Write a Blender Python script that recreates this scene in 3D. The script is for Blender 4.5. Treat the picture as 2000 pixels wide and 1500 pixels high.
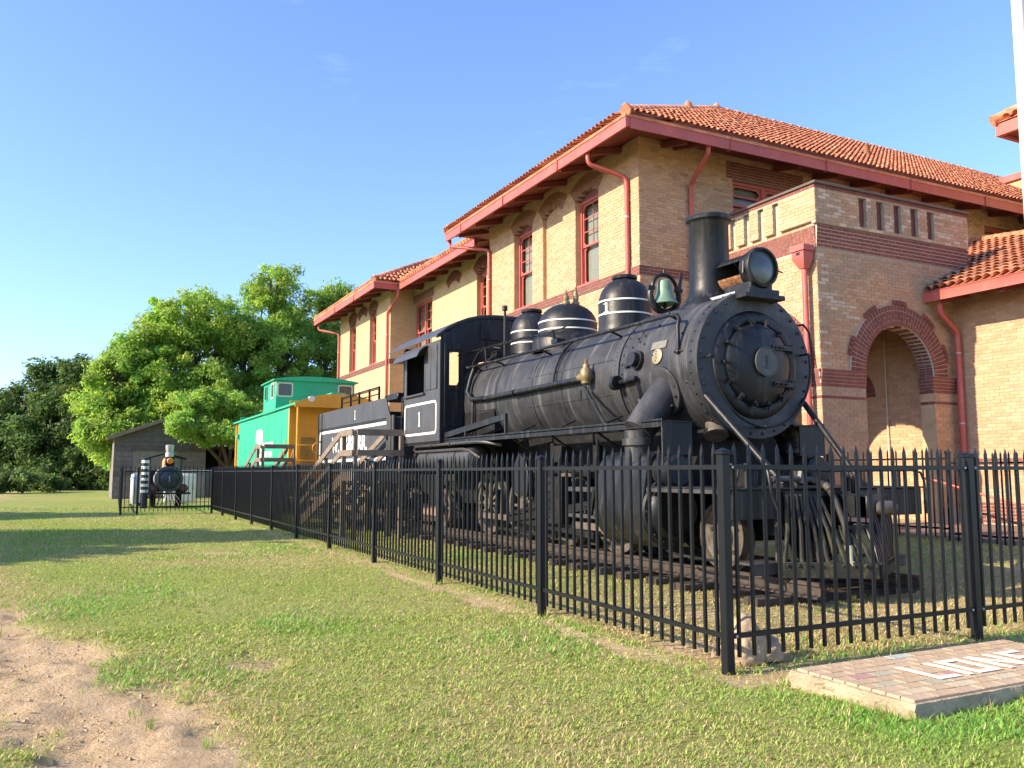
import bpy, bmesh, math, random
import numpy as np
from mathutils import Matrix, Vector

for o in list(bpy.data.objects): bpy.data.objects.remove(o)
SC = bpy.context.scene
COL = SC.collection
R = math.radians
random.seed(7)
RNG = np.random.default_rng(11)

# ------------------------------------------------------------------ camera, sky, sun, exposure
cam_d = bpy.data.cameras.new('camera')
cam_d.sensor_width = 36.0
cam_d.lens = 29.7
cam_d.clip_end = 3000
cam_d.clip_start = 0.05
cam_o = bpy.data.objects.new('camera', cam_d)
cam_o.location = (0, 0, 1.4)
cam_o.rotation_euler = (R(90 + 5.9855), 0, R(-26.716))
COL.objects.link(cam_o)
SC.camera = cam_o

SUN_EL, SUN_D = 28.0, 6.0          # the sun stands over -X, a little towards +Y
sd = Vector((-math.cos(R(SUN_EL)) * math.cos(R(SUN_D)), math.cos(R(SUN_EL)) * math.sin(R(SUN_D)), math.sin(R(SUN_EL))))
W = bpy.data.worlds.new('World')
SC.world = W
W.use_nodes = True
nt = W.node_tree
bg = nt.nodes['Background']
sky = nt.nodes.new('ShaderNodeTexSky')
sky.sky_type = 'NISHITA'
sky.sun_disc = False
sky.sun_elevation = R(SUN_EL)
sky.sun_rotation = R(-90 + SUN_D)
sky.air_density = 1.0
sky.dust_density = 0.7
sky.ozone_density = 4.0
bg.inputs['Strength'].default_value = 0.14
tint = nt.nodes.new('ShaderNodeMix'); tint.data_type = 'RGBA'; tint.blend_type = 'MULTIPLY'; tint.inputs['Factor'].default_value = 1
tint.inputs['B'].default_value = (0.885, 0.90, 1.04, 1)
nt.links.new(sky.outputs['Color'], tint.inputs['A'])
wtc = nt.nodes.new('ShaderNodeTexCoord'); wmp = nt.nodes.new('ShaderNodeMapping'); wmp.inputs['Scale'].default_value = (2.2, 2.2, 9.0); wmp.inputs['Rotation'].default_value = (0.1, 0.16, 0.3)
nt.links.new(wtc.outputs['Generated'], wmp.inputs['Vector'])
wnz = nt.nodes.new('ShaderNodeTexNoise'); wnz.inputs['Scale'].default_value = 2.6; wnz.inputs['Detail'].default_value = 8; wnz.inputs['Roughness'].default_value = .62
nt.links.new(wmp.outputs['Vector'], wnz.inputs['Vector'])
wmr = nt.nodes.new('ShaderNodeMapRange'); wmr.inputs['From Min'].default_value = .63; wmr.inputs['From Max'].default_value = .9; wmr.inputs['To Max'].default_value = .10
nt.links.new(wnz.outputs['Fac'], wmr.inputs['Value'])
wcl = nt.nodes.new('ShaderNodeMix'); wcl.data_type = 'RGBA'; wcl.inputs['B'].default_value = (6.5, 6.8, 7.2, 1)
nt.links.new(wmr.outputs['Result'], wcl.inputs['Factor']); nt.links.new(tint.outputs['Result'], wcl.inputs['A']); nt.links.new(wcl.outputs['Result'], bg.inputs['Color'])

sun_d = bpy.data.lights.new('sun', 'SUN')
sun_d.energy = 4.0
sun_d.angle = R(0.5)
sun_d.color = (1.0, 0.83, 0.60)
sun_o = bpy.data.objects.new('sun', sun_d)
sun_o.rotation_euler = (-sd).to_track_quat('-Z', 'Y').to_euler()
sun_o.location = (-20, 0, 30)
COL.objects.link(sun_o)

SC.view_settings.view_transform = 'Standard'
SC.view_settings.look = 'None'
SC.view_settings.exposure = 1.3
SC.view_settings.gamma = 1.0
SC.view_settings.use_curve_mapping = False
SC.cycles.max_bounces = 6
SC.cycles.transparent_max_bounces = 12
SC.cycles.use_denoising = True

# ------------------------------------------------------------------ helpers
def V3(*a): return Vector(a)

class MB:
    """collects shapes, becomes ONE mesh"""
    def __init__(s): s.v = []; s.f = []
    def add(s, vs, fs):
        b = len(s.v); s.v += [tuple(p) for p in vs]; s.f += [tuple(i + b for i in f) for f in fs]; return s
    def bx(s, x0, x1, y0, y1, z0, z1):
        return s.add([(x0,y0,z0),(x1,y0,z0),(x1,y1,z0),(x0,y1,z0),(x0,y0,z1),(x1,y0,z1),(x1,y1,z1),(x0,y1,z1)],
                     [(0,3,2,1),(4,5,6,7),(0,1,5,4),(1,2,6,5),(2,3,7,6),(3,0,4,7)])
    def beam(s, a, b, w, h, up=(0,0,1)):
        a, b = Vector(a), Vector(b); d = (b - a).normalized(); up = Vector(up)
        sx = d.cross(up)
        if sx.length < 1e-4: sx = d.cross(Vector((0,1,0)))
        sx.normalize(); uz = sx.cross(d).normalized()
        c = []
        for p in (a, b):
            for i, j in ((-1,-1),(1,-1),(1,1),(-1,1)): c.append(p + sx * (i * w / 2) + uz * (j * h / 2))
        return s.add(c, [(0,1,2,3),(7,6,5,4),(0,4,5,1),(1,5,6,2),(2,6,7,3),(3,7,4,0)])
    def cyl(s, a, b, r0, r1=None, n=16, caps=True):
        r1 = r0 if r1 is None else r1
        a, b = Vector(a), Vector(b); d = (b - a).normalized()
        e = d.orthogonal().normalized(); g = d.cross(e)
        vs = []
        for p, r in ((a, r0), (b, r1)):
            for i in range(n):
                t = 2 * math.pi * i / n
                vs.append(p + e * (r * math.cos(t)) + g * (r * math.sin(t)))
        fs = [(i, (i+1) % n, n + (i+1) % n, n + i) for i in range(n)]
        if caps: fs += [tuple(range(n-1, -1, -1)), tuple(range(n, 2*n))]
        return s.add(vs, fs)
    def tube(s, pts, r, n=8, closed=False):
        P = [Vector(p) for p in pts]; m = len(P)
        T = []
        for i in range(m):
            if closed: t = P[(i+1) % m] - P[i-1]
            elif i == 0: t = P[1] - P[0]
            elif i == m-1: t = P[-1] - P[-2]
            else: t = (P[i+1] - P[i]).normalized() + (P[i] - P[i-1]).normalized()
            T.append(t.normalized())
        e = T[0].orthogonal().normalized(); vs = []
        for i in range(m):
            e = (e - T[i] * e.dot(T[i])).normalized(); g = T[i].cross(e)
            rr = r[i] if hasattr(r, '__len__') else r
            for k in range(n):
                a = 2*math.pi*k/n; vs.append(P[i] + e*(rr*math.cos(a)) + g*(rr*math.sin(a)))
        fs = []
        for i in range(m if closed else m-1):
            j = (i+1) % m
            for k in range(n): fs.append((i*n+k, i*n+(k+1) % n, j*n+(k+1) % n, j*n+k))
        if not closed: fs += [tuple(range(n-1,-1,-1)), tuple(range((m-1)*n, m*n))]
        return s.add(vs, fs)
    def lathe(s, c, axis, prof, n=32, cap0=True, cap1=True, a0=0., a1=2*math.pi):
        """prof: list of (radius, offset along axis)"""
        c = Vector(c); ax = Vector(axis).normalized()
        e = (Vector((0,0,1)) if abs(ax.z) < .5 else Vector((1,0,0))); e = (e - ax * e.dot(ax)).normalized(); g = ax.cross(e)
        full = abs(a1 - a0 - 2*math.pi) < 1e-6
        k = n if full else n + 1
        vs = []
        for r, h in prof:
            for i in range(k):
                t = a0 + (a1-a0) * i / n
                vs.append(c + ax*h + e*(r*math.cos(t)) + g*(r*math.sin(t)))
        fs = []
        for j in range(len(prof)-1):
            for i in range(n):
                i2 = (i+1) % k if full else i+1
                fs.append((j*k+i, j*k+i2, (j+1)*k+i2, (j+1)*k+i))
        if cap0 and prof[0][0] > 1e-5: fs.append(tuple(range(k-1,-1,-1)))
        if cap1 and prof[-1][0] > 1e-5: fs.append(tuple(range((len(prof)-1)*k, len(prof)*k)))
        return s.add(vs, fs)
    def prism(s, poly, axis, a0, a1):
        """poly in the plane of the two other axes, extruded along axis 'x','y' or 'z'"""
        def mk(p, a):
            return {'x': (a, p[0], p[1]), 'y': (p[0], a, p[1]), 'z': (p[0], p[1], a)}[axis]
        n = len(poly); vs = [mk(p, a0) for p in poly] + [mk(p, a1) for p in poly]
        fs = [tuple(range(n-1,-1,-1)), tuple(range(n, 2*n))] + [(i, (i+1) % n, n+(i+1) % n, n+i) for i in range(n)]
        return s.add(vs, fs)
    def frame(s, poly_o, poly_i, axis, a0, a1):
        """a ring between two outlines with the same number of points"""
        def mk(p, a):
            return {'x': (a, p[0], p[1]), 'y': (p[0], a, p[1]), 'z': (p[0], p[1], a)}[axis]
        n = len(poly_o)
        vs = [mk(p,a0) for p in poly_o]+[mk(p,a0) for p in poly_i]+[mk(p,a1) for p in poly_o]+[mk(p,a1) for p in poly_i]
        fs = []
        for i in range(n):
            j = (i+1) % n
            fs += [(i,j,n+j,n+i),(2*n+i,3*n+i,3*n+j,2*n+j),(i,2*n+i,2*n+j,j),(n+i,n+j,3*n+j,3*n+i)]
        return s.add(vs, fs)
    def ball(s, c, r, n=10, sz=1.0):
        m = max(4, n//2)
        return s.lathe(c, (0,0,1), [(r*math.sin(math.pi*i/m), -r*sz*math.cos(math.pi*i/m)) for i in range(m+1)], n, False, False)
    def quad(s, a, b, c, d): return s.add([a,b,c,d], [(0,1,2,3)])
    def mesh(s, name, mat=None, bevel=0., smooth=True, ang=38, recalc=True):
        me = bpy.data.meshes.new(name); me.from_pydata(s.v, [], s.f)
        if bevel or recalc:
            bm = bmesh.new(); bm.from_mesh(me)
            if recalc: bmesh.ops.recalc_face_normals(bm, faces=bm.faces)
            if bevel:
                ed = [e for e in bm.edges if len(e.link_faces) == 2 and e.calc_face_angle(0) > R(50)]
                bmesh.ops.bevel(bm, geom=ed, offset=bevel, segments=1, affect='EDGES', profile=.5, clamp_overlap=True)
            bm.to_mesh(me); bm.free()
        if smooth:
            me.shade_smooth(); me.set_sharp_from_angle(angle=R(ang))
        if mat: me.materials.append(mat)
        return me

def np_mesh(name, V, F, mat=None, col=None, attrs=None, smooth=False):
    """V (n,3), F (m,k) with k = 3 or 4, col (n,3)"""
    V = np.ascontiguousarray(V, np.float32); F = np.ascontiguousarray(F, np.int32)
    me = bpy.data.meshes.new(name); m, k = F.shape
    me.vertices.add(len(V)); me.vertices.foreach_set('co', V.ravel())
    me.loops.add(m*k); me.loops.foreach_set('vertex_index', F.ravel())
    me.polygons.add(m); me.polygons.foreach_set('loop_start', np.arange(0, m*k, k, dtype=np.int32))
    me.polygons.foreach_set('loop_total', np.full(m, k, np.int32))
    me.polygons.foreach_set('use_smooth', np.full(m, smooth, bool))
    me.update(calc_edges=True)
    if col is not None:
        a = me.color_attributes.new('Col', 'FLOAT_COLOR', 'POINT')
        c = np.ones((len(V), 4), np.float32); c[:, :3] = col; a.data.foreach_set('color', c.ravel())
    for n, d in (attrs or {}).items():
        a = me.attributes.new(n, 'FLOAT', 'POINT'); a.data.foreach_set('value', np.ascontiguousarray(d, np.float32))
    if mat: me.materials.append(mat)
    return me

WPOS = {}
def wpos(o): return WPOS.get(o.name, Vector((0,0,0)))
def put(name, data, parent=None, at=(0,0,0), rot=None, label=None, cat=None, group=None, kind=None):
    o = bpy.data.objects.new(name, data); COL.objects.link(o)
    at = Vector(at); WPOS[o.name] = at.copy()
    if parent: o.parent = parent; o.location = at - wpos(parent)
    else: o.location = at
    if rot: o.rotation_euler = rot
    tag(o, label, cat, group, kind)
    return o
def tag(o, label=None, cat=None, group=None, kind=None):
    for k, v in (('label', label), ('category', cat), ('group', group), ('kind', kind)):
        if v: o[k] = v
    return o
def thing(name, at, label, cat, group=None):
    return put(name, None, None, at, None, label, cat, group)
def part(name, mb, mat, parent, bevel=0., **k):
    """mesh in world coordinates, a child of parent"""
    me = mb.mesh(name, mat, bevel) if isinstance(mb, MB) else mb
    if name.endswith('mortar'): k.setdefault('kind', 'stuff')
    return put(name, me, parent, **k)

def text_mesh(txt, size, mat, extrude=.002, offset=0.0):
    cu = bpy.data.curves.new('txt', 'FONT'); cu.body = txt; cu.size = size; cu.extrude = extrude; cu.offset = offset; cu.align_x = 'CENTER'; cu.align_y = 'CENTER'
    cu.resolution_u = 3
    o = bpy.data.objects.new('txt', cu); COL.objects.link(o)
    dg = bpy.context.evaluated_depsgraph_get()
    me = bpy.data.meshes.new_from_object(o.evaluated_get(dg)); bpy.data.objects.remove(o)
    me.materials.clear(); me.materials.append(mat)
    return me

# value noise
def vnoise(x, y, seed=0):
    xi = np.floor(x).astype(np.int64); yi = np.floor(y).astype(np.int64); fx = x - xi; fy = y - yi
    fx = fx*fx*(3-2*fx); fy = fy*fy*(3-2*fy)
    def h(a, b):
        n = (a*374761393 + b*668265263 + seed*974711) & 0x7fffffff
        n = ((n ^ (n >> 13)) * 1274126177) & 0x7fffffff
        return ((n ^ (n >> 16)) & 0xffff) / 65535.0
    return (h(xi,yi)*(1-fx)+h(xi+1,yi)*fx)*(1-fy) + (h(xi,yi+1)*(1-fx)+h(xi+1,yi+1)*fx)*fy
def fbm(x, y, o=4, seed=0):
    t = 0; a = .5
    for i in range(o): t = t + a*vnoise(x*2**i, y*2**i, seed+i*17); a *= .5
    return t / (1 - .5**o)
def sstep(a, b, x):
    t = np.clip((x-a)/(b-a), 0, 1); return t*t*(3-2*t)

# ------------------------------------------------------------------ materials
MATS = {}
def mat(name, col, rough=.6, metal=0., var=.12, vscale=2.5, col2=None, bump=0., bscale=60., attr=False, spec=.5, streak=0., scol=(.3,.3,.3), coat=0., sscale=(9,9,.6), rvar=0., chips=0., ccol=(.12,.055,.03), orand=0.):
    m = bpy.data.materials.new(name); m.use_nodes = True; t = m.node_tree; N = t.nodes; L = t.links
    p = N['Principled BSDF']; p.inputs['Roughness'].default_value = rough; p.inputs['Metallic'].default_value = metal
    p.inputs['Specular IOR Level'].default_value = spec
    if coat: p.inputs['Coat Weight'].default_value = coat
    tc = N.new('ShaderNodeTexCoord')
    nz = N.new('ShaderNodeTexNoise'); nz.inputs['Scale'].default_value = vscale; nz.inputs['Detail'].default_value = 5; nz.inputs['Roughness'].default_value = .65
    L.new(tc.outputs['Object'], nz.inputs['Vector'])
    cr = N.new('ShaderNodeMapRange'); cr.inputs['From Min'].default_value = .3; cr.inputs['From Max'].default_value = .7
    L.new(nz.outputs['Fac'], cr.inputs['Value'])
    mx = N.new('ShaderNodeMix'); mx.data_type = 'RGBA'
    a = [max(0, c*(1-var)) for c in col]; b = [min(1, c*(1+var)) for c in (col2 or col)]
    mx.inputs['A'].default_value = (*a, 1); mx.inputs['B'].default_value = (*b, 1)
    L.new(cr.outputs['Result'], mx.inputs['Factor'])
    out = mx.outputs['Result']
    if attr:
        at = N.new('ShaderNodeAttribute'); at.attribute_name = 'Col'
        mm = N.new('ShaderNodeMix'); mm.data_type = 'RGBA'; mm.blend_type = 'MULTIPLY'; mm.inputs['Factor'].default_value = 1
        L.new(at.outputs['Color'], mm.inputs['A']); L.new(out, mm.inputs['B']); out = mm.outputs['Result']
    if streak:
        mp = N.new('ShaderNodeMapping'); mp.inputs['Scale'].default_value = sscale
        L.new(tc.outputs['Object'], mp.inputs['Vector'])
        n2 = N.new('ShaderNodeTexNoise'); n2.inputs['Scale'].default_value = 1.; n2.inputs['Detail'].default_value = 6; n2.inputs['Roughness'].default_value = .7
        L.new(mp.outputs['Vector'], n2.inputs['Vector'])
        r2 = N.new('ShaderNodeMapRange'); r2.inputs['From Min'].default_value = .52; r2.inputs['From Max'].default_value = .78; r2.inputs['To Max'].default_value = streak
        L.new(n2.outputs['Fac'], r2.inputs['Value'])
        m2 = N.new('ShaderNodeMix'); m2.data_type = 'RGBA'; m2.inputs['B'].default_value = (*scol, 1)
        L.new(r2.outputs['Result'], m2.inputs['Factor']); L.new(out, m2.inputs['A']); out = m2.outputs['Result']
    if chips:
        n3 = N.new('ShaderNodeTexNoise'); n3.inputs['Scale'].default_value = 11; n3.inputs['Detail'].default_value = 9; n3.inputs['Roughness'].default_value = .75
        L.new(tc.outputs['Object'], n3.inputs['Vector'])
        r3 = N.new('ShaderNodeMapRange'); r3.inputs['From Min'].default_value = .66; r3.inputs['From Max'].default_value = .74; r3.inputs['To Max'].default_value = chips
        L.new(n3.outputs['Fac'], r3.inputs['Value'])
        m3 = N.new('ShaderNodeMix'); m3.data_type = 'RGBA'; m3.inputs['B'].default_value = (*ccol, 1)
        L.new(r3.outputs['Result'], m3.inputs['Factor']); L.new(out, m3.inputs['A']); out = m3.outputs['Result']
    if orand:
        oi = N.new('ShaderNodeObjectInfo'); r4 = N.new('ShaderNodeMapRange'); r4.inputs['To Min'].default_value = 1-orand; r4.inputs['To Max'].default_value = 1+orand*.6
        L.new(oi.outputs['Random'], r4.inputs['Value'])
        m4 = N.new('ShaderNodeMix'); m4.data_type = 'RGBA'; m4.blend_type = 'MULTIPLY'; m4.inputs['Factor'].default_value = 1
        L.new(out, m4.inputs['A']); L.new(r4.outputs['Result'], m4.inputs['B']); out = m4.outputs['Result']
    L.new(out, p.inputs['Base Color'])
    if rvar:
        rr = N.new('ShaderNodeMapRange'); rr.inputs['To Min'].default_value = rough - rvar; rr.inputs['To Max'].default_value = rough + rvar
        L.new(nz.outputs['Fac'], rr.inputs['Value']); L.new(rr.outputs['Result'], p.inputs['Roughness'])
    if bump:
        nb = N.new('ShaderNodeTexNoise'); nb.inputs['Scale'].default_value = bscale; nb.inputs['Detail'].default_value = 4
        L.new(tc.outputs['Object'], nb.inputs['Vector'])
        bp = N.new('ShaderNodeBump'); bp.inputs['Strength'].default_value = bump; bp.inputs['Distance'].default_value = .02
        L.new(nb.outputs['Fac'], bp.inputs['Height']); L.new(bp.outputs['Normal'], p.inputs['Normal'])
    MATS[name] = m
    return m

M_black = mat('black_paint', (.009,.010,.012), .45, spec=.36, var=.5, vscale=2.4, bump=.2, bscale=12, streak=.85, scol=(.075,.075,.072), rvar=.12, chips=.5, ccol=(.09,.075,.06))
M_boiler = mat('boiler_paint', (.028,.029,.033), .5, spec=.4, var=.5, vscale=2.6, bump=.22, bscale=9, streak=.95, scol=(.15,.148,.14), sscale=(.8,7,.8), rvar=.14, chips=.55, ccol=(.16,.14,.11))
M_faded_lit = mat('faded_sunlit_black', (.052,.054,.060), .5, spec=.45, var=.22, vscale=1.8, bump=.1, bscale=30, streak=.6, scol=(.10,.10,.098), rvar=.12, chips=.4, ccol=(.12,.10,.08))  # faded black lightened for cab and tender: sunlight put into the colour
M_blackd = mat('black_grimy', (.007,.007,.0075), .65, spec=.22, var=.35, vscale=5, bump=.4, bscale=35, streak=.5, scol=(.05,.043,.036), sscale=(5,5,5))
M_fence = mat('fence_paint', (.0075,.0085,.0115), .4, var=.2, vscale=6, spec=.34)
M_white = mat('white_paint', (.78,.77,.73), .5, var=.06, vscale=8, streak=.3, scol=(.45,.42,.36))
M_steel = mat('worn_steel', (.16,.13,.11), .5, .5, var=.4, vscale=9, bump=.3, bscale=50)
M_rust = mat('rusty_iron', (.16,.06,.028), .85, var=.5, vscale=14, col2=(.28,.13,.06), bump=.5, bscale=60)
M_wheel = mat('wheel_grime', (.045,.039,.034), .65, var=.45, vscale=6, col2=(.085,.07,.055), bump=.3, bscale=40)
M_bronze = mat('bronze_patina', (.15,.24,.175), .5, .25, var=.2, vscale=12, streak=.5, scol=(.24,.33,.25))
M_brass = mat('dull_brass', (.24,.18,.09), .5, .4, var=.25, vscale=15)
M_plate = mat('plate_brass', (.27,.225,.145), .5, .2, var=.2, vscale=20)
M_glassd = mat('lens_glass', (.05,.06,.053), .22, spec=.8, var=.1)
M_moss = mat('mossy_bar', (.012,.012,.011), .7, var=.4, vscale=5, bump=.3, streak=.8, scol=(.12,.12,.04), sscale=(7,7,2.5))
M_tie = mat('creosote_wood', (.045,.033,.025), .9, var=.4, vscale=6, bump=.7, bscale=30, streak=.6, scol=(.11,.085,.065), sscale=(1.2,14,14))
M_rail = mat('rusty_rail', (.055,.042,.035), .7, .2, var=.35, vscale=10, bump=.2)
M_red = mat('red_paint', (.45,.098,.08), .5, var=.16, vscale=1.6, streak=.45, scol=(.50,.20,.16), sscale=(4,4,1.2), rvar=.12, chips=.3, ccol=(.22,.06,.045))
M_redd = mat('red_brown_shaded', (.18,.042,.034), .55, var=.15, vscale=1.5)  # darker red; shade on soffits and window heads is mixed into the colour
M_tile = mat('clay_tile', (.52,.185,.085), .72, var=.3, vscale=2.2, col2=(.6,.27,.14), bump=.25, bscale=40, streak=.5, scol=(.26,.11,.07), sscale=(3,3,3), orand=.38)
M_tilef = mat('clay_tile_courses', (.95,.95,.95), .75, var=.2, vscale=3, attr=True, bump=.25, bscale=40, streak=.25, scol=(.26,.11,.07), sscale=(3,3,3))
M_mortar = mat('mortar', (.40,.35,.27), .95, var=.15, vscale=8, bump=.4, bscale=120)
M_brick = mat('brick', (.95,.95,.95), .85, var=.14, vscale=9, attr=True, bump=.35, bscale=110)
M_redbrick = mat('red_brick', (.205,.064,.048), .8, var=.3, vscale=5, bump=.35, bscale=100, orand=.22)
M_brownbrick = mat('brown_brick', (.26,.12,.075), .82, var=.3, vscale=6, bump=.35, bscale=100)
M_redmortar = mat('pale_mortar', (.5,.44,.37), .95, var=.12, vscale=10)
M_coping = mat('coping_metal', (.10,.075,.065), .55, var=.2)
M_lead = mat('grey_flashing', (.16,.17,.175), .5, .3, var=.2, vscale=6)
M_blind = mat('window_blind', (.36,.35,.30), .8, var=.05)
M_dark = mat('dark_interior', (.02,.018,.016), .9, var=.1)
M_teal = mat('green_paint', (.020,.37,.21), .5, var=.12, vscale=1.1, streak=.4, scol=(.07,.42,.27), sscale=(2,3,.5), chips=.45, ccol=(.03,.18,.11))
M_yel = mat('yellow_paint', (.72,.36,.03), .5, var=.12, vscale=2, streak=.3, scol=(.4,.22,.05))
M_wood = mat('grey_timber', (.19,.15,.115), .85, var=.25, vscale=5, bump=.5, bscale=25, streak=.5, scol=(.30,.25,.20), sscale=(3,3,18))
M_barn = mat('weathered_board', (.165,.152,.135), .9, var=.25, vscale=3, bump=.4, bscale=30, streak=.6, scol=(.11,.1,.085), sscale=(1,4,16), orand=.3)
M_tin = mat('rusty_roof', (.13,.085,.06), .7, .2, var=.35, vscale=4)
M_galv = mat('galvanised', (.42,.43,.43), .45, .5, var=.2, vscale=10)
M_orange = mat('orange_lens', (.75,.23,.02), .4, var=.05)
M_conc = mat('concrete', (.40,.315,.21), .95, var=.25, vscale=7, bump=.9, bscale=55, streak=.4, scol=(.27,.23,.18), sscale=(6,6,6))
M_paver = mat('paver_brick', (.9,.9,.9), .9, var=.18, vscale=14, attr=True, bump=.5, bscale=90)
M_stone = mat('sandstone', (.40,.28,.17), .95, var=.3, vscale=6, col2=(.46,.37,.26), bump=.8, bscale=25)
M_flesh = mat('cream_paint', (.62,.56,.46), .6, var=.08)
M_rubber = mat('hose_rubber', (.03,.029,.027), .7, var=.2)
M_navy = mat('navy_paint', (.018,.026,.05), .35, var=.2)
M_greyp = mat('grey_paint', (.30,.31,.34), .45, var=.15)
M_tank = mat('tank_paint', (.04,.04,.042), .5, var=.3, vscale=2, streak=.5, scol=(.13,.12,.10), chips=.6)
M_trunk = mat('bark', (.085,.068,.05), .95, var=.35, vscale=8, bump=.8, bscale=18)
M_path = mat('brick_path', (.22,.15,.12), .95, var=.25, vscale=5, bump=.4, bscale=40)

def glass_mat(name, tint, amt):
    m = bpy.data.materials.new(name); m.use_nodes = True; t = m.node_tree; N = t.nodes; L = t.links
    N.remove(N['Principled BSDF'])
    tr = N.new('ShaderNodeBsdfTransparent'); tr.inputs['Color'].default_value = (*tint, 1)
    gl = N.new('ShaderNodeBsdfGlossy'); gl.inputs['Roughness'].default_value = .03
    fr = N.new('ShaderNodeLayerWeight'); fr.inputs['Blend'].default_value = .5
    pw_ = N.new('ShaderNodeMath'); pw_.operation = 'POWER'; pw_.inputs[1].default_value = 6.
    ad = N.new('ShaderNodeMath'); ad.operation = 'ADD'; ad.inputs[1].default_value = amt
    mx = N.new('ShaderNodeMixShader')
    L.new(fr.outputs['Facing'], pw_.inputs[0]); L.new(pw_.outputs[0], ad.inputs[0]); L.new(ad.outputs[0], mx.inputs[0]); L.new(tr.outputs[0], mx.inputs[1]); L.new(gl.outputs[0], mx.inputs[2])
    L.new(mx.outputs[0], N['Material Output'].inputs['Surface'])
    return m
M_pane = glass_mat('window_glass', (.85,.87,.84), .03)

def leaf_mat(name, trans):
    m = bpy.data.materials.new(name); m.use_nodes = True; t = m.node_tree; N = t.nodes; L = t.links
    p = N['Principled BSDF']; p.inputs['Roughness'].default_value = .55; p.inputs['Specular IOR Level'].default_value = .25
    at = N.new('ShaderNodeAttribute'); at.attribute_name = 'Col'
    L.new(at.outputs['Color'], p.inputs['Base Color'])
    tr = N.new('ShaderNodeBsdfTranslucent')
    hs = N.new('ShaderNodeHueSaturation'); hs.inputs['Hue'].default_value = .485; hs.inputs['Saturation'].default_value = 1.1; hs.inputs['Value'].default_value = 1.5
    L.new(at.outputs['Color'], hs.inputs['Color']); L.new(hs.outputs['Color'], tr.inputs['Color'])
    mx = N.new('ShaderNodeMixShader'); mx.inputs[0].default_value = trans
    L.new(p.outputs[0], mx.inputs[1]); L.new(tr.outputs[0], mx.inputs[2]); L.new(mx.outputs[0], N['Material Output'].inputs['Surface'])
    return m
M_leaf = leaf_mat('leaf', .5)
M_grass = leaf_mat('grass_blade', .3)

def brick_tex(name, c1, c2, mort, sc=1.0):
    m = bpy.data.materials.new(name); m.use_nodes = True; t = m.node_tree; N = t.nodes; L = t.links
    p = N['Principled BSDF']; p.inputs['Roughness'].default_value = .88
    tc = N.new('ShaderNodeTexCoord'); sp = N.new('ShaderNodeSeparateXYZ'); L.new(tc.outputs['Object'], sp.inputs[0])
    ad = N.new('ShaderNodeMath'); ad.operation = 'ADD'; L.new(sp.outputs['X'], ad.inputs[0]); L.new(sp.outputs['Y'], ad.inputs[1])
    cb = N.new('ShaderNodeCombineXYZ'); L.new(ad.outputs[0], cb.inputs['X']); L.new(sp.outputs['Z'], cb.inputs['Y'])
    b = N.new('ShaderNodeTexBrick'); b.inputs['Color1'].default_value = (*c1, 1); b.inputs['Color2'].default_value = (*c2, 1); b.inputs['Mortar'].default_value = (*mort, 1)
    b.inputs['Scale'].default_value = 1; b.inputs['Brick Width'].default_value = .22; b.inputs['Row Height'].default_value = .0745; b.inputs['Mortar Size'].default_value = .005; b.inputs['Bias'].default_value = -.2
    L.new(cb.outputs[0], b.inputs['Vector'])
    nz = N.new('ShaderNodeTexNoise'); nz.inputs['Scale'].default_value = 1.3; nz.inputs['Detail'].default_value = 6; L.new(tc.outputs['Object'], nz.inputs['Vector'])
    mr = N.new('ShaderNodeMapRange'); mr.inputs['To Min'].default_value = .75; mr.inputs['To Max'].default_value = 1.2; L.new(nz.outputs['Fac'], mr.inputs['Value'])
    mm = N.new('ShaderNodeMix'); mm.data_type = 'RGBA'; mm.blend_type = 'MULTIPLY'; mm.inputs['Factor'].default_value = 1
    L.new(b.outputs['Color'], mm.inputs['A']); L.new(mr.outputs['Result'], mm.inputs['B']); L.new(mm.outputs['Result'], p.inputs['Base Color'])
    bp = N.new('ShaderNodeBump'); bp.inputs['Strength'].default_value = .5; bp.inputs['Distance'].default_value = .008; bp.invert = True
    L.new(b.outputs['Fac'], bp.inputs['Height']); L.new(bp.outputs['Normal'], p.inputs['Normal'])
    return m
M_bricktex = brick_tex('buff_brickwork', (.56,.38,.20), (.48,.31,.16), (.42,.34,.24))

# ------------------------------------------------------------------ ground
BXY = np.array([2.0,4.3,5.3,6.4,7.66,9,10.7,14,18,24,40]); BXX = np.array([1.0,.78,.70,.42,.08,-.3,-.74,-1.25,-1.7,-2.3,-4.])
def dirt_mask(x, y):
    n = fbm(x*1.6+3, y*1.6, 4, 5) - .5; n2 = fbm(x*5, y*5, 3, 9) - .5
    bx = np.interp(y, BXY, BXX); e = bx - x + n*.75 + n2*.35
    d = sstep(-.22, .22, e) * (1 - .85*sstep(.92, 1.25, bx - x + n*1.9)) * (1 - .65*sstep(11, 15, y))
    d = np.maximum(d, sstep(.22,.03, np.abs(x - 4.0 + n*.5)) * (y > 4.4) * (y < 26) * np.clip(.62 + 1.5*n, 0, .92))
    d = np.maximum(d, .8*sstep(.32,.08, np.abs(y - 4.56 + n*.2)) * (x > 3.9) * (x < 12))
    p = fbm(x*.9+11, y*.9+4, 4, 21)
    d = np.maximum(d, .75*sstep(.66,.74, p + n2*.12) * (y < 16))
    d = np.maximum(d, .5*sstep(.9,.2, np.abs(x - 7.6)) * (y > 5.8) * (y < 26))
    return np.clip(d, 0, 1)
def dry_mask(x, y):
    p = fbm(x*.45+2, y*.35+7, 4, 33); d = .25 + 1.6*(p - .45)
    ins = (x > 4.15) & (y > 4.85) & (y < 12)
    d = np.where(ins, np.maximum(d, .6 + .9*sstep(9.5, 6.5, y)), d)
    d = d + .45*sstep(.5,.0, np.abs(np.interp(y, BXY, BXX) + .2 - x)) - .25*sstep(18, 40, y)
    return np.clip(d, 0, 1.55)
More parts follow.
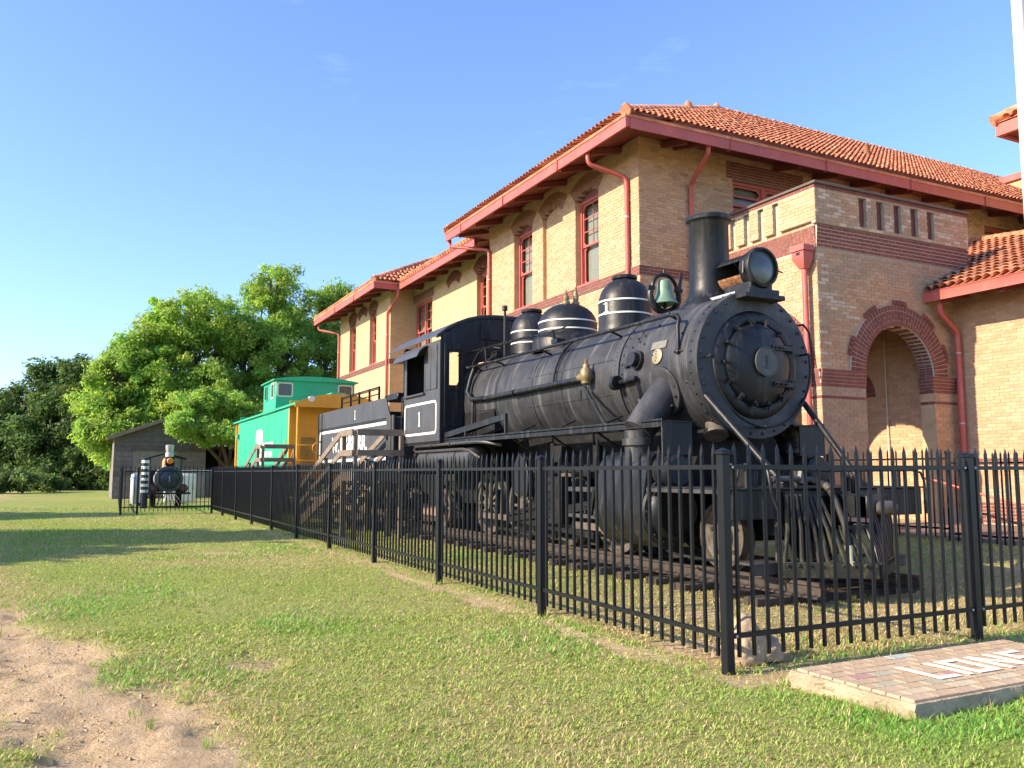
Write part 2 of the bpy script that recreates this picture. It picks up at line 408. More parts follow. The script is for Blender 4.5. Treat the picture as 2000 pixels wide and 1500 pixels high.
def gz(x, y):
    x = np.asarray(x, float); y = np.asarray(y, float)
    h = .24*sstep(9.6, 12.6, x)*sstep(30, 14, y)
    h = h + .03*(fbm(x*.5, y*.5, 3, 3) - .5)*sstep(.2, 1.5, np.abs(x-7.6))
    return h
xs = np.unique(np.round(np.concatenate([[-900,-400,-200,-120,-80,-60,-45,-35,-27,-20,-15,-12,-10,-8,-6.5,-5.5,-4.8], np.arange(-4.2,9.2,.055), np.arange(9.2,16,.25), [16.5,17.2,18,20,24,30,40,60,100,200,400,900]]),4))
ys = np.unique(np.round(np.concatenate([[-300,-60,-30,-10,-4,0,1.5], np.arange(2.4,14,.055), np.arange(14,32,.2), np.arange(32,60,1.), np.arange(60,110,5.),[120,160,250,400,700,1200]]),4))
GX, GY = np.meshgrid(xs, ys); gx, gy = GX.ravel(), GY.ravel()
gd, gr = dirt_mask(gx, gy), dry_mask(gx, gy)
near = sstep(16, 9, gy)*(gx > -4.2)*(gx < 9.2)
gzv = gz(gx, gy) - near*gd*(.02 + (.10*(fbm(gx*6, gy*6, 4, 41)-.35) + .12*(fbm(gx*2.2, gy*1.6, 3, 47)-.5))*sstep(3.2,2.2,gx) ) + near*(1-gd)*.02*(fbm(gx*9, gy*9, 2, 43)-.5)
nx, ny = len(xs), len(ys); ii = (np.arange(ny-1)[:,None]*nx + np.arange(nx-1)[None]).ravel()
gF = np.stack([ii, ii+1, ii+1+nx, ii+nx], 1)

def ground_mat():
    m = bpy.data.materials.new('lawn_and_soil'); m.use_nodes = True; t = m.node_tree; N = t.nodes; L = t.links
    p = N['Principled BSDF']; p.inputs['Roughness'].default_value = .95; p.inputs['Specular IOR Level'].default_value = .15
    tc = N.new('ShaderNodeTexCoord')
    def at(n):
        a = N.new('ShaderNodeAttribute'); a.attribute_name = n; return a.outputs['Fac']
    def noise(s, d=5):
        n = N.new('ShaderNodeTexNoise'); n.inputs['Scale'].default_value = s; n.inputs['Detail'].default_value = d; n.inputs['Roughness'].default_value = .7
        L.new(tc.outputs['Object'], n.inputs['Vector']); return n.outputs['Fac']
    def ramp(f, a, b, lo=.35, hi=.65):
        mr = N.new('ShaderNodeMapRange'); mr.inputs['From Min'].default_value = lo; mr.inputs['From Max'].default_value = hi; L.new(f, mr.inputs['Value'])
        x = N.new('ShaderNodeMix'); x.data_type = 'RGBA'; x.inputs['A'].default_value = (*a,1); x.inputs['B'].default_value = (*b,1); L.new(mr.outputs[0], x.inputs['Factor']); return x.outputs['Result']
    def mix(f, a, b):
        x = N.new('ShaderNodeMix'); x.data_type = 'RGBA'; L.new(f, x.inputs['Factor']); L.new(a, x.inputs['A']); L.new(b, x.inputs['B']); return x.outputs['Result']
    green = ramp(noise(.9), (.20,.27,.06), (.29,.36,.085))
    green2 = ramp(noise(38, 3), (.23,.26,.07), (.34,.37,.10))
    g = N.new('ShaderNodeMix'); g.data_type = 'RGBA'; g.inputs['Factor'].default_value = .5; L.new(green, g.inputs['A']); L.new(green2, g.inputs['B'])
    dry = ramp(noise(25, 4), (.34,.27,.12), (.48,.39,.19))
    soil = ramp(noise(7, 8), (.46,.33,.185), (.62,.465,.29))
    L.new(mix(at('dirt'), mix(at('dry'), g.outputs['Result'], dry), soil), p.inputs['Base Color'])
    bp = N.new('ShaderNodeBump'); bp.inputs['Strength'].default_value = 1.0; bp.inputs['Distance'].default_value = .045
    L.new(noise(28, 6), bp.inputs['Height']); L.new(bp.outputs['Normal'], p.inputs['Normal'])
    return m
M_ground = ground_mat()
put('ground', np_mesh('ground', np.stack([gx, gy, gzv], 1), gF, M_ground, attrs={'dirt': gd, 'dry': np.clip(gr, 0, 1)}, smooth=True), kind='structure',
    label='mown lawn with worn sandy soil along its left edge')

# the grass: one mass of blades, denser towards the viewer
def grass(n, rmin, rmax, a0, a1, fine):
    r = rmin*(rmax/rmin)**RNG.random(n); a = np.radians(a0 + (a1-a0)*RNG.random(n))
    x, y = r*np.sin(a), r*np.cos(a)
    d, dr = dirt_mask(x, y), dry_mask(x, y)
    cl = fbm(x*14, y*14, 2, 77)
    keep = (RNG.random(n) > d**.8*1.03 - .02*(cl > .62)) & (cl > .16)
    keep &= ~((x > 4.22) & (x < 6.5) & (y > 3.36) & (y < 4.36)) & ~((x > 13.3) & (y < 12.3)) & ~((x > 10) & (y > 13.3))
    x, y, r, dr, cl = x[keep], y[keep], r[keep], dr[keep], cl[keep]; n = len(x)
    lush = fbm(x*.6+20, y*.6+9, 3, 91)
    h = (.010 + .018*RNG.random(n)**1.5)*(.7 + .7*cl)*(1 + .7*sstep(.55,.65,lush)) * np.clip(.9 + r*.02, 1, 1.5)
    w = (.0016 + .0016*RNG.random(n))*np.clip(r/3.6, .9, 6)
    th = RNG.random(n)*2*np.pi; lean = (.4 + 1.5*RNG.random(n))
    dx, dy = np.cos(th), np.sin(th); tx, ty = -dy, dx
    z = gz(x, y) - .004
    b0 = np.stack([x - tx*w, y - ty*w, z], 1); b1 = np.stack([x + tx*w, y + ty*w, z], 1)
    tp = np.stack([x + dx*h*lean, y + dy*h*lean, z + h], 1)
    if fine:
        m0 = np.stack([x + dx*h*lean*.4 - tx*w*.8, y + dy*h*lean*.4 - ty*w*.8, z + h*.62], 1); m1 = np.stack([x + dx*h*lean*.4 + tx*w*.8, y + dy*h*lean*.4 + ty*w*.8, z + h*.62], 1)
        V = np.stack([b0, b1, m1, m0, tp], 1).reshape(-1, 3); k = np.arange(n)[:, None]*5; nv = 5
        F = np.concatenate([k + [0,1,2], k + [0,2,3], k + [3,2,4]], 0)
    else:
        V = np.stack([b0, b1, tp], 1).reshape(-1, 3); k = np.arange(n)[:, None]*3; nv = 3; F = k + [0,1,2]
    straw = RNG.random(n) < (.05 + .5*dr)
    c = np.array([.31,.40,.09])*(.75 + .5*RNG.random((n,1)))
    gl = np.array([.21,.40,.075])*(.8 + .4*RNG.random((n,1)))
    f = np.clip((lush - .5)*5, 0, 1)[:, None]; c = c*(1-f) + gl*f
    c = np.where(straw[:, None], np.array([.58,.47,.23])*(.7 + .5*RNG.random((n,1))), c)
    return V, F, np.repeat(c, nv, 0)
g1 = grass(270000, 2.4, 8.5, -16, 72, True); g2 = grass(290000, 8, 40, -16, 70, False)
def tufts():
    px_, py_ = [], []
    for y in np.arange(4.9, 24, .35): px_.append(4.08 + RNG.normal()*.07); py_.append(y + RNG.normal()*.1)
    for x in np.arange(4.3, 12, .3): px_.append(x); py_.append(4.75 + RNG.normal()*.07)
    for x in np.arange(4.2, 6.6, .11): px_.append(x); py_.append(3.36 + RNG.normal()*.02)
    for y in np.arange(3.4, 4.4, .12): px_.append(4.225 + RNG.normal()*.02); py_.append(y)
    for k in range(120): px_.append(RNG.uniform(-.8,6)); py_.append(RNG.uniform(3.2,12))
    for k in range(60): px_.append(RNG.uniform(6.2,9.2)); py_.append(RNG.uniform(6.3,17))
    P = np.array([px_, py_]).T; P = P[RNG.random(len(P)) < .7]; m = 16
    c0 = np.repeat(P, m, 0) + RNG.normal(size=(len(P)*m,2))*.018; n = len(c0); x, y = c0.T
    h = (.035 + .05*RNG.random(n)); th = RNG.random(n)*2*np.pi; w = .0022 + .0015*RNG.random(n); le = .2 + .7*RNG.random(n)
    dx, dy = np.cos(th), np.sin(th); z = gz(x, y) - .01
    V = np.stack([np.stack([x+dy*w, y-dx*w, z],1), np.stack([x-dy*w, y+dx*w, z],1), np.stack([x+dx*h*le*.4-dy*w*.8, y+dy*h*le*.4+dx*w*.8, z+h*.6],1), np.stack([x+dx*h*le*.4+dy*w*.8, y+dy*h*le*.4-dx*w*.8, z+h*.6],1), np.stack([x+dx*h*le, y+dy*h*le, z+h],1)],1).reshape(-1,3)
    k = np.arange(n)[:,None]*5; F = np.concatenate([k+[0,1,2], k+[0,2,3], k+[3,2,4]])
    c = np.where((RNG.random(n) < .25)[:,None], np.array([.55,.45,.22]), np.array([.20,.33,.06]))*(.7+.5*RNG.random((n,1)))
    return V, F, np.repeat(c,5,0)
def litter(n):
    x = RNG.uniform(-1.6,6.5,n); y = RNG.uniform(3,13,n); z = gz(x,y) + .012 + .012*RNG.random(n) - .02*dirt_mask(x,y)
    L = .012 + .035*RNG.random(n)**2; th = RNG.random(n)*6.28; a = np.stack([np.cos(th)*L, np.sin(th)*L, RNG.normal(size=n)*.006],1); b = np.stack([-np.sin(th), np.cos(th), RNG.normal(size=n)*.3],1)*(.003+.008*RNG.random(n)*(L<.03))[:,None]
    p = np.stack([x,y,z],1); V = np.stack([p-a, p-b, p+a, p+b],1).reshape(-1,3)
    F = np.arange(n*4).reshape(-1,4); F = np.concatenate([F[:,[0,1,2]], F[:,[0,2,3]]])
    c = np.array([.52,.40,.22])*(.45+.75*RNG.random((n,1))); return V, F, np.repeat(c,4,0)
g3 = tufts(); g4 = litter(1500)
tv_, tf_, tc_ = g3; lv_, lf_, lc_ = g4
g2 = (np.concatenate([g2[0], tv_, lv_]), np.concatenate([g2[1], tf_ + len(g2[0]), lf_ + len(g2[0]) + len(tv_)]), np.concatenate([g2[2], tc_, lc_]))
Vg = np.concatenate([g1[0], g2[0]]); Fg = np.concatenate([g1[1], g2[1] + len(g1[0])]); Cg = np.concatenate([g1[2], g2[2]])
put('grass', np_mesh('grass', Vg, Fg, M_grass, Cg), kind='stuff', label='short mown grass blades of the lawn')

# small clods and litter on the bare soil: stuff
def clods(n):
    V = []; F = []; C = []
    x = RNG.uniform(-1.6, 1.2, n*4); y = RNG.uniform(3.4, 11, n*4)
    k = dirt_mask(x, y) > .7; x, y = x[k][:n], y[k][:n]
    for i in range(len(x)):
        r = .003 + .014*RNG.random()**4; b = len(V)
        for p in ((1,0,0),(-1,0,0),(0,1,0),(0,-1,0),(0,0,1),(0,0,-1)):
            q = np.array(p)*r*(.6 + .8*RNG.random()); V.append((x[i]+q[0], y[i]+q[1], float(gz(x[i],y[i])) + q[2]*.7 + r*.1 - .022))
        F += [(b+a, b+c, b+d) for a, c, d in ((0,2,4),(2,1,4),(1,3,4),(3,0,4),(2,0,5),(1,2,5),(3,1,5),(0,3,5))]
    return V, F
cv, cf = clods(1500)
put('soil_clods', np_mesh('soil_clods', cv, cf, mat('clod_soil', (.44,.31,.18), .95, var=.3, vscale=9)), kind='stuff', label='small crumbs of dry soil on the bare path')

# ------------------------------------------------------------------ trees
def leaves(cents, rads, per, size, base, rng, tint=.22):
    """clumps of leaves: one quad for each leaf"""
    n = len(cents)*per
    c = np.repeat(cents, per, 0); r = np.repeat(rads, per)[:, None]
    d = rng.normal(size=(n,3)); d /= np.linalg.norm(d, axis=1)[:, None]
    rad = rng.random((n,1))**.55*1.2
    p = c + d*rad*r*np.array([1,1,.72])
    nn = d*.6 + rng.normal(size=(n,3))*.65 + np.array([-.25,-.1,.45]); nn /= np.linalg.norm(nn, axis=1)[:, None]
    a = np.cross(nn, rng.normal(size=(n,3))); a /= np.linalg.norm(a, axis=1)[:, None] + 1e-9
    b = np.cross(nn, a); s = size*(.4 + 1.1*rng.random((n,1)))
    V = np.stack([p - a*s, p + b*s*.42, p + a*s, p - b*s*.42], 1).reshape(-1,3)
    F = np.arange(n*4).reshape(-1,4)
    ct = np.repeat(1 + tint*rng.normal(size=(len(cents),1)), per, 0)
    hue = np.repeat(rng.normal(size=(len(cents),1))*.07, per, 0)
    col = np.array(base)*ct*(.75 + .5*rng.random((n,1))); col[:,0] *= (1 + hue[:,0]*1.2)
    return V, F, np.clip(np.repeat(col, 4, 0), .004, .9)
def make_tree(name, base, lobes, nclump, per, size, colr, label, group, trunk=.35, cr=(.35,.8), seed=1, sub=3):
    rng = np.random.default_rng(seed)
    bx, by = base; bz = float(gz(bx, by))
    t = thing(name, (bx, by, bz), label, 'tree', group)
    L2 = list(lobes)
    for l in lobes:
        for k in range(sub):
            d = rng.normal(size=3); d /= np.linalg.norm(d); d[2] = abs(d[2])*.9 - .25; f = rng.uniform(.28,.5)
            L2.append((l[0]+d[0]*l[3]*.95, l[1]+d[1]*l[4]*.95, l[2]+d[2]*l[5]*.95, l[3]*f, l[4]*f, l[5]*f))
    cents = []; wts = np.array([l[3]*l[4]*l[5] for l in L2])**.62; wts /= wts.sum()
    for l, w in zip(L2, wts):
        k = max(4, int(nclump*w)); d = rng.normal(size=(k,3)); d /= np.linalg.norm(d, axis=1)[:, None]
        rr = .4 + .6*rng.random((k,1))**.55
        cents.append(np.array(l[:3]) + d*rr*np.array(l[3:6]))
    cents = np.concatenate(cents); rads = rng.uniform(*cr, len(cents))
    V, F, C = leaves(cents, rads, per, size, colr, rng, .13)
    put('crown', np_mesh('crown', V, F, M_leaf, C), t)
    mb = MB(); zc = min(l[2] for l in lobes)
    fork = Vector((bx + rng.normal()*.2, by + rng.normal()*.2, bz + max(1.2, (zc-bz)*.45)))
    mb.tube([(bx,by,bz-.3), (bx,by,bz+.3), tuple(fork)], [trunk*1.25, trunk, trunk*.8], 10)
    for l in lobes:
        e = Vector(l[:3]); mid = fork.lerp(e, .5) + Vector((rng.normal()*.3, rng.normal()*.3, .35))
        mb.tube([tuple(fork), tuple(mid), tuple(e), tuple(e + Vector((0,0,l[5]*.5)))], [trunk*.6, trunk*.42, trunk*.24, .02], 7)
        near_c = cents[np.argsort(((cents - np.array(l[:3]))**2).sum(1))[:40:2]]
        for q in near_c:
            m2 = e.lerp(Vector(q), .5) + Vector((0,0,.15)); mb.tube([tuple(e.lerp(mid, rng.random()*.7)), tuple(m2), tuple(q)], [trunk*.2, trunk*.11, .015], 5)
    part('trunk', mb, M_trunk, t)
    return t
LG = (.25,.39,.08); MG = (.20,.32,.068); DG = (.09,.155,.045)
G1 = 'light green shade trees behind the shed and the caboose'
make_tree('shade_tree', (3.0,58), [(2.6,57,5.4,2.6,2.4,2.6),(3.0,57,8.2,2.3,2.3,2.2),(1.3,56,7.0,1.8,2.0,1.7),(.9,56,5.4,1.5,1.6,1.4),(4.0,57,9.9,1.9,2.0,1.6),(1.9,55,3.7,1.9,2.0,1.5),(2.2,55.5,2.6,2.0,2,1.4)], 380, 200, .115, LG, 'bright green broadleaf tree leftmost above the grey shed', G1, seed=3)
make_tree('shade_tree', (6.4,58), [(6.0,57,8.6,2.8,2.8,3.0),(5.4,56,11.2,2.2,2.3,1.9),(7.6,57,10.6,2.1,2.3,2.2),(4.6,56,6.6,2.0,2.2,1.9),(7.4,55,6.2,2.3,2.4,2.2),(4.4,55,4.6,2.0,2.2,1.5),(6.2,54.5,5.2,2.3,2.0,1.4)], 430, 200, .115, (.275,.42,.085), 'yellow green broadleaf tree with bare limbs showing behind the shed peak', G1, seed=4, trunk=.42)
make_tree('shade_tree', (10.6,59), [(10.2,58,11.0,2.4,2.6,3.2),(11.2,58,14.0,1.9,2.0,1.9),(9.0,57,8.6,2.3,2.5,2.6),(12.0,57,9.4,2.2,2.3,2.8),(9.6,56,6.0,2.5,2.3,2.0),(11,56,4.0,2.8,2.3,2)], 370, 190, .115, LG, 'tallest light green tree rising behind the green caboose', G1, seed=5, trunk=.42)
make_tree('shade_tree', (15.0,61), [(14.6,60,12.6,1.7,2.0,2.3),(16.0,60,13.6,1.3,1.5,1.6),(14.6,59,8.8,2.4,2.3,2.8),(16.8,60,10.2,1.8,2.0,2.2),(13.0,59,7.2,1.8,2,2.0)], 250, 180, .115, MG, 'airy light green tree half hidden by the far end of the depot', G1, seed=6)
make_tree('shade_tree', (7.1,50.2), [(4.9,48.4,3.95,1.1,1.0,.7),(6.3,48.4,3.7,1.2,1.0,.8),(5.7,49.2,4.9,1.5,1.2,1.0),(7.3,49.6,4.9,1.5,1.3,1.2),(7.6,49,3.4,1.1,1,.6)], 150, 190, .10, (.24,.40,.08), 'low bright green tree whose boughs hang over the shed roof beside the caboose', G1, seed=7, trunk=.2, cr=(.28,.55))
G2 = 'dark woodland trees along the far edge of the lawn'
dk = [((-9.5,84),9.2,'dark green tree at the far left edge of the woodland',3.6),((-5.2,82),8.8,'dark green tree second from the left in the woodland',3.4),((-2.6,80),10.6,'tallest dark green tree of the woodland left of the shed',3.0),((.4,78),11.0,'dark green tree of the woodland next to the bright trees',3.2),((3.6,82),9.6,'dark green tree of the woodland straight behind the shed',3.4),((8.5,84),10,'dark green tree of the woodland behind the gap beside the caboose',3.6),((-14,90),10,'dark green tree outermost on the left of the woodland',4.)]
for i, (b, h, lb, rr) in enumerate(dk):
    make_tree('woodland_tree', b, [(b[0],b[1]-1,h*.34,rr,rr,h*.30),(b[0]+.4,b[1],h*.66,rr*.85,rr*.85,h*.26),(b[0]-.8,b[1],h*.86,rr*.5,rr*.5,h*.14),(b[0]+.9,b[1]-1.5,h*.2,rr,rr*.8,h*.18)], 170, 130, .17, DG if i != 3 else (.085,.14,.04), lb, G2, seed=20+i, cr=(.5,1.1))
for i, (x, y, r, c, lb) in enumerate([(-4.6,66,1.7,(.13,.19,.06),'pale green bush at the far left of the lawn'),(-2.2,69,1.3,(.11,.17,.05),'small green bush between the pale bush and the woodland'),(-7.6,66,2.0,(.11,.16,.05),'wide green bush cut by the left edge of the picture')]):
    t = thing('bush', (x,y,float(gz(x,y))), lb, 'bush', 'bushes at the foot of the woodland')
    rg = np.random.default_rng(60+i); d = rg.normal(size=(40,3)); d /= np.linalg.norm(d, axis=1)[:,None]; cc = np.array([x,y,r*.5]) + d*np.array([r,r,r*.5])*(.3+.7*rg.random((40,1)))
    cc[:,2] = np.maximum(cc[:,2], .2)
    Vb, Fb, Cb = leaves(cc, rg.uniform(.25,.55,40), 110, .12, c, rg)
    put('foliage', np_mesh('foliage', Vb, Fb, M_leaf, Cb), t)
for i, (x, y, r, hh, lb) in enumerate([(-12,78,3.5,2.6,'dark thicket at the left foot of the woodland'),(-6.5,77,3.2,2.2,'dark thicket left of the tall woodland tree'),(-1.2,76,3.2,2.4,'dark thicket under the tall woodland tree'),(3.6,74,3.2,2.8,'dark thicket left behind the shed'),(9,72,3.4,3.0,'dark thicket behind the lean-to'),(15,74,3.6,3,'dark thicket behind the caboose')]):
    t = thing('thicket', (x,y,float(gz(x,y))), lb, 'bush', 'dark thickets under the woodland trees')
    rg = np.random.default_rng(160+i); d = rg.normal(size=(110,3)); d /= np.linalg.norm(d, axis=1)[:,None]; cc = np.array([x,y,hh*.5]) + d*np.array([r,1.6,hh*.5])*(.3+.7*rg.random((110,1)))
    cc[:,2] = np.maximum(cc[:,2], .15)
    Vb, Fb, Cb = leaves(cc, rg.uniform(.35,.7,110), 90, .16, DG, rg)
    put('foliage', np_mesh('foliage', Vb, Fb, M_leaf, Cb), t)
# trees that stand left of the picture and throw the shadows over the lawn
G3 = 'trees left of the lawn whose shadows cross it'
for i, (x, y, h, r, lb) in enumerate([(-12.5,22.6,9.3,2.5,'broad tree left of the lawn casting the widest shadow'),(-12.4,19.0,6.4,1.7,'small tree left of the lawn casting the nearest shadow'),(-14.5,34.0,8.2,2.3,'broad tree left of the lawn casting the far shadow')]):
    make_tree('shade_tree', (x,y), [(x,y,h*.55,r,r,h*.25),(x+.6,y-.8,h*.75,r*.8,r*.8,h*.2),(x-.6,y+1,h*.42,r*.9,r*.9,h*.2),(x,y-1,h*.6,r,r,h*.2)], 150, 90, .24, MG, lb, G3, seed=80+i, cr=(.7,1.2))

# ------------------------------------------------------------------ the depot
class FR:
    """a wall plane: u along it, v up, w out of it"""
    def __init__(s, O, U, N): s.O, s.U, s.N = Vector(O), Vector(U), Vector(N)
    def p(s, u, v, w): return s.O + s.U*u + Vector((0,0,v)) + s.N*w
    def box(s, mb, u0, u1, v0, v1, w0, w1):
        c = [s.p(u,v,w) for w in (w0,w1) for u, v in ((u0,v0),(u1,v0),(u1,v1),(u0,v1))]
        return mb.add(c, [(0,1,2,3),(7,6,5,4),(0,4,5,1),(1,5,6,2),(2,6,7,3),(3,7,4,0)])
    def polar(s, mb, cu, cv, r0, r1, t0, t1, w0, w1, seg=1):
        for k in range(seg):
            a, b = t0 + (t1-t0)*k/seg, t0 + (t1-t0)*(k+1)/seg
            c = [s.p(cu + r*math.cos(t), cv + r*math.sin(t), w) for w in (w0,w1) for r, t in ((r0,a),(r1,a),(r1,b),(r0,b))]
            mb.add(c, [(0,1,2,3),(7,6,5,4),(0,4,5,1),(1,5,6,2),(2,6,7,3),(3,7,4,0)])
        return mb
    def poly(s, mb, pts, w0, w1):
        n = len(pts); mb.add([s.p(a,b,w0) for a,b in pts] + [s.p(a,b,w1) for a,b in pts],
            [tuple(range(n-1,-1,-1)), tuple(range(n,2*n))] + [(i,(i+1)%n,n+(i+1)%n,n+i) for i in range(n)]); return mb

PITCH = .0745
def cut(iv, ops, v):
    for op in ops:
        r = op(v)
        if not r: continue
        a, b = r; out = []
        for x0, x1 in iv:
            if b <= x0 or a >= x1: out.append((x0, x1)); continue
            if a > x0: out.append((x0, a))
            if b < x1: out.append((b, x1))
        iv = out
    return [(a, b) for a, b in iv if b - a > .012]
def rect(u0, u1, v0, v1): return lambda v: (u0, u1) if v0 < v < v1 else None
def arched(cu, hw, v0, spring, rise=None):
    """round arch when rise is None, else segmental"""
    if rise is None:
        return lambda v: (cu-hw, cu+hw) if v0 < v <= spring else ((cu - math.sqrt(hw*hw-(v-spring)**2), cu + math.sqrt(hw*hw-(v-spring)**2)) if spring < v < spring+hw else None)
    rr = (hw*hw + rise*rise)/(2*rise); cv = spring + rise - rr
    return lambda v: (cu-hw, cu+hw) if v0 < v <= spring else ((cu - math.sqrt(max(0, rr*rr-(v-cv)**2)), cu + math.sqrt(max(0, rr*rr-(v-cv)**2))) if spring < v < spring+rise else None)
def backing(fr, Wd, z0, z1, ops, thick=.35):
    mb = MB(); n = int((z1-z0)/PITCH); run = None; start = z0
    for i in range(n+1):
        iv = tuple(cut([(0, Wd)], ops, z0 + (i+.5)*PITCH)) if i < n else None
        if iv != run:
            if run:
                for a, b in run: fr.box(mb, a, b, start, z0 + i*PITCH if i < n else z1, -thick, 0)
            run = iv; start = z0 + i*PITCH
    return mb
def bricks(fr, Wd, z0, z1, ops, pal, rng, Lb=.215, gap=.011, proud=.008):
    recs = []; n = int((z1-z0)/PITCH)
    for i in range(n):
        va, vb = z0 + i*PITCH + gap/2, z0 + (i+1)*PITCH - gap/2; v = (va+vb)/2
        iv = cut([(0, Wd)], ops, v)
        step = Lb + gap; off = (i % 2)*step/2 + .03*(rng.random()-.5)
        for a, b in iv:
            k = math.floor((a + off)/step)
            while True:
                u0 = k*step - off; u1 = u0 + Lb; k += 1
                if u0 >= b: break
                u0c, u1c = max(u0, a), min(u1, b)
                if u1c - u0c > .025: recs.append((u0c, u1c, va, vb, i))
    r = np.array(recs); m = len(r)
    w1 = proud*(.6 + .8*rng.random(m)); w0 = np.full(m, -.004)
    O = np.array(fr.O); U = np.array(fr.U); N = np.array(fr.N); Z = np.array([0,0,1.])
    def P(u, v, w): return O + u[:,None]*U + v[:,None]*Z + w[:,None]*N
    u0, u1, va, vb = r[:,0], r[:,1], r[:,2], r[:,3]
    V = np.stack([P(u0,va,w0),P(u1,va,w0),P(u1,vb,w0),P(u0,vb,w0),P(u0,va,w1),P(u1,va,w1),P(u1,vb,w1),P(u0,vb,w1)],1).reshape(-1,3)
    k = np.arange(m)[:,None]*8
    F = np.concatenate([k+[4,5,6,7], k+[0,1,5,4], k+[1,2,6,5], k+[2,3,7,6], k+[3,0,4,7]])
    C = np.repeat(pal((u0+u1)/2, (va+vb)/2, rng), 8, 0)
    return V, F, C
def brick_part(name, parent, fr, Wd, z0, z1, ops, pal, rng, **k):
    V, F, C = bricks(fr, Wd, z0, z1, ops, pal, rng)
    return put(name, np_mesh(name, V, F, M_brick, C), parent, kind='stuff', **k)
BUFF = np.array([[.63,.42,.235],[.595,.385,.21],[.64,.44,.26],[.565,.36,.195],[.61,.40,.225]])
def pal_clean(u, v, rng):
    return BUFF[rng.integers(0,5,len(u))]*(.93 + .14*rng.random((len(u),1)))
def pal_front(u, v, rng):       # the main front: a little darker mix with brown bricks
    c = BUFF[rng.integers(0,5,len(u))]*(.86 + .2*rng.random((len(u),1)))
    d = rng.random(len(u)) < .10; c[d] *= .82
    return c
def pal_porch(u, v, rng):       # soot and lichen stained front with pale repair bricks
    n = len(u); c = BUFF[rng.integers(0,5,n)]*(.84 + .2*rng.random((n,1)))
    st = sstep(.32,.6, fbm(u*.9+3, v*.8+1, 4, 8))*.6*np.clip(sstep(4.6,3.2,u),0,1)
    g = np.array([.36,.295,.20])*(.88 + .24*rng.random((n,1)))
    c = c*(1-st[:,None]) + g*st[:,None]
    pale = ((u < .32) & (rng.random(n) < .42) & (v > 3.3) & (v < 6.0)) | ((np.abs(u-.75) < .45) & (np.abs(v-5.05+.25*u) < .2) & (rng.random(n) < .6)) | ((v > 6.6) & (rng.random(n) < .28))
    c[pale] = np.array([.62,.49,.35])*(.88 + .2*rng.random((pale.sum(),1)))
    return c
BUFF *= np.array([.95,.885,.91])
brng = np.random.default_rng(5)

depot = thing('depot_building', (14,18,.2), 'two storey buff brick depot with red tiled hip roof behind the black engine', 'building')
XB, YM, YP, XP = 11.34, 15.9, 12.6, 13.48
ZE = 9.34
# --- frames of the wall planes
F_pf = FR((XP,YP,0),(1,0,0),(0,-1,0)); F_pl = FR((XP,YM,0),(0,-1,0),(-1,0,0))
F_wing = FR((17.74,YP,0),(0,-1,0),(-1,0,0)); F_ml = FR((XB,24.12,0),(0,-1,0),(-1,0,0)); F_mf = FR((XB,YM,0),(1,0,0),(0,-1,0))

# --- porch front
CU, HW, SPR = 2.38, 1.085, 3.53
arch_open = arched(CU, HW, .1, SPR)
slots = [rect(1.21+.55*k, 1.45+.55*k, 6.68, 7.33) for k in range(5)]
pw = part('porch_wall', backing(F_pf, 4.82, .1, 7.44, [arch_open]), M_mortar, depot)
ring = arched(CU, HW+.46, 3.53, SPR)
keys = []
skip = [arch_open, ring, rect(-.1,5,6.10,6.60), rect(-.1,5,7.355,7.5), rect(-.1,1.31,3.165,3.545), rect(3.40,4.35,3.165,3.545), rect(-.1,1.31,2.915,2.995), rect(3.44,4.25,2.915,2.995)] + slots
brick_part('brickwork', pw, F_pf, 4.82, .55, 7.44, skip, pal_porch, brng)
# red band under the parapet: single bricks, stepping out
def bmesh_brick(L, H, D, mat_):
    return MB().bx(0, L, -D, .004, 0, H).mesh('brick', mat_, .003, smooth=False)
bk_full, bk_half = bmesh_brick(.206,.0635,.02,M_redbrick), bmesh_brick(.098,.0635,.02,M_redbrick)
for i in range(6):
    z = 6.125 + i*.0795; out = .010 + .006*i; u = -.012; first = True
    while u < 4.80:
        half = (first and i % 2)
        put('brick', bk_half if half else bk_full, pw, (XP+u, YP-out, z)); u += (.109 if half else .217); first = False
mb = MB()
for i in range(6): F_pf.box(mb, -.012, 4.82, 6.117+.0795*i, 6.117+.0795*(i+1), -.01, .024 + .006*i)
part('band_mortar', mb, M_redmortar, pw)
# arch bricks, cut to the curve, each its own
NV = 45
def vouss(r0, r1, n=NV):
    dt = math.pi/n/2*.87; mb = MB()
    c = [(r*math.sin(t), y, r*math.cos(t)) for y in (.004, -.032) for r, t in ((r0,-dt),(r0,dt),(r1,dt),(r1,-dt))]
    return mb.add(c, [(0,1,2,3),(7,6,5,4),(0,4,5,1),(1,5,6,2),(2,6,7,3),(3,7,4,0)]).mesh('brick', M_redbrick, .003, smooth=False)
rowA = [vouss(HW+.002,HW+.212), vouss(HW+.222,HW+.327), vouss(HW+.337,HW+.452)]; rowB = [vouss(HW+.002,HW+.107), vouss(HW+.117,HW+.327), vouss(HW+.337,HW+.452)]; rowK = vouss(HW+.462,HW+.56)
for i in range(NV):
    t = math.pi*(i+.5)/NV - math.pi/2
    for me in (rowA if i % 2 else rowB): put('brick', me, pw, (XP+CU, YP-.012, SPR), rot=(0,t,0))
    if i in (3,4,5,6, 12,13,14,15, 21,22,23,24, 30,31,32,33, 38,39,40,41): put('brick', rowK, pw, (XP+CU, YP-.020, SPR), rot=(0,t,0))
mb = MB(); F_pf.polar(mb, CU, SPR, HW+.002, HW+.455, 0, math.pi, -.01, .037, 45)
part('arch_mortar', mb, M_redmortar, pw)
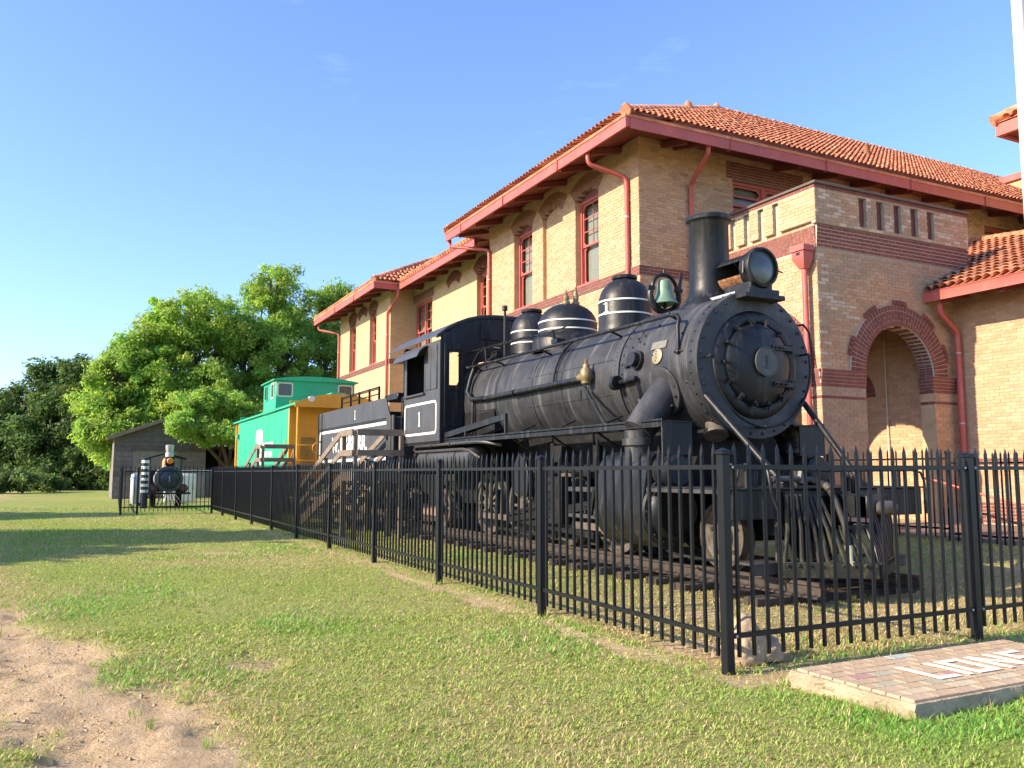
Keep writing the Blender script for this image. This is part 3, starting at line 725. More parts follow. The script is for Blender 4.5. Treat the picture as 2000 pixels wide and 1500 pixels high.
# capitals and narrow bands of the piers
mb = MB(); mm = MB()
def red_courses(fr, mb, mm, u0, u1, z0, n, out0, dout, ends=0.):
    for i in range(n):
        z = z0 + i*PITCH; o = out0 + dout*i; e = ends*i
        fr.box(mm, u0-e+.004, u1+e-.004, z, z+PITCH, -.01, o-.006)
        u = u0 - e - (.11 if i % 2 else 0)
        while u < u1 + e - .02:
            a, b = max(u, u0-e), min(u+.207, u1+e)
            if b - a > .03: fr.box(mb, a, b, z+.006, z+PITCH-.005, -.005, o)
            u += .218
red_courses(F_pf, mb, mm, -.01, 1.30, 3.17, 5, .016, .008); red_courses(F_pf, mb, mm, -.004, 1.29, 2.92, 1, .012, 0)
red_courses(F_pf, mb, mm, 3.44, 4.26, 3.17, 5, .02, .016, .020); red_courses(F_pf, mb, mm, 3.465, 4.24, 2.92, 1, .012, 0)
red_courses(F_pf, mb, mm, -.012, 4.82, 7.362, 1, .012, 0)
part('pier_band_bricks', mb, M_redbrick, pw, kind='stuff'); part('pier_band_mortar', mm, M_redmortar, pw)
# recessed parapet slots lined with dark bricks
mb = MB()
for k in range(5):
    u0 = 1.21+.55*k
    F_pf.box(mb, u0, u0+.24, 6.68, 7.33, -.001, .0005)
part('slot_back', mb, M_redbrick, pw)
mb = MB()
for k in range(6):
    a = -.085 if k == 0 else 1.45+.55*(k-1); b = 1.21+.55*k if k < 5 else 4.82
    F_pf.box(mb, a, b, 6.605, 7.36, -.02, .085)
for k in range(5): F_pf.box(mb, 1.21+.55*k, 1.45+.55*k, 7.33, 7.36, -.02, .085); F_pf.box(mb, 1.21+.55*k, 1.45+.55*k, 6.605, 6.68, -.02, .085)
par = part('parapet', mb, M_mortar, depot)
FP2 = FR((XP-.085,YP-.085,0),(1,0,0),(0,-1,0))
V, Fq, Cc = bricks(FP2, 4.905, 6.608, 7.36, [rect(1.295+.55*k, 1.535+.55*k, 6.68, 7.33) for k in range(5)], pal_porch, brng); put('brickwork', np_mesh('brickwork', V, Fq, M_brick, Cc), par, kind='stuff')
mb = MB(); mb.bx(XP-.14, 18.32, YP-.15, YP+.28, 7.44, 7.50); mb.bx(XP-.14, XP+.26, YP+.28, YM, 7.44, 7.50); part('coping', mb, M_coping, par, .008)
mb = MB(); mm = MB(); F2 = FR((XP,YP-.085,0),(1,0,0),(0,-1,0)); red_courses(F2, mb, mm, -.097, 4.83, 7.363, 1, .012, 0); part('coping_course', mb, M_redbrick, par, kind='stuff'); part('course_mortar', mm, M_redmortar, par)

# --- porch left face, lit by the sun
LC = 1.66
larch = arched(LC, HW, .1, SPR); lring = arched(LC, HW+.46, 3.53, SPR)
lslots = [rect(1.72+.46*k-.93, 1.72+.46*k-.75, 6.68, 7.33) for k in range(4)]
pl = part('porch_side_wall', backing(F_pl, 3.3-.36, .1, 7.44, [larch]), M_mortar, depot)
lskip = [larch, lring, rect(-.1,5,6.10,6.60), rect(-.1,5,7.355,7.5), rect(2.745,3.4,3.165,3.545), rect(2.745,3.4,2.915,2.995)] + lslots
brick_part('brickwork', pl, F_pl, 3.3, .55, 7.44, lskip, pal_clean, brng)
mb = MB(); mm = MB()
red_courses(F_pl, mb, mm, 0, 3.31, 6.115, 6, .012, .009); red_courses(F_pl, mb, mm, 2.745, 3.31, 3.17, 5, .016, .008); red_courses(F_pl, mb, mm, 2.745, 3.302, 2.92, 1, .012, 0)
for i in range(NV):
    t0, t1 = math.pi*(i+.06)/NV, math.pi*(i+.94)/NV
    for r0, r1 in ((HW+.002,HW+.212),(HW+.222,HW+.327),(HW+.337,HW+.452)): F_pl.polar(mb, LC, SPR, r0, r1, t0, t1, 0, .03)
part('red_brickwork', mb, M_redbrick, pl, kind='stuff'); part('band_mortar', mm, M_redmortar, pl)
mb = MB()
for k in range(5):
    a = 0 if k == 0 else 1.72+.46*(k-1)-.75; b = 1.72+.46*k-.93 if k < 4 else 3.28
    F_pl.box(mb, a, b, 6.66, 7.36, -.02, .085)
for k in range(4): F_pl.box(mb, 1.72+.46*k-.93, 1.72+.46*k-.75, 7.33, 7.36, -.02, .085)
lp = part('side_parapet', mb, M_mortar, depot)
FL2 = FR((XP-.085,YM,0),(0,-1,0),(-1,0,0)); V, Fq, Cc = bricks(FL2, 3.385, 6.665, 7.36, lslots, pal_clean, brng); put('brickwork', np_mesh('brickwork', V, Fq, M_brick, Cc), lp, kind='stuff')
mb = MB(); mm = MB(); red_courses(FL2, mb, mm, 0, 3.39, 7.363, 1, .012, 0); part('coping_course', mb, M_redbrick, lp, kind='stuff'); part('course_mortar', mm, M_redmortar, lp)
for uu in (CU-HW-.012, CU+HW-.004): mb = MB(); F_pf.box(mb, uu, uu+.016, .2, SPR, -.345, -.004); part('jamb_lining', mb, M_bricktex, pw)
for uu in (LC-HW-.012, LC+HW-.004): mb = MB(); F_pl.box(mb, uu, uu+.016, .2, SPR, -.345, -.004); part('jamb_lining', mb, M_bricktex, pl)
mb = MB(); mm = MB(); F_jr = FR((XP+CU+HW,YP+.35,0),(0,-1,0),(-1,0,0)); red_courses(F_jr, mb, mm, 0, .36, 3.17, 5, .01, .014); red_courses(F_jr, mb, mm, 0, .355, 2.92, 1, .008, 0); part('jamb_bricks', mb, M_redbrick, pw, kind='stuff'); part('jamb_mortar', mm, M_redmortar, pw)
# --- arch soffits and porch interior
mb = MB()
for i in range(60):
    t0, t1 = math.pi*(i+.07)/60, math.pi*(i+.93)/60
    for j in range(2): F_pf.polar(mb, CU, SPR, HW-.006, HW+.02, t0, t1, -.345+.175*j, -.182+.175*j)
part('soffit_bricks', mb, M_redbrick, pw, kind='stuff')
mb = MB(); F_pf.polar(mb, CU, SPR, HW-.001, HW+.015, 0, math.pi, -.36, .0, 40); part('soffit_mortar', mb, M_mortar, pw)
F_in = FR((17.35,YM,0),(0,-1,0),(-1,0,0))
inw = part('porch_inner_wall', MB().bx(17.35, 17.6, YP+.352, YM, .2, 5.8), M_mortar, depot)
indoor = arched(.55, .55, .2, 3.25); inring = arched(.55, .85, 3.25, 3.25)
brick_part('brickwork', inw, F_in, 2.95, .3, 5.8, [indoor, inring], pal_clean, brng)
mb = MB()
for i in range(22):
    t0, t1 = math.pi*(i+.06)/22, math.pi*(i+.94)/22
    for r0, r1 in ((.552,.69),(.70,.84)): F_in.polar(mb, .55, 3.25, r0, r1, t0, t1, 0, .02)
part('door_arch_bricks', mb, M_redbrick, inw, kind='stuff')
mb = MB(); F_in.box(mb, .05, 1.05, .25, 3.3, -.0, .012); part('door_recess', mb, M_redd, inw)
part('porch_ceiling', MB().bx(XP+.36, 17.6, YP+.36, YM, 5.8, 5.95), M_redd, depot)
part('porch_roof_deck', MB().bx(XP+.3, 18.25, YP+.3, YM, 6.5, 6.56), M_coping, depot)
part('porch_floor', MB().bx(XP-.3, 17.9, YP-.35, YM, .05, .30), M_conc, depot, .01)
part('porch_steps', MB().bx(14.2, 16.9, YP-.8, YP-.36, .02, .20), M_conc, depot, .01)
part('conduit', MB().cyl((17.29,14.15,.3),(17.29,14.15,4.6),.016,n=8), M_flesh, depot)
part('porch_right_wall', MB().bx(17.95, 18.3, YP+.36, YM, 5.2, 7.44), M_bricktex, depot)
part('porch_door_post', MB().bx(14.80, 14.86, YP+.1, YP+.2, .3, 2.9), M_red, depot)

# --- wing wall towards the viewer
ww = part('wing_wall', MB().bx(17.74, 18.1, 4.6, YP, .1, 5.72), M_mortar, depot)
brick_part('brickwork', ww, F_wing, 8.0, .3, 5.72, [rect(-.1,9,1.56,1.72), rect(-.1,9,.3,.76)], pal_clean, brng)
mb = MB(); mm = MB(); red_courses(F_wing, mb, mm, 0, 8.0, 1.565, 2, .014, 0); red_courses(F_wing, mb, mm, 0, 8.0, .31, 6, .014, 0); part('red_brickwork', mb, M_redbrick, ww, kind='stuff'); part('band_mortar', mm, M_redmortar, ww)

# --- main block walls
win_ml = [(24.12-y1, 24.12-y0) for y0, y1 in ((17.63,18.79),(21.20,22.38))]; nich = (24.12-20.57, 24.12-19.43)
wo = [arched((a+b)/2, (b-a)/2, 6.21, 8.55, .2) for a, b in win_ml]
no = arched(sum(nich)/2, (nich[1]-nich[0])/2, 6.21, 8.55, .2)
ml = part('side_wall', backing(F_ml, 8.22-.352, .1, 9.4, wo + [no]), M_mortar, depot)
def arch_skip(a, b): return arched((a+b)/2, (b-a)/2 + .02, 8.55, 8.55, .62)
brick_part('brickwork', ml, F_ml, 8.22, .3, 9.4, wo + [no, rect(-.1,9,5.99,6.21)] + [arch_skip(*w) for w in win_ml + [nich]], pal_clean, brng)
F_ni = FR((XB+.10,24.12,0),(0,-1,0),(-1,0,0))
mb = MB(); mm = MB(); red_courses(F_ml, mb, mm, 0, 8.23, 5.992, 3, .03, .004); 
def seg_arch(fr, mb, mm, a, b, spring, rise, rows=2, L=.2, n=15, out=.014, deep=-.16):
    hw = (b-a)/2; rr = (hw*hw+rise*rise)/(2*rise); cv = spring + rise - rr; cu = (a+b)/2; h = math.asin(hw/rr)
    fr.polar(mm, cu, cv, rr+.003, rr+rows*(L+.01), math.pi/2-h, math.pi/2+h, deep, out-.008, n)
    for j in range(rows):
        for i in range(n):
            t0 = math.pi/2 - h + 2*h*(i+.07)/n; t1 = math.pi/2 - h + 2*h*(i+.93)/n
            fr.polar(mb, cu, cv, rr + j*(L+.01) - .002, rr + j*(L+.01) + L, t0, t1, deep, out)
ma = MB()
for w in win_ml: seg_arch(F_ml, ma, mm, *w, 8.55, .2)
seg_arch(F_ml, ma, mm, *nich, 8.55, .2, deep=-.10)
part('window_arch_bricks', ma, M_brownbrick, ml, kind='stuff')
part('red_brickwork', mb, M_redbrick, ml, kind='stuff'); part('band_mortar', mm, M_redmortar, ml)
mb = MB(); F_ml.box(mb, nich[0]-.05, nich[1]+.05, 6.1, 8.85, -.34, -.11); nb = part('niche_back', mb, M_mortar, ml)
FN = FR((XB+.11,24.12,0),(0,-1,0),(-1,0,0)); V, Fq, Cc = bricks(FN, 8.22, 6.22, 8.8, [rect(-1,nich[0],0,10), rect(nich[1],10,0,10)], pal_clean, brng); put('brickwork', np_mesh('brickwork', V, Fq, M_brick, Cc), nb, kind='stuff')
for a, b, dp in [(*nich, -.12)] + [(*w, -.2) for w in win_ml]:
    for u0, u1 in ((a-.001, a+.010), (b-.010, b+.001)): mb = MB(); F_ml.box(mb, u0, u1, 6.21, 8.56, dp, -.003); part('jamb_lining', mb, M_bricktex, ml)

def sash_window(parent, fr, a, b, v0, v1, depth=.17, arch=.0, pairs=1, cols=2, rows=3, tr=False):
    """one timber window with two sashes; frame, sashes, panes and blind are its pieces"""
    f = MB(); e = .07
    fr.box(f, a, a+e, v0, v1, -depth-.1, -depth+.03); fr.box(f, b-e, b, v0, v1, -depth-.1, -depth+.03)
    fr.box(f, a+e, b-e, v1-e, v1, -depth-.1, -depth+.03); fr.box(f, a-.02, b+.02, v0, v0+.06, -depth-.1, -.02)
    hd = MB()
    if arch: fr.poly(hd, [(a,v1),(b,v1)] + [(a + (b-a)*(1-k/8), v1 + arch*(1-(2*k/8-1)**2)) for k in range(0,9)], -depth-.08, -depth+.02)
    if pairs == 2: c = (a+b)/2; fr.box(f, c-.06, c+.06, v0+.06, v1-e, -depth-.1, -depth+.03)
    w = part('window', f, M_red, parent)
    if arch: part('head_panel', hd, M_redd, w)  # darker red here: shade under the arch and eave put into the colour
    sp = [(a+e, b-e)] if pairs == 1 else [(a+e,(a+b)/2-.06),((a+b)/2+.06,b-e)]
    vm = v0 + (v1-v0)*.48
    s = MB(); g = MB(); bl = MB()
    for p, q in sp:
        for lo, hi, wd in ((v0+.06, vm+.03, -depth-.05), (vm-.03, v1-e, -depth-.01)):
            r = .055
            fr.box(s, p, p+r, lo, hi, wd-.03, wd); fr.box(s, q-r, q, lo, hi, wd-.03, wd); fr.box(s, p+r, q-r, lo, lo+r, wd-.03, wd); fr.box(s, p+r, q-r, hi-r, hi, wd-.03, wd)
            fr.box(g, p+r, q-r, lo+r, hi-r, wd-.02, wd-.015)
            for cu, cv, sx, sy in ((p+r,lo+r,1,1),(q-r,lo+r,-1,1),(p+r,hi-r,1,-1),(q-r,hi-r,-1,-1)):
                fr.poly(s, [(cu,cv),(cu+sx*.09,cv),(cu,cv+sy*.09)], wd-.028, wd-.003)
        wd = -depth-.01
        for k in range(1, cols): u = p + (q-p)*k/cols; fr.box(s, u-.012, u+.012, vm+.025, v1-e-.05, wd-.026, wd-.004)
        for k in range(1, rows): v = vm + .03 + (v1-e-.05-vm-.03)*k/rows; fr.box(s, p+.05, q-.05, v-.012, v+.012, wd-.026, wd-.004)
        fr.box(bl, p, q, v0+.06, v1, -depth-.16, -depth-.14)
    part('sash', s, M_red, w); part('pane', g, M_pane, w); part('blind', bl, M_blind, w)
    return w
for a, b in win_ml: sash_window(depot, F_ml, a+.01, b-.01, 6.22, 8.54, .18, .2)
# front of the main block
fo = [rect(14.2-XB,16.45-XB,6.3,8.74), rect(24.05-XB,25.45-XB,6.3,8.9)]
mf = part('front_wall', backing(F_mf, 24, .1, 9.4, fo), M_mortar, depot)
brick_part('brickwork', mf, F_mf, 20, .3, 9.4, fo + [rect(-.1,21,5.99,6.21), rect(14.0-XB,16.6-XB,8.74,9.2)], pal_front, brng)
mb = MB(); mm = MB(); red_courses(F_mf, mb, mm, -.04, 20, 5.992, 3, .03, .004); red_courses(F_mf, mb, mm, 14.0-XB, 16.6-XB, 8.745, 6, .012, 0); part('red_brickwork', mb, M_redbrick, mf, kind='stuff'); part('band_mortar', mm, M_redmortar, mf)
sash_window(depot, F_mf, 14.22-XB, 16.43-XB, 6.3, 8.05, .14, pairs=2, cols=1, rows=1)
sash_window(depot, F_mf, 14.22-XB, 16.43-XB, 8.06, 8.73, .14, pairs=2, cols=1, rows=1)
sash_window(depot, F_mf, 24.07-XB, 25.43-XB, 6.3, 8.88, .14, pairs=1, cols=1, rows=1)
# recessed middle and far pavilion
XR = 12.39
rw = MB(); rops = []
F_re = FR((XR,34.05,0),(0,-1,0),(-1,0,0)); wr = [(34.05-27.45,34.05-26.62),(34.05-34.0,34.05-31.85)]; rn = (34.05-30.13,34.05-29.08)
rops = [arched((a+b)/2,(b-a)/2,6.21,8.55,.2) if b-a < 1.5 else rect(a,b,6.21,8.6) for a, b in wr]
re_ = part('recessed_wall', backing(F_re, 9.93, .1, 9.4, rops), M_bricktex, depot)
mb = MB(); mm = MB(); red_courses(F_re, mb, mm, 0, 9.93, 5.992, 3, .03, .004); seg_arch(F_re, mb, mm, *wr[0], 8.55, .2); seg_arch(F_re, mb, mm, *rn, 8.55, .2, deep=-.02); red_courses(F_re, mb, mm, wr[1][0]-.15, wr[1][1]+.15, 8.6, 5, .012, 0)
part('red_brickwork', mb, M_redbrick, re_, kind='stuff'); part('band_mortar', mm, M_redmortar, re_)
sash_window(depot, F_re, wr[0][0]+.01, wr[0][1]-.01, 6.22, 8.54, .18, .2); sash_window(depot, F_re, wr[1][0]+.01, wr[1][1]-.01, 6.22, 8.59, .14, pairs=2)
F_bl = FR((XB,42.06,0),(0,-1,0),(-1,0,0)); F_bf = FR((XB,34.05,0),(1,0,0),(0,-1,0))
wb = [(42.06-37.0,42.06-36.0),(42.06-40.3,42.06-39.2)]; bn = (42.06-38.68,42.06-37.55)
bo = [arched((a+b)/2,(b-a)/2,6.21,8.55,.2) for a, b in wb]
bw = part('pavilion_wall', backing(F_bl, 8.01, .1, 9.4, bo), M_bricktex, depot)
mb = MB(); mm = MB(); red_courses(F_bl, mb, mm, 0, 8.02, 5.992, 3, .03, .004); red_courses(F_bf, mb, mm, -.03, 1.2, 5.992, 3, .03, .004)
for w in wb: seg_arch(F_bl, mb, mm, *w, 8.55, .2)
seg_arch(F_bl, mb, mm, *bn, 8.55, .2, deep=-.02)
part('red_brickwork', mb, M_redbrick, bw, kind='stuff'); part('band_mortar', mm, M_redmortar, bw)
part('pavilion_front_wall', MB().bx(XB+.35, 20, 34.05, 34.4, .1, 9.4), M_bricktex, depot)
part('rear_wall', MB().bx(XB+.36, 34, 41.7, 42.05, .1, 9.4), M_bricktex, depot)
part('light_block_core', MB().bx(XR+1.2, 33, YM+1.2, 41, .1, 9.4), M_dark, depot)  # unseen dark box added inside the walls to block light
for a, b in wb: sash_window(depot, F_bl, a+.01, b-.01, 6.22, 8.54, .18, .2)
def niche(fr, n, parent):
    mb = MB(); fr.box(mb, n[0], n[0]+.03, 6.21, 8.6, 0, .02); part('niche_edge', mb, M_redbrick, parent)

# --- eaves: gutter, soffit, rafters
OV = 1.11; XG, YG = XB-OV, YM-OV
gut = [(0,0),(.0,.26),(-.03,.29),(.12,.29),(.12,.05)]
def gutter_run(parent, a, b, horiz):
    mb = MB()
    if horiz == 'y': mb.prism([(a[0]+p[0], 8.93+p[1]) for p in gut], 'y', a[1], b)
    else: mb.prism([(a[1]+p[0], 8.93+p[1]) for p in gut], 'x', a[0], b)
    return part('gutter', mb, M_red, parent, .008)
gutter_run(depot, (XG, YG), 25.23, 'y'); gutter_run(depot, (XG+.13, YG), 34, 'x')
gutter_run(depot, (XR-OV, 25.23), 32.98, 'y'); gutter_run(depot, (XG, 32.94), 43.1, 'y'); gutter_run(depot, (XG+.12, 32.94), XR-OV+.05, 'x')
def soffit(x0, y0, x1, y1, z0, z1, dirn):
    """thin sloping boards from the gutter back to the wall"""
    mb = MB()
    if dirn == 'x': mb.add([(x0,y0,z0),(x0,y1,z0),(x1,y1,z1),(x1,y0,z1),(x0,y0,z0+.04),(x0,y1,z0+.04),(x1,y1,z1+.04),(x1,y0,z1+.04)], [(0,1,2,3),(7,6,5,4),(0,4,5,1),(1,5,6,2),(2,6,7,3),(3,7,4,0)])
    else: mb.add([(x0,y0,z0),(x1,y0,z0),(x1,y1,z1),(x0,y1,z1),(x0,y0,z0+.04),(x1,y0,z0+.04),(x1,y1,z1+.04),(x0,y1,z1+.04)], [(0,1,2,3),(7,6,5,4),(0,4,5,1),(1,5,6,2),(2,6,7,3),(3,7,4,0)])
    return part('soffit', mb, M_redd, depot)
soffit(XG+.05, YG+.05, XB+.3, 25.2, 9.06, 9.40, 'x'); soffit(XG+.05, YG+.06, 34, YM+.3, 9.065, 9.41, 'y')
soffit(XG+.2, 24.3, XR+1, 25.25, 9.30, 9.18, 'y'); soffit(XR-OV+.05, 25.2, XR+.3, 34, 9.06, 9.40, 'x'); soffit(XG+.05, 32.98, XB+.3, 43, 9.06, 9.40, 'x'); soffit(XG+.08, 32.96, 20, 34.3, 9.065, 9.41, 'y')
raf = MB().bx(-.0,.98,-.055,.055,-.17,-.02)
def raf_mesh():
    mb = MB(); mb.add([(0,-.05,-.16),(0,.05,-.16),(0,.05,-.02),(0,-.05,-.02),(1.02,-.05,.10),(1.02,.05,.10),(1.02,.05,.24),(1.02,-.05,.24)], [(0,1,2,3),(7,6,5,4),(0,4,5,1),(1,5,6,2),(2,6,7,3),(3,7,4,0)])
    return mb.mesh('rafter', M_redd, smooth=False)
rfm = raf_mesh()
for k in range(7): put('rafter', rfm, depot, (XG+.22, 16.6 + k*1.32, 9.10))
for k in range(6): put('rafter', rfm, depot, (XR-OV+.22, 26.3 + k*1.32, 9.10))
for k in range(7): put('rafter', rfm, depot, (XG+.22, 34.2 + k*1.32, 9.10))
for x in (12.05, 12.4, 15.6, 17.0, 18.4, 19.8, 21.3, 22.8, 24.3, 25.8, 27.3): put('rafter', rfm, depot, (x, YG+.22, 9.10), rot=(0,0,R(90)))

gj = MB().prism([(-.035,-.006),(-.035,.296),(.0,.30),(.12,.30),(.12,-.006)], 'y', -.02, .02).mesh('gutter_joint', M_red, .004)
for y in (17.8, 20.9, 23.9): put('gutter_joint', gj, depot, (XG, y, 8.93))
for y in (35.8, 39): put('gutter_joint', gj, depot, (XG, y, 8.93))
gjx = MB().prism([(-.035,-.006),(-.035,.296),(.0,.30),(.12,.30),(.12,-.006)], 'x', -.02, .02).mesh('gutter_joint', M_red, .004)
for x in (13.2, 16.3, 19.4, 22.5): put('gutter_joint', gjx, depot, (x, YG, 8.93))
# --- roofs
TC = np.array([[.54,.19,.09],[.58,.22,.10],[.50,.165,.08],[.60,.26,.14],[.45,.15,.08]])
def tile_field(name, parent, O, U, S, width, length, clip, rng, pit=.165, rowl=.31, rad=.062, nseg=4):
    """barrel tiles in courses as one mass"""
    O, U, S = map(lambda a: np.array(a, float), (O, U, S)); Nn = np.cross(U, S); Nn /= np.linalg.norm(Nn)
    if Nn[2] < 0: Nn = -Nn
    V = []; F = []; C = []
    for i in range(int(width/pit)+1):
        for j in range(int(length/rowl)+1):
            u, s = (i+.5)*pit, j*rowl
            if not clip(u, s + rowl*.5): continue
            b = len(V); h0, h1 = .03 + .016*rng.random(), .0; tc_ = TC[rng.integers(0,5)]*(.8+.4*rng.random()); u += .008*rng.normal(); C += [tc_]*(2*nseg+2)
            for q, (ss, hh, rr) in enumerate(((s-.03, h0, rad*1.06), (s+rowl, h1, rad*.9))):
                for k in range(nseg+1):
                    t = math.pi*k/nseg
                    V.append(O + U*(u - rr*math.cos(t)) + S*ss + Nn*(hh + rr*math.sin(t)))
            for k in range(nseg): F.append((b+k, b+k+1, b+nseg+2+k, b+nseg+1+k))
    return put(name, np_mesh(name, np.array(V), np.array(F), M_tilef, np.array(C), smooth=True), parent, kind='stuff')
def deck(parent, pts, name='roof'):
    mb = MB(); n = len(pts); mb.add([tuple(p) for p in pts] + [(p[0],p[1],p[2]-.06) for p in pts], [tuple(range(n)), tuple(range(2*n-1,n-1,-1))] + [(i,n+i,n+(i+1)%n,(i+1)%n) for i in range(n)])
    return part(name, mb, M_tile, parent)
ridge_me = MB().lathe((0,0,0),(0,1,0),[(.125,0),(.118,.03),(.10,.40)], 12, True, True).mesh('hip_tile', M_tile)
finial_me = MB().lathe((0,0,0),(0,0,1),[(.07,0),(.11,.05),(.12,.11),(.09,.19),(.03,.25),(0,.27)], 12).mesh('finial', M_tile)
def hip_tiles(parent, a, b, lift=.06):
    a, b = Vector(a), Vector(b); d = b - a; n = int(d.length/.38); q = d.to_track_quat('Y','Z').to_euler()
    for k in range(n): put('hip_tile', ridge_me, parent, tuple(a + d*(k/n) + Vector((0,0,lift))), rot=tuple(q))
zg = 9.24; RY = 20.0; RX = 17.3; RZ = 12.75
A0 = (XG-.02,YG-.02,zg); A1 = (XG-.02,25.25,zg); RG0 = (RX,RY,RZ); RG1 = (34,RY,RZ); FA = (34,YG-.02,zg)
roof = deck(depot, [A0, FA, RG1, RG0])
sv = Vector((0, RY-YG, RZ-zg)); sl = sv.length; sv.normalize()
hipk = (RX-XG)/sl
tile_field('roof_tile_courses', roof, (XG,YG-.06,zg+.03), (1,0,0), tuple(sv), 24, sl, lambda u, s: u > s*hipk + .05 and u < 22, brng)
r2 = deck(depot, [A0, RG0, A1])
sv2 = Vector((RX-XG, 0, RZ-zg)); sl2 = sv2.length; sv2.normalize()
tile_field('roof_tile_courses', r2, (XG-.06,25.25,zg+.03), (0,-1,0), tuple(sv2), 10.46, sl2, lambda u, s: s*5.23/sl2 + .1 < u < 10.46 - s*5.23/sl2 - .1, brng)
r3 = deck(depot, [A1, RG0, RG1, (34,25.25,zg)])
hip_tiles(roof, A0, RG0); hip_tiles(roof, RG0, (30,RY,RZ)); hip_tiles(r2, A1, RG0)
put('finial', finial_me, roof, (XG+.05,YG+.05,zg+.02)); put('finial', finial_me, roof, (RX,RY,RZ+.02)); put('finial', finial_me, r2, (XG+.1,25.15,zg+.05)); put('finial', finial_me, roof, (14.6,18.05,11.5), rot=(0,0,0))
# recess and pavilion roofs
deck(depot, [(XR-OV,25.2,zg),(XR-OV,33,zg),(XR+5,33,12.3),(XR+5,25.2,12.3)])
P0, P1, PR, PE = (XG-.02,32.92,zg), (XG-.02,43.12,zg), (XG+6.5,38,12.6), (28,38,12.6)
r5 = deck(depot, [P0, (28,32.92,zg), PE, PR]); r6 = deck(depot, [P1, P0, PR])
sv3 = Vector((0,5.08,3.36)); sl3 = sv3.length; sv3.normalize()
tile_field('roof_tile_courses', r5, (XG,32.88,zg+.03), (1,0,0), tuple(sv3), 9, sl3, lambda u, s: u > s*6.5/sl3 + .05, brng, pit=.2, rowl=.36, rad=.075)
hip_tiles(r5, P0, PR); put('finial', finial_me, r5, (XG+.05,33.0,zg))
# serrated lower edge of the tiles over the long gutters
mb = MB()
for y in np.arange(25.4, 32.8, .24): mb.cyl((XR-OV-.03,y,zg+.04),(XR-OV+.5,y,zg+.32),.085,n=8)
for y in np.arange(33.1, 43, .24): mb.cyl((XG-.03,y,zg+.04),(XG+.5,y,zg+.32),.085,n=8)
part('eave_tiles', mb, M_tile, r6, kind='stuff')
# vent pipe, fire wall and far tower
part('vent_pipe', MB().lathe((20.4,17.0,10.2),(0,0,1),[(.07,0),(.07,.62),(.11,.64),(.11,.78),(.085,.80),(.085,.92)],12), M_rust, depot)
fw = part('fire_wall', MB().bx(28.3, 28.75, 15.0, 17.9, 8, 11.45), M_bricktex, depot); part('fire_wall_coping', MB().bx(28.2, 28.85, 14.9, 18.0, 11.45, 11.68), M_red, fw)
tw = part('east_block', MB().bx(25.2, 34, 5, 14.2, .2, 11.6), M_bricktex, depot)
part('east_gutter', MB().bx(23.95, 24.1, 4.5, 15.3, 11.42, 11.78).bx(24.1, 34, 15.18, 15.3, 11.42, 11.78), M_red, tw); part('east_soffit', MB().bx(24.1, 25.3, 4.5, 15.18, 11.5, 11.55).bx(25.3, 34, 14.1, 15.18, 11.5, 11.55), M_redd, tw)
mb = MB(); mb.add([(23.9,4.5,11.80),(23.9,15.35,11.80),(29.4,9.85,15.1),(34,15.35,11.8),(29.4,4.5,15.1),(34,9.85,15.1)], [(0,1,2,4),(1,3,5,2)]); tr_ = part('east_roof', mb, M_tile, tw)
tile_field('roof_tile_courses', tr_, (23.85,15.3,11.83), (0,-1,0), tuple(Vector((5.5,0,3.3)).normalized()), 8, 6.0, lambda u, s: u > s*5.5/6.4 + .05, brng, pit=.3, rowl=.42, rad=.11)
hip_big = MB().lathe((0,0,0),(0,1,0),[(.19,0),(.17,.05),(.15,.48)], 12).mesh('hip_tile', M_tile)
a, b = Vector((23.9,15.35,11.9)), Vector((29.4,9.85,15.2)); q = (b-a).to_track_quat('Y','Z').to_euler()
for k in range(16): put('hip_tile', hip_big, tw, tuple(a + (b-a)*(k*.052)), rot=tuple(q))

# --- wing roof
sl_ = .45
def wz(x): return 5.45 + sl_*(x-16.8)
wr_ = deck(depot, [(16.8,YP,wz(16.8)),(16.8,6.4,wz(16.8)),(20.3,11.4,wz(20.3)),(22,14.97,wz(22)),(18.31,14.97,wz(18.31)),(18.31,YP,wz(18.31))])
tme = MB(); tv = []
for q, (ss, hh, rr) in enumerate(((0,.04,.082),(.37,.0,.07))):
    for k in range(7):
        t = math.pi*k/6; tv.append((ss, -rr*math.cos(t), hh + rr*math.sin(t)))
tme.add(tv, [(k,k+1,8+k,7+k) for k in range(6)])
t_me = tme.mesh('roof_tile', M_tile, recalc=False)
ang = -math.atan(sl_)
def hipx(yy): return 20.3 + (yy-11.4)*(1.7/3.57) if yy > 11.4 else 16.8 + (yy-6.4)*.7
for i in range(11):
    yy = YP - .10 - .205*i
    for j in range(14):
        x = 16.78 + j*.32
        if x < hipx(yy) - .1: put('roof_tile', t_me, wr_, (x + brng.normal()*.008, yy + brng.normal()*.006, wz(x)+.02), rot=(brng.normal()*.02, ang, brng.normal()*.02))
for i in range(11):
    yy = YP + .10 + .205*i
    for j in range(14):
        x = 18.4 + j*.32
        if x < hipx(yy) - .1: put('roof_tile', t_me, wr_, (x + brng.normal()*.008, yy + brng.normal()*.006, wz(x)+.02), rot=(brng.normal()*.02, ang, brng.normal()*.02))
tile_field('roof_tile_courses', wr_, (16.78,10.30,wz(16.78)+.02), (0,-1,0), tuple(Vector((1,0,sl_)).normalized()), 3.9, 4.6, lambda u, s: 16.78 + s*.912 < hipx(10.3-u) - .1, brng, pit=.205, rowl=.35, rad=.08)
hip_tiles(wr_, (16.8,6.4,wz(16.8)), (20.3,11.4,wz(20.3)), .08); hip_tiles(wr_, (20.3,11.4,wz(20.3)), (22,14.97,wz(22)), .08)
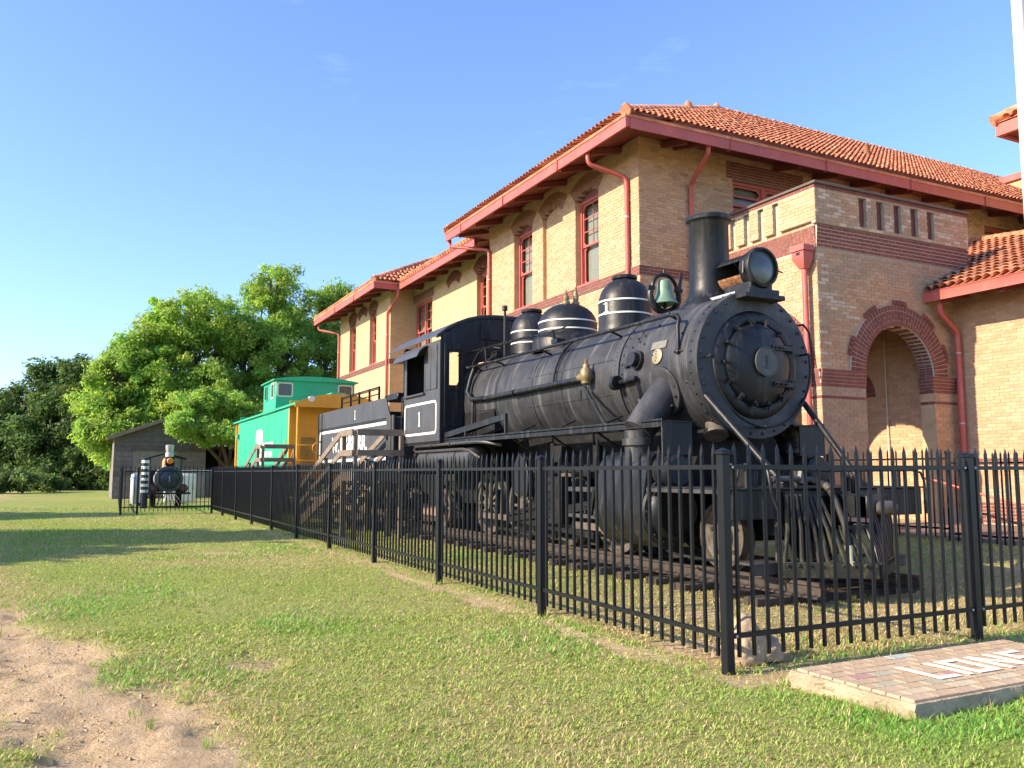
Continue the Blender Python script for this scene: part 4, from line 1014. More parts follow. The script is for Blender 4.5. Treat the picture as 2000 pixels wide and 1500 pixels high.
mb = MB(); mb.prism([(16.72,5.20),(16.72,5.41),(16.69,5.435),(16.84,5.435),(16.84,5.24)], 'y', 6.2, YP+.0); part('gutter', mb, M_red, depot, .008)
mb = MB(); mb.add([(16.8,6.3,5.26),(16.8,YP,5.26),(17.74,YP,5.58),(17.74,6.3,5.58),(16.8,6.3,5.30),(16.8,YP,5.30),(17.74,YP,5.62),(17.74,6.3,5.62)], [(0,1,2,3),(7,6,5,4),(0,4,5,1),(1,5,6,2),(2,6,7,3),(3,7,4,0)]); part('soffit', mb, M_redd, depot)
for y in (12.2, 10.85, 9.5, 8.15): put('rafter', rfm, depot, (16.86, y, 5.30))
mb = MB()
for k in range(7):
    x = 16.85 + k*.22; mb.bx(x, x+.25, YP-.035-.003*k, YP-.008, wz(x)-.02, wz(x)+.18)
part('step_flashing', mb, M_lead, pw)

# --- downspouts
def spout(pts, r=.055, name='downspout'):
    P = []
    pv = [Vector(p) for p in pts]
    for i, p in enumerate(pv):
        if 0 < i < len(pv)-1:
            a, b = pv[i-1], pv[i+1]; k = min(.14, (p-a).length*.45, (p-b).length*.45)
            s, e = p + (a-p).normalized()*k, p + (b-p).normalized()*k
            for t in (0,.25,.5,.75,1): P.append((1-t)**2*s + 2*t*(1-t)*p + t*t*e)
        else: P.append(p)
    d = part(name, MB().tube([tuple(p) for p in P], r, 12), M_red, depot)
    zz = [p for p in pv]
    lo, hi = pv[-1], pv[-2]
    st = MB()
    for t in (.12,.5,.88):
        p = hi.lerp(lo, t); st.cyl(p - Vector((0,0,.015)), p + Vector((0,0,.015)), r+.006, n=12)
    part('strap', st, M_galv, d)
spout([(XG+.12,16.55,9.0),(XG+.12,16.55,8.70),(XB-.08,16.28,8.42),(XB-.08,16.28,.4)])
spout([(12.62,YG+.12,9.0),(12.62,YG+.12,8.8),(12.82,YM-.08,8.35),(12.82,YM-.08,.4)])
spout([(XG+.14,25.15,9.0),(XG+.14,25.15,8.78),(XB-.08,24.0,8.5),(XB-.08,24.0,.4)])
spout([(XR-OV,32.9,8.95),(XR-OV,32.9,8.7),(XB-.08,34.25,8.2),(XB-.08,34.25,.4)])
spout([(XG+.2,42.9,9.0),(XG+.2,42.9,8.7),(XB-.08,42.0,8.45),(XB-.08,42.0,.4)])
spout([(16.95,12.35,5.2),(16.95,12.35,4.95),(17.6,12.42,4.6),(17.6,12.42,.4)], .065)
h = part('leader_head', MB().bx(XP-.36, XP-.05, 12.60, 13.0, 6.02, 6.14).add([(XP-.33,12.64,6.02),(XP-.05,12.64,6.02),(XP-.05,12.96,6.02),(XP-.33,12.96,6.02),(XP-.33,12.64,5.86),(XP-.05,12.64,5.86),(XP-.05,12.96,5.86),(XP-.33,12.96,5.86),(XP-.23,12.73,5.66),(XP-.08,12.73,5.66),(XP-.08,12.87,5.66),(XP-.23,12.87,5.66)],
  [(0,1,2,3),(0,4,5,1),(1,5,6,2),(2,6,7,3),(3,7,4,0),(4,8,9,5),(5,9,10,6),(6,10,11,7),(7,11,8,4),(11,10,9,8)]), M_red, depot)
part('overflow_hole', MB().bx(XP-.335, XP-.325, 12.74, 12.84, 5.93, 5.99), M_dark, h)
spout([(XP-.15,12.8,5.7),(XP-.15,12.8,3.0),(XP-.15,12.8,.3)], .06)
# platform and path round the building
put('platform', MB().bx(10.1, 34, 13.4, 43, -.2, .19).mesh('platform', M_path), kind='structure')
put('brick_path', MB().bx(13.6, 40, 6.0, 12.24, -.2, .275).mesh('brick_path', M_path), kind='structure')
put('path_kerb', MB().bx(13.38, 13.595, 6.0, 12.24, -.2, .31).mesh('path_kerb', M_conc, .01), kind='structure')

# ------------------------------------------------------------------ track
XC, RT = 7.6, .26
for sx, lb in ((-1,'left rusty steel rail under the black engine, nearer the picket fence'),(1,'right rusty steel rail under the black engine, nearer the depot')):
    x = XC + sx*.753; mb = MB()
    mb.prism([(x-.07,.10),(x+.07,.10),(x+.07,.115),(x+.012,.135),(x+.012,.215),(x+.036,.225),(x+.036,RT),(x-.036,RT),(x-.036,.225),(x-.012,.215),(x-.012,.135),(x-.07,.115)], 'y', 6.5, 44)
    put('rail', mb.mesh('rail', M_rail), None, label=lb, cat='rail', group='rails of the display track')
tie_me = []
for k in range(3):
    mb = MB(); mb.bx(-1.23,1.23,-.11,.11,-.12,.098); tie_me.append(mb.mesh('railway_tie', M_tie, .012))
rt = random.Random(3); ylist = np.arange(7.0, 44, .62)
for i, y in enumerate(ylist):
    lb = ('weathered timber tie under the pilot, nearest the front fence' if i == 0 else ('dark timber tie second from the front end of the track' if i == 1 else 'dark creosoted timber tie in the row under the train, behind the first two'))
    put('railway_tie', tie_me[i % 3], None, (XC + rt.uniform(-.06,.06), y + rt.uniform(-.05,.05), rt.uniform(-.015,.0)), rot=(0,0,rt.uniform(-.02,.02)), label=lb, cat='tie', group='timber ties of the display track')

# ------------------------------------------------------------------ steam locomotive
LOC = thing('steam_locomotive', (XC, 11, RT), 'black steam locomotive with tall chimney and three banded domes, facing the front fence', 'locomotive')
ZC, SBR = 2.77, .945
def bolts(mb, c, axis, rad, n, r=.016, h=.02, a0=0.):
    c = Vector(c); ax = Vector(axis).normalized(); e = Vector((0,0,1)) if abs(ax.z) < .5 else Vector((1,0,0)); g = ax.cross(e)
    for i in range(n):
        t = a0 + 2*math.pi*i/n; p = c + e*(rad*math.cos(t)) + g*(rad*math.sin(t)); mb.lathe(p, ax, [(r,0),(r,h*.6),(r*.5,h)], 6, False)
YF = (0,-1,0)                      # towards the front
BC = lambda y: (XC, y, ZC)
# smokebox with its front
sb = part('smokebox', MB().lathe(BC(9.86), YF, [(SBR-.01,0),(SBR,.004),(SBR,1.60),(SBR+.012,1.605),(SBR+.012,1.66),(SBR-.004,1.68),(.52,1.68)], 72, False, True), M_boiler, LOC)
mb = MB(); bolts(mb, BC(8.18), YF, .885, 28, .02, .022, .1); part('rivet_ring', mb, M_black, sb, kind='stuff')
mb = MB()
for yy in (9.80, 8.30):
    for i in range(44):
        t = 2*math.pi*i/44; d = Vector((math.cos(t),0,math.sin(t))); mb.lathe(Vector((XC,yy,ZC)) + d*SBR, d, [(.017,0),(.015,.012),(.006,.018)], 6, False)
rs_ = random.Random(9)
for (yy, t) in ((9.62,158),(9.56,150),(9.48,154),(9.40,149),(9.52,144),(9.36,157),(8.62,170),(9.2,140),(8.55,155)):
    d = Vector((math.cos(R(t)),0,math.sin(R(t)))); mb.lathe(Vector((XC,yy,ZC)) + d*SBR, d, [(.018,0),(.016,.012),(.006,.02)], 6, False)
part('rivet', mb, M_black, sb, kind='stuff')
# front plate: raised ring, dished door, dogs, hinges, number plate
door = part('smokebox_door', MB().lathe(BC(8.18), YF, [(.70,-.002),(.69,.02),(.655,.042),(.60,.055),(.555,.048),(.545,.03),(.535,.05),(.515,.075),(.47,.10),(.36,.138),(.20,.16),(0,.168)], 64, False, False), M_black, LOC)
for i in range(14):
    t = 2*math.pi*(i+.5)/14; e = Vector((math.sin(t),0,math.cos(t))); p = Vector(BC(8.115)) + e*.535
    if 1.05 < t < 2.1: continue
    mb = MB(); mb.beam(p - e*.05 + Vector((0,-.03,0)), p + e*.055 + Vector((0,-.03,0)), .035, .03, (0,1,0)); mb.cyl(p + Vector((0,.03,0)), p + Vector((0,-.085,0)), .013, n=8); mb.cyl(p + Vector((0,-.045,0)), p + Vector((0,-.07,0)), .024, n=6)
    part('door_dog', mb, M_black, door)
for dz in (.22, -.25):
    mb = MB(); mb.beam((XC+.16, 8.02, ZC+dz), (XC+.52, 8.06, ZC+dz), .03, .06, (0,0,1)); mb.cyl((XC+.54,8.08,ZC+dz-.06),(XC+.54,8.08,ZC+dz+.06),.03,n=10)
    for q in (.2,.28,.36): mb.cyl((XC+q,8.03,ZC+dz),(XC+q,7.985,ZC+dz),.014,n=6)
    part('hinge', mb, M_black, door)
npl = part('number_plate', MB().lathe((XC+.02,8.005,ZC+.02), YF, [(.185,0),(.19,.006),(.19,.028),(.178,.034),(.172,.026),(.0,.026)], 40), mat('plate_grey', (.075,.072,.064), .5, .2, var=.2, vscale=10), door)
def one(x0, z0, h, axis, at, w, d, m, parent, name='numeral'):
    """a figure one with serifs"""
    P = [(-.22,-.5),(.22,-.5),(.22,-.42),(.09,-.40),(.09,.5),(.02,.5),(-.20,.40),(-.20,.34),(-.07,.37),(-.07,-.40),(-.22,-.42)]
    mb = MB(); mb.prism([(x0 + p[0]*w, z0 + p[1]*h) for p in P], axis, at, at+d)
    return part(name, mb, m, parent)
one(XC+.02, ZC+.02, .17, 'y', 7.969, .2, .012, M_tank, npl)
part('rim', MB().lathe((XC+.02,7.977,ZC+.02), YF, [(.176,0),(.176,.004),(.192,.004),(.192,0)], 40, False, False), M_tank, npl)
# hand rail round the lower front
pts = [(XC + .80*math.cos(t), 8.03, ZC + .80*math.sin(t)) for t in np.linspace(R(176), R(372), 30)]
part('front_handrail', MB().tube(pts, .016, 8).cyl((XC-.80,8.03,ZC+.055),(XC-.80,8.19,ZC+.055),.015,n=8).cyl((XC-.86,8.03,ZC+.055),(XC-.78,8.03,ZC+.055),.021,n=8).cyl((XC+.78,8.03,ZC+.17),(XC+.78,8.19,ZC+.17),.015,n=8).cyl((XC,8.03,ZC-.80),(XC,8.19,ZC-.80),.02,n=8).ball((XC,8.03,ZC-.80),.03), M_black, LOC)
part('grab_iron', MB().tube([(XC+.80,8.3,ZC+.58),(XC+.90,8.22,ZC+.60),(XC+.98,8.2,ZC+.5),(XC+1.02,8.2,ZC+.2),(XC+.96,8.25,ZC+.08)], .016, 8), M_black, LOC)
# boiler barrel and bands
bo_ = part('boiler', MB().lathe(BC(9.86), (0,1,0), [(.90,-.02),(.90,0),(.905,.02),(.905,3.0),(.93,3.5),(.945,4.6),(.945,6.1)], 72, False, True), M_boiler, LOC)
for yy, r_, w_, m_ in ((9.90,.94,.16,M_tank),(11.55,.912,.06,M_boiler),(12.55,.914,.06,M_boiler),(13.9,.945,.06,M_boiler),(15.25,.952,.05,M_boiler)):
    part('boiler_band', MB().lathe(BC(yy), (0,1,0), [(r_-.04,0),(r_,0.004),(r_,w_-.004),(r_-.04,w_)], 72, False, False), m_, bo_)
for t in (196, 164, 122):
    d = Vector((math.cos(R(t)),0,math.sin(R(t)))); part('jacket_seam', MB().beam(Vector((XC,10.05,ZC)) + d*.908, Vector((XC,12.8,ZC)) + d*.908, .03, .008, tuple(d)), M_boiler, bo_)
mb = MB()
for t in (196, 164):
    d = Vector((math.cos(R(t)),0,math.sin(R(t))))
    for k in range(46): mb.ball(tuple(Vector((XC,10.1+k*.06,ZC)) + d*.912), .0065, 6)
for yy in (10.0, 11.58, 12.58, 13.93):
    for k in range(30):
        t = R(95 + 4*k); d = Vector((math.cos(t),0,math.sin(t))); mb.ball(tuple(Vector((XC,yy,ZC)) + d*(.944 if yy > 13 or yy < 10.5 else .914)), .008, 6)
part('jacket_rivets', mb, M_boiler, bo_, kind='stuff')
mb = MB()
for r in range(3):
    for k in range(6): mb.ball((XC-.935+.055*r, 14.25+k*.085, 2.52-.13*r), .022, 8)
part('staybolt_caps', mb, M_black, bo_, kind='stuff')
part('firebox_side', MB().prism([(6.68,1.45),(6.66,2.55),(6.72,2.62),(8.48,2.62),(8.54,2.55),(8.52,1.45)], 'y', 13.95, 15.36), M_blackd, LOC)
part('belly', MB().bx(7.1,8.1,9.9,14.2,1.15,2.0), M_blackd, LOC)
# chimney
YS = 9.02
st = part('chimney', MB().lathe((XC,YS,3.60),(0,0,1),[(.46,0),(.44,.05),(.36,.13),(.30,.22),(.276,.33),(.272,.42),(.272,1.22),(.285,1.24),(.312,1.262),(.318,1.295),(.300,1.325),(.262,1.332),(.245,1.30),(.24,.5)], 48, False, False), M_black, LOC)
mb = MB()
for a in (60,120,180,240,300,0): mb.ball((XC+.41*math.cos(R(a)), YS+.41*math.sin(R(a)), 3.675), .022, 8)
part('base_bolt', mb, M_black, st, kind='stuff')
# domes
def dome(yc, r, zb, zs, ht, stripes, name, lab=None, lid=True):
    prof = [(r*1.16,0),(r*1.06,.03),(r*1.02,.10),(r,.16),(r,zs-zb)]
    n = 8
    for k in range(1, n+1):
        t = math.pi/2*k/n; prof.append((r*math.cos(t)*.985 + .0, zs-zb + ht*math.sin(t)))
    prof[-1] = (0.0, zs-zb+ht)
    d = part(name, MB().lathe((XC,yc,zb),(0,0,1),prof,56,False,False), M_black, LOC, label=lab)
    for z in stripes: part('white_band', MB().lathe((XC,yc,z),(0,0,1),[(r-.02,0),(r+.007,.002),(r+.007,.026),(r-.02,.028)],56,False,False), M_white, d)
    if lid: part('lid', MB().lathe((XC,yc,zs+ht-.035),(0,0,1),[(.16,0),(.20,.015),(.205,.05),(.19,.065),(.0,.07)],32,False), M_black, d)
    return d
d1 = dome(11.08, .425, 3.55, 4.10, .40, (4.075,3.865), 'sand_dome')
# figure 1 on the sand dome
one_me = MB(); ONE_P = [(-.22,-.5),(.22,-.5),(.22,-.42),(.09,-.40),(.09,.5),(.02,.5),(-.20,.40),(-.20,.34),(-.07,.37),(-.07,-.40),(-.22,-.42)]
one_me.prism([(p[0]*.26,p[1]*.16) for p in ONE_P], 'y', -.012, .0)
q = R(-76); put('numeral', one_me.mesh('numeral', M_white), d1, (XC+.43*math.sin(q), 11.08-.43*math.cos(q), 3.97), rot=(0,0,q))
d2 = dome(12.88, .525, 3.55, 4.03, .38, (4.03,3.88), 'steam_dome', lid=False)
part('dome_skirt', MB().lathe((XC,12.88,3.50),(0,0,1),[(.64,0),(.64,.22),(.60,.28),(.53,.33)],48,False,False), M_black, d2)
for dx, hh in ((-.09,.22),(.11,.30)):
    v = part('safety_valve', MB().lathe((XC+dx,12.78,4.36),(0,0,1),[(.05,0),(.07,.02),(.07,.07),(.045,.08),(.055,.12),(.055,.16),(.03,hh-.05),(.035,hh-.02),(.012,hh),(.02,hh+.03),(0,hh+.06)],14), M_brass, d2)
d3 = dome(14.25, .40, 3.55, 4.12, .38, (4.06,3.84), 'rear_sand_dome')
part('whistle_pipe', MB().cyl((XC-.15,15.12,3.6),(XC-.15,15.12,4.70),.028,n=8).cyl((XC-.15,15.12,4.66),(XC-.15,15.12,4.76),.055,n=10), M_black, LOC)
# bell in its yoke
YB = 10.04
yk = part('bell_yoke', MB().tube([(XC+.26*math.sin(t), YB, 4.02-.25*math.cos(t)) for t in np.linspace(R(-118), R(118), 22)], [.035+.02*math.cos(t/1.5) for t in np.linspace(-2,2,22)], 8).cyl((XC,YB,3.62),(XC,YB,3.80),.09,.06,12).tube([(XC+.22*math.sin(t), YB, 4.12+.22*math.cos(t)) for t in np.linspace(R(-95), R(95), 16)], .03, 8).cyl((XC-.31,YB,4.12),(XC-.2,YB,4.12),.04,n=10).cyl((XC+.2,YB,4.12),(XC+.31,YB,4.12),.04,n=10).beam((XC+.27,YB,4.12),(XC+.32,YB,4.40),.02,.05).cyl((XC,YB,4.33),(XC,YB,4.42),.02,n=8), M_black, LOC)
part('bell', MB().lathe((XC,YB,3.89),(0,0,1),[(.195,0),(.20,.012),(.175,.05),(.135,.12),(.115,.22),(.112,.30),(.10,.345),(.06,.375),(0,.385)],32,False,False).lathe((XC,YB,3.89),(0,0,1),[(.19,0),(.12,.12),(.09,.3),(0,.35)],24,False,False), M_bronze, yk)
part('clapper', MB().cyl((XC,YB,4.15),(XC,YB,3.86),.012,n=8).ball((XC,YB,3.86),.035), M_black, yk)
# headlight
YH, HZ = 8.10, 4.015
HX = XC+.03
hl = part('headlight', MB().lathe((HX,YH,HZ),YF,[(.225,-.56),(.225,-.10)],44,False,False,R(120),R(422)).lathe((HX,YH,HZ),YF,[(.21,-.10),(.238,-.10),(.238,-.02),(.262,0),(.27,.045),(.258,.09),(.225,.10),(.217,.06)],48,False,False), M_black, LOC)
part('lens', MB().lathe((HX,YH,HZ),YF,[(.22,.06),(.15,.08),(0,.09)],40,False,False), M_glassd, hl)
part('case_back', MB().lathe((HX,YH,HZ),YF,[(.225,-.56),(.0,-.57)],32,False,False), M_dark, hl); part('reflector', MB().lathe((HX,YH,HZ),YF,[(.215,-.09),(.0,-.10)],32,False,False), M_dark, hl)
part('case_floor', MB().lathe((HX,YH,HZ),YF,[(.219,-.55),(.219,-.10)],16,False,False,R(110),R(168)).lathe((HX,YH,HZ),YF,[(.229,-.54),(.229,-.12)],16,False,False,R(121),R(150)), M_rust, hl)
part('bracket', MB().bx(XC-.22,XC+.28,8.0,8.72,3.66,3.73).bx(XC-.30,XC+.36,7.98,8.22,3.60,3.66).bx(XC-.15,XC+.21,8.05,8.55,3.73,3.83), M_black, hl, .006)
part('bracket_plate', MB().bx(XC-.24,XC-.222,8.25,8.75,3.60,3.72), M_galv, hl)
part('latch', MB().cyl((XC-.235,YH-.02,4.08),(XC-.25,YH-.02,3.92),.015,n=8), M_black, hl); part('pull_handle', MB().tube([(XC+.29,YH-.05,4.0),(XC+.37,YH-.05,3.995),(XC+.39,YH-.05,3.98)],.01,6), M_black, hl)
# plates on the smokebox side
def on_side(y, t, off=0., r=SBR):
    d = Vector((math.cos(R(t)),0,math.sin(R(t)))); return Vector((XC,y,ZC)) + d*(r+off), d
p, d = on_side(8.98, 171, .006)
pm = MB(); pm.lathe((0,0,0),(0,0,1),[(.105,0),(.105,.01),(.095,.014),(0,.014)],32)
pb_ = put('builder_plate', pm.mesh('builder_plate', M_plate), LOC, tuple(p), rot=tuple(d.to_track_quat('Z','Y').to_euler()))
tm = text_mesh('58615', .062, M_blackd, .002); put('serial_number', tm, pb_, tuple(p + d*.016), rot=tuple((Matrix((Vector((0,-1,0)), d.cross(Vector((0,-1,0))), d)).transposed()).to_euler()))
for s_ in (-1,1): part('plate_bolt', MB().ball(tuple(p + d*.014 + d.cross(Vector((0,-1,0)))*.075*s_), .011, 8), M_blackd, pb_)
p, d = on_side(8.98, 161.5, .004)
mb = MB(); mb.bx(-.16,.16,-.055,.055,-.004,.012); np2 = put('name_plate', mb.mesh('name_plate', mat('plate_tin', (.17,.16,.135), .55, .3, var=.25, vscale=25), .004), LOC, tuple(p), rot=(0, R(-(90-(161.5-90))), 0)); np2.rotation_euler = d.to_track_quat('Z','Y').to_euler()
# washout cap and fittings behind the plate
for (y, t, r_) in ((9.42,171,.10),):
    p, d = on_side(y, t); part('inspection_cap', MB().cyl(p, p + d*.05, r_*1.35, n=20).cyl(p + d*.05, p + d*.13, r_, n=20).beam(p + d*.08 + Vector((0,.0,0)), p + d*.02 + Vector((0,.28,-.06)), .03, .05), M_black, LOC)
p, d = on_side(9.72, 187); part('roller', MB().cyl(p + d*.06 + Vector((0,.05,0)), p + d*.06 + Vector((0,-.34,.02)), .035, n=12).cyl(p + d*.1 + Vector((0,.05,0)), p + d*.1 + Vector((0,.15,0)), .10, n=20).beam(p + Vector((0,-.3,0)), p + Vector((.1,-.35,-.5)), .05, .08), M_black, LOC)
part('brake_pipes', MB().tube([(6.78,9.6,2.5),(6.72,9.45,2.3),(6.75,9.35,2.1),(6.7,9.3,1.95)],.022,8).tube([(6.80,9.7,2.45),(6.78,9.5,2.25),(6.78,9.42,2.0)],.018,8), M_black, LOC)
# steam pipe to the cylinders, left and right
for s in (-1, 1):
    P0 = Vector((XC + s*.80, 8.92, 2.50)); P1 = Vector((XC + s*1.30, 8.94, 1.92)); P2 = Vector((XC + s*1.28, 8.96, 1.50))
    sp = part('steam_pipe', MB().tube([tuple(P0), tuple(P0.lerp(P1,.5)), tuple(P1)], [.22,.215,.20], 28).tube([tuple(P1 + Vector((0,0,.02))), tuple(P2)], [.17,.17], 24).lathe(P1 + Vector((0,0,-.18)),(0,0,1),[(.17,0),(.20,.005),(.20,.09),(.17,.095)],24,False,False), M_boiler, LOC)
    q = (P0 - P1).normalized(); c = P0 - q*.06
    mb = MB(); d = Vector((s*.97, 0, -.22)).normalized(); c = Vector((XC + s*.905, 8.92, 2.44))
    mb.lathe(c, d, [(.34,-.06),(.34,.012),(.32,.02),(.2,.02)], 36, False, False); bolts(mb, c + d*.02, d, .295, 14, .02, .03)
    part('pipe_flange', mb, M_boiler, sp)
# cylinder block: jacket, valve chest head, cylinder head
for s in (-1, 1):
    xv, xc = XC + s*1.16, XC + s*1.10
    prof = []
    for t in np.linspace(0, math.pi, 13): prof.append((xv + .30*math.cos(t), 1.43 + .24*math.sin(t)))
    for t in np.linspace(math.pi, 2*math.pi, 19): prof.append((xc + (.44)*math.cos(t), .93 + .46*math.sin(t)))
    cb = part('cylinder', MB().prism(prof, 'y', 8.55, 9.62), M_black, LOC, .01)
    part('cylinder_head', MB().lathe((xc,8.55,.93),YF,[(.43,0),(.42,.04),(.36,.05),(.34,.11),(.30,.14),(.27,.12),(0,.13)],44,False,False), M_black, cb)
    part('valve_head', MB().lathe((xv,8.55,1.42),YF,[(.22,0),(.22,.10),(.20,.12),(.20,.26),(.17,.29),(0,.30)],32,False,False), M_black, cb)
    part('rear_head', MB().lathe((xc,9.62,.93),(0,1,0),[(.40,0),(.38,.08),(.12,.12),(.12,.25),(.035,.26),(.035,.9)],32,False,True), M_blackd, cb)
    mb = MB(); bolts(mb, (xc,8.52,.93), YF, .395, 16, .018, .035); part('head_bolts', mb, M_black, cb, kind='stuff')
part('saddle', MB().prism([(XC-.9,.75),(XC+.9,.75),(XC+.75,1.5),(XC+.55,1.95),(XC-.55,1.95),(XC-.75,1.5)], 'y', 8.5, 9.6), M_blackd, LOC)
part('smokebox_hopper', MB().cyl((XC-.48,8.42,2.02),(XC-.52,8.36,1.90),.12,n=18).cyl((XC-.515,8.365,1.91),(XC-.53,8.34,1.86),.155,n=18), M_wheel, LOC)
# running boards with brackets and the plates under them
for s in (-1, 1):
    x0, x1 = sorted((XC + s*1.36, XC + s*.80))
    rb = part('running_board', MB().bx(x0, x1, 8.35, 15.36, 2.015, 2.035).bx(*( (x0, x0+.012) if s < 0 else (x1-.012, x1)), 8.35, 15.36, 1.955, 2.06), M_black, LOC, .003)
    for yy in (10.0,11.3,12.6,13.9,15.0): part('board_bracket', MB().beam((XC+s*1.30,yy,2.0),(XC+s*.82,yy,2.2),.06,.02).beam((XC+s*1.30,yy,2.0),(XC+s*.80,yy,1.7),.05,.02), M_black, rb)
    part('front_apron', MB().bx(*sorted((XC+s*1.34, XC+s*.90)), 8.352, 8.372, 1.62, 2.012) , M_black, rb)
    part('apron_leg', MB().cyl((XC+s*1.345,8.36,2.0),(XC+s*1.345,8.36,1.5),.014,n=8), M_black, rb)
part('raised_board', MB().beam((XC-1.22,13.5,2.30),(XC-1.22,14.9,2.14),.30,.015).beam((XC-1.36,12.6,2.34),(XC-1.36,15.3,2.12),.02,.10).beam((XC-1.36,12.62,2.04),(XC-1.36,12.62,2.38),.05,.04).beam((XC-1.36,14.3,2.04),(XC-1.36,14.3,2.25),.04,.04), M_black, LOC)
# handrail along the boiler, with its stanchions
hr = part('handrail', MB().tube([(6.72,15.30,3.47),(6.72,8.75,3.44),(6.71,8.62,3.42),(6.70,8.56,3.36),(6.66,8.54,3.25),(6.66,8.54,2.93)], .026, 10).ball((6.72,15.3,3.47),.045).ball((6.66,8.54,2.93),.04), M_black, LOC)
for yy in (8.8,10.2,12.3,14.0,15.0): part('stanchion', MB().cyl((6.72,yy,3.45),(6.98,yy,3.36),.018,n=8).ball((6.72,yy,3.45),.036,8), M_black, hr)
part('rail_end', MB().cyl((6.66,8.54,2.93),(6.70,8.40,2.93),.022,n=8), M_black, hr)
hr2 = part('handrail', MB().tube([(8.48,15.30,3.47),(8.48,8.75,3.44)], .026, 10), M_black, LOC)
# injector delivery pipe, check valve, rods and loose pipes
part('delivery_pipe', MB().tube([(6.74,15.05,3.42),(6.66,15.05,3.2),(6.58,15.0,2.95),(6.58,14.8,2.80),(6.60,14.2,2.77),(6.62,10.85,2.80)], .045, 10).cyl((6.6,13.0,2.775),(6.6,13.08,2.775),.058,n=10).cyl((6.6,14.3,2.77),(6.6,14.36,2.77),.058,n=10), M_black, LOC)
cv_ = part('check_valve', MB().lathe((6.60,10.66,2.70),(0,0,1),[(.05,0),(.075,.02),(.075,.06),(.09,.08),(.10,.15),(.085,.22),(.05,.26),(.045,.30)],18).cyl((6.60,10.66,2.82),(6.60,10.84,2.82),.06,n=12).cyl((6.60,10.66,2.82),(6.74,10.66,2.82),.06,n=12), M_brass, LOC)
part('valve_spindle', MB().cyl((6.60,10.66,2.98),(6.60,10.66,3.06),.025,n=8).cyl((6.60,10.66,3.04),(6.60,10.66,3.09),.015,n=8), M_rust, cv_)
part('oblique_pipe', MB().cyl((6.60,10.7,2.66),(6.42,9.85,2.03),.028,n=10).cyl((6.62,10.85,2.64),(6.62,10.85,2.5),.015,n=6).cyl((6.56,10.55,2.64),(6.56,10.55,2.52),.012,n=6), M_black, LOC)
part('sand_pipe', MB().tube([(7.0,11.6,3.55)] + [(XC+(.95)*math.cos(R(t)), 11.75, ZC+.95*math.sin(R(t))) for t in (130,140,150,160,170,176)], .022, 8), M_black, LOC)
part('throttle_rods', MB().cyl((6.85,16.0,3.82),(6.98,12.1,3.78),.013,n=6).cyl((6.75,15.9,3.80),(6.90,12.9,3.80),.012,n=6).tube([(6.98,12.15,3.78),(7.0,11.95,3.80),(7.04,11.8,3.86)],.012,6).tube([(6.80,15.3,3.5),(6.85,15.1,3.75),(6.95,14.8,3.85),(7.1,14.6,3.8)],.016,6).tube([(6.78,15.3,3.3),(6.9,14.9,3.55),(7.05,14.6,3.7)],.014,6), M_black, LOC)
part('rod_bracket', MB().bx(6.90,7.05,12.05,12.25,3.55,3.62).cyl((6.95,12.2,3.58),(6.9,12.2,3.78),.03,n=8), M_black, LOC); part('rod_bracket', MB().cyl((6.85,14.7,3.4),(6.82,14.7,3.78),.016,n=6), M_black, LOC); part('cock_body', MB().bx(6.98,7.12,14.55,14.8,3.62,3.74), M_black, LOC, .01)
part('drain_pipe', MB().cyl((6.62,14.82,2.76),(6.60,14.82,2.06),.024,n=8), M_black, LOC)
# braces from the smokebox to the pilot beam
for s in (-1, 1):
    part('brace', MB().cyl((XC+s*.84,8.40,ZC-.22),(XC+s*.62,7.12,1.27),.037,n=12).lathe((XC+s*.86,8.46,ZC-.17),(s,0,0),[(.09,-.02),(.09,.03),(0,.035)],16).bx(XC+s*.62-.08,XC+s*.62+.08,7.05,7.2,1.235,1.285).ball((XC+s*.90,8.5,ZC-.12),.025,8).ball((XC+s*.90,8.42,ZC-.24),.025,8), M_black, LOC)
# frame, wheels, rods
for s in (-1, 1): part('main_frame', MB().bx(XC+s*.45-.05, XC+s*.45+.05, 7.3, 17.3, .78, 1.22), M_blackd, LOC)
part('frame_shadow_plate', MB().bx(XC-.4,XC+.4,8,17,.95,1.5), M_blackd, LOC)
def spoked(r, n, xoff, boss=.13):
    mb = MB(); mb.lathe((0,0,0),(1,0,0),[(r,-.06),(r,.05),(r-.055,.055),(r-.06,.03),(r-.11,.03),(r-.11,-.03),(r-.06,-.05)],44,False,False)
    mb.lathe((0,0,0),(1,0,0),[(r+.03,-.09),(r+.03,-.06),(r,-.06),(r-.06,-.09)],44,False,False)
    mb.cyl((-.08,0,0),(.09,0,0),boss,n=20)
    for k in range(n):
        t = 2*math.pi*k/n; mb.beam((0, .1*math.cos(t), .1*math.sin(t)), (0,(r-.09)*math.cos(t),(r-.09)*math.sin(t)), .045, .06, (1,0,0))
    return mb
drv = spoked(.57, 12, 0).mesh('driving_wheel', M_wheel)
cw = MB(); cw.prism([(.46*math.cos(t), .46*math.sin(t)) for t in np.linspace(R(200),R(340),14)], 'x', -.035,.035); cwm = cw.mesh('counterweight', M_black)
YW = (10.18, 11.61, 13.04, 14.47)
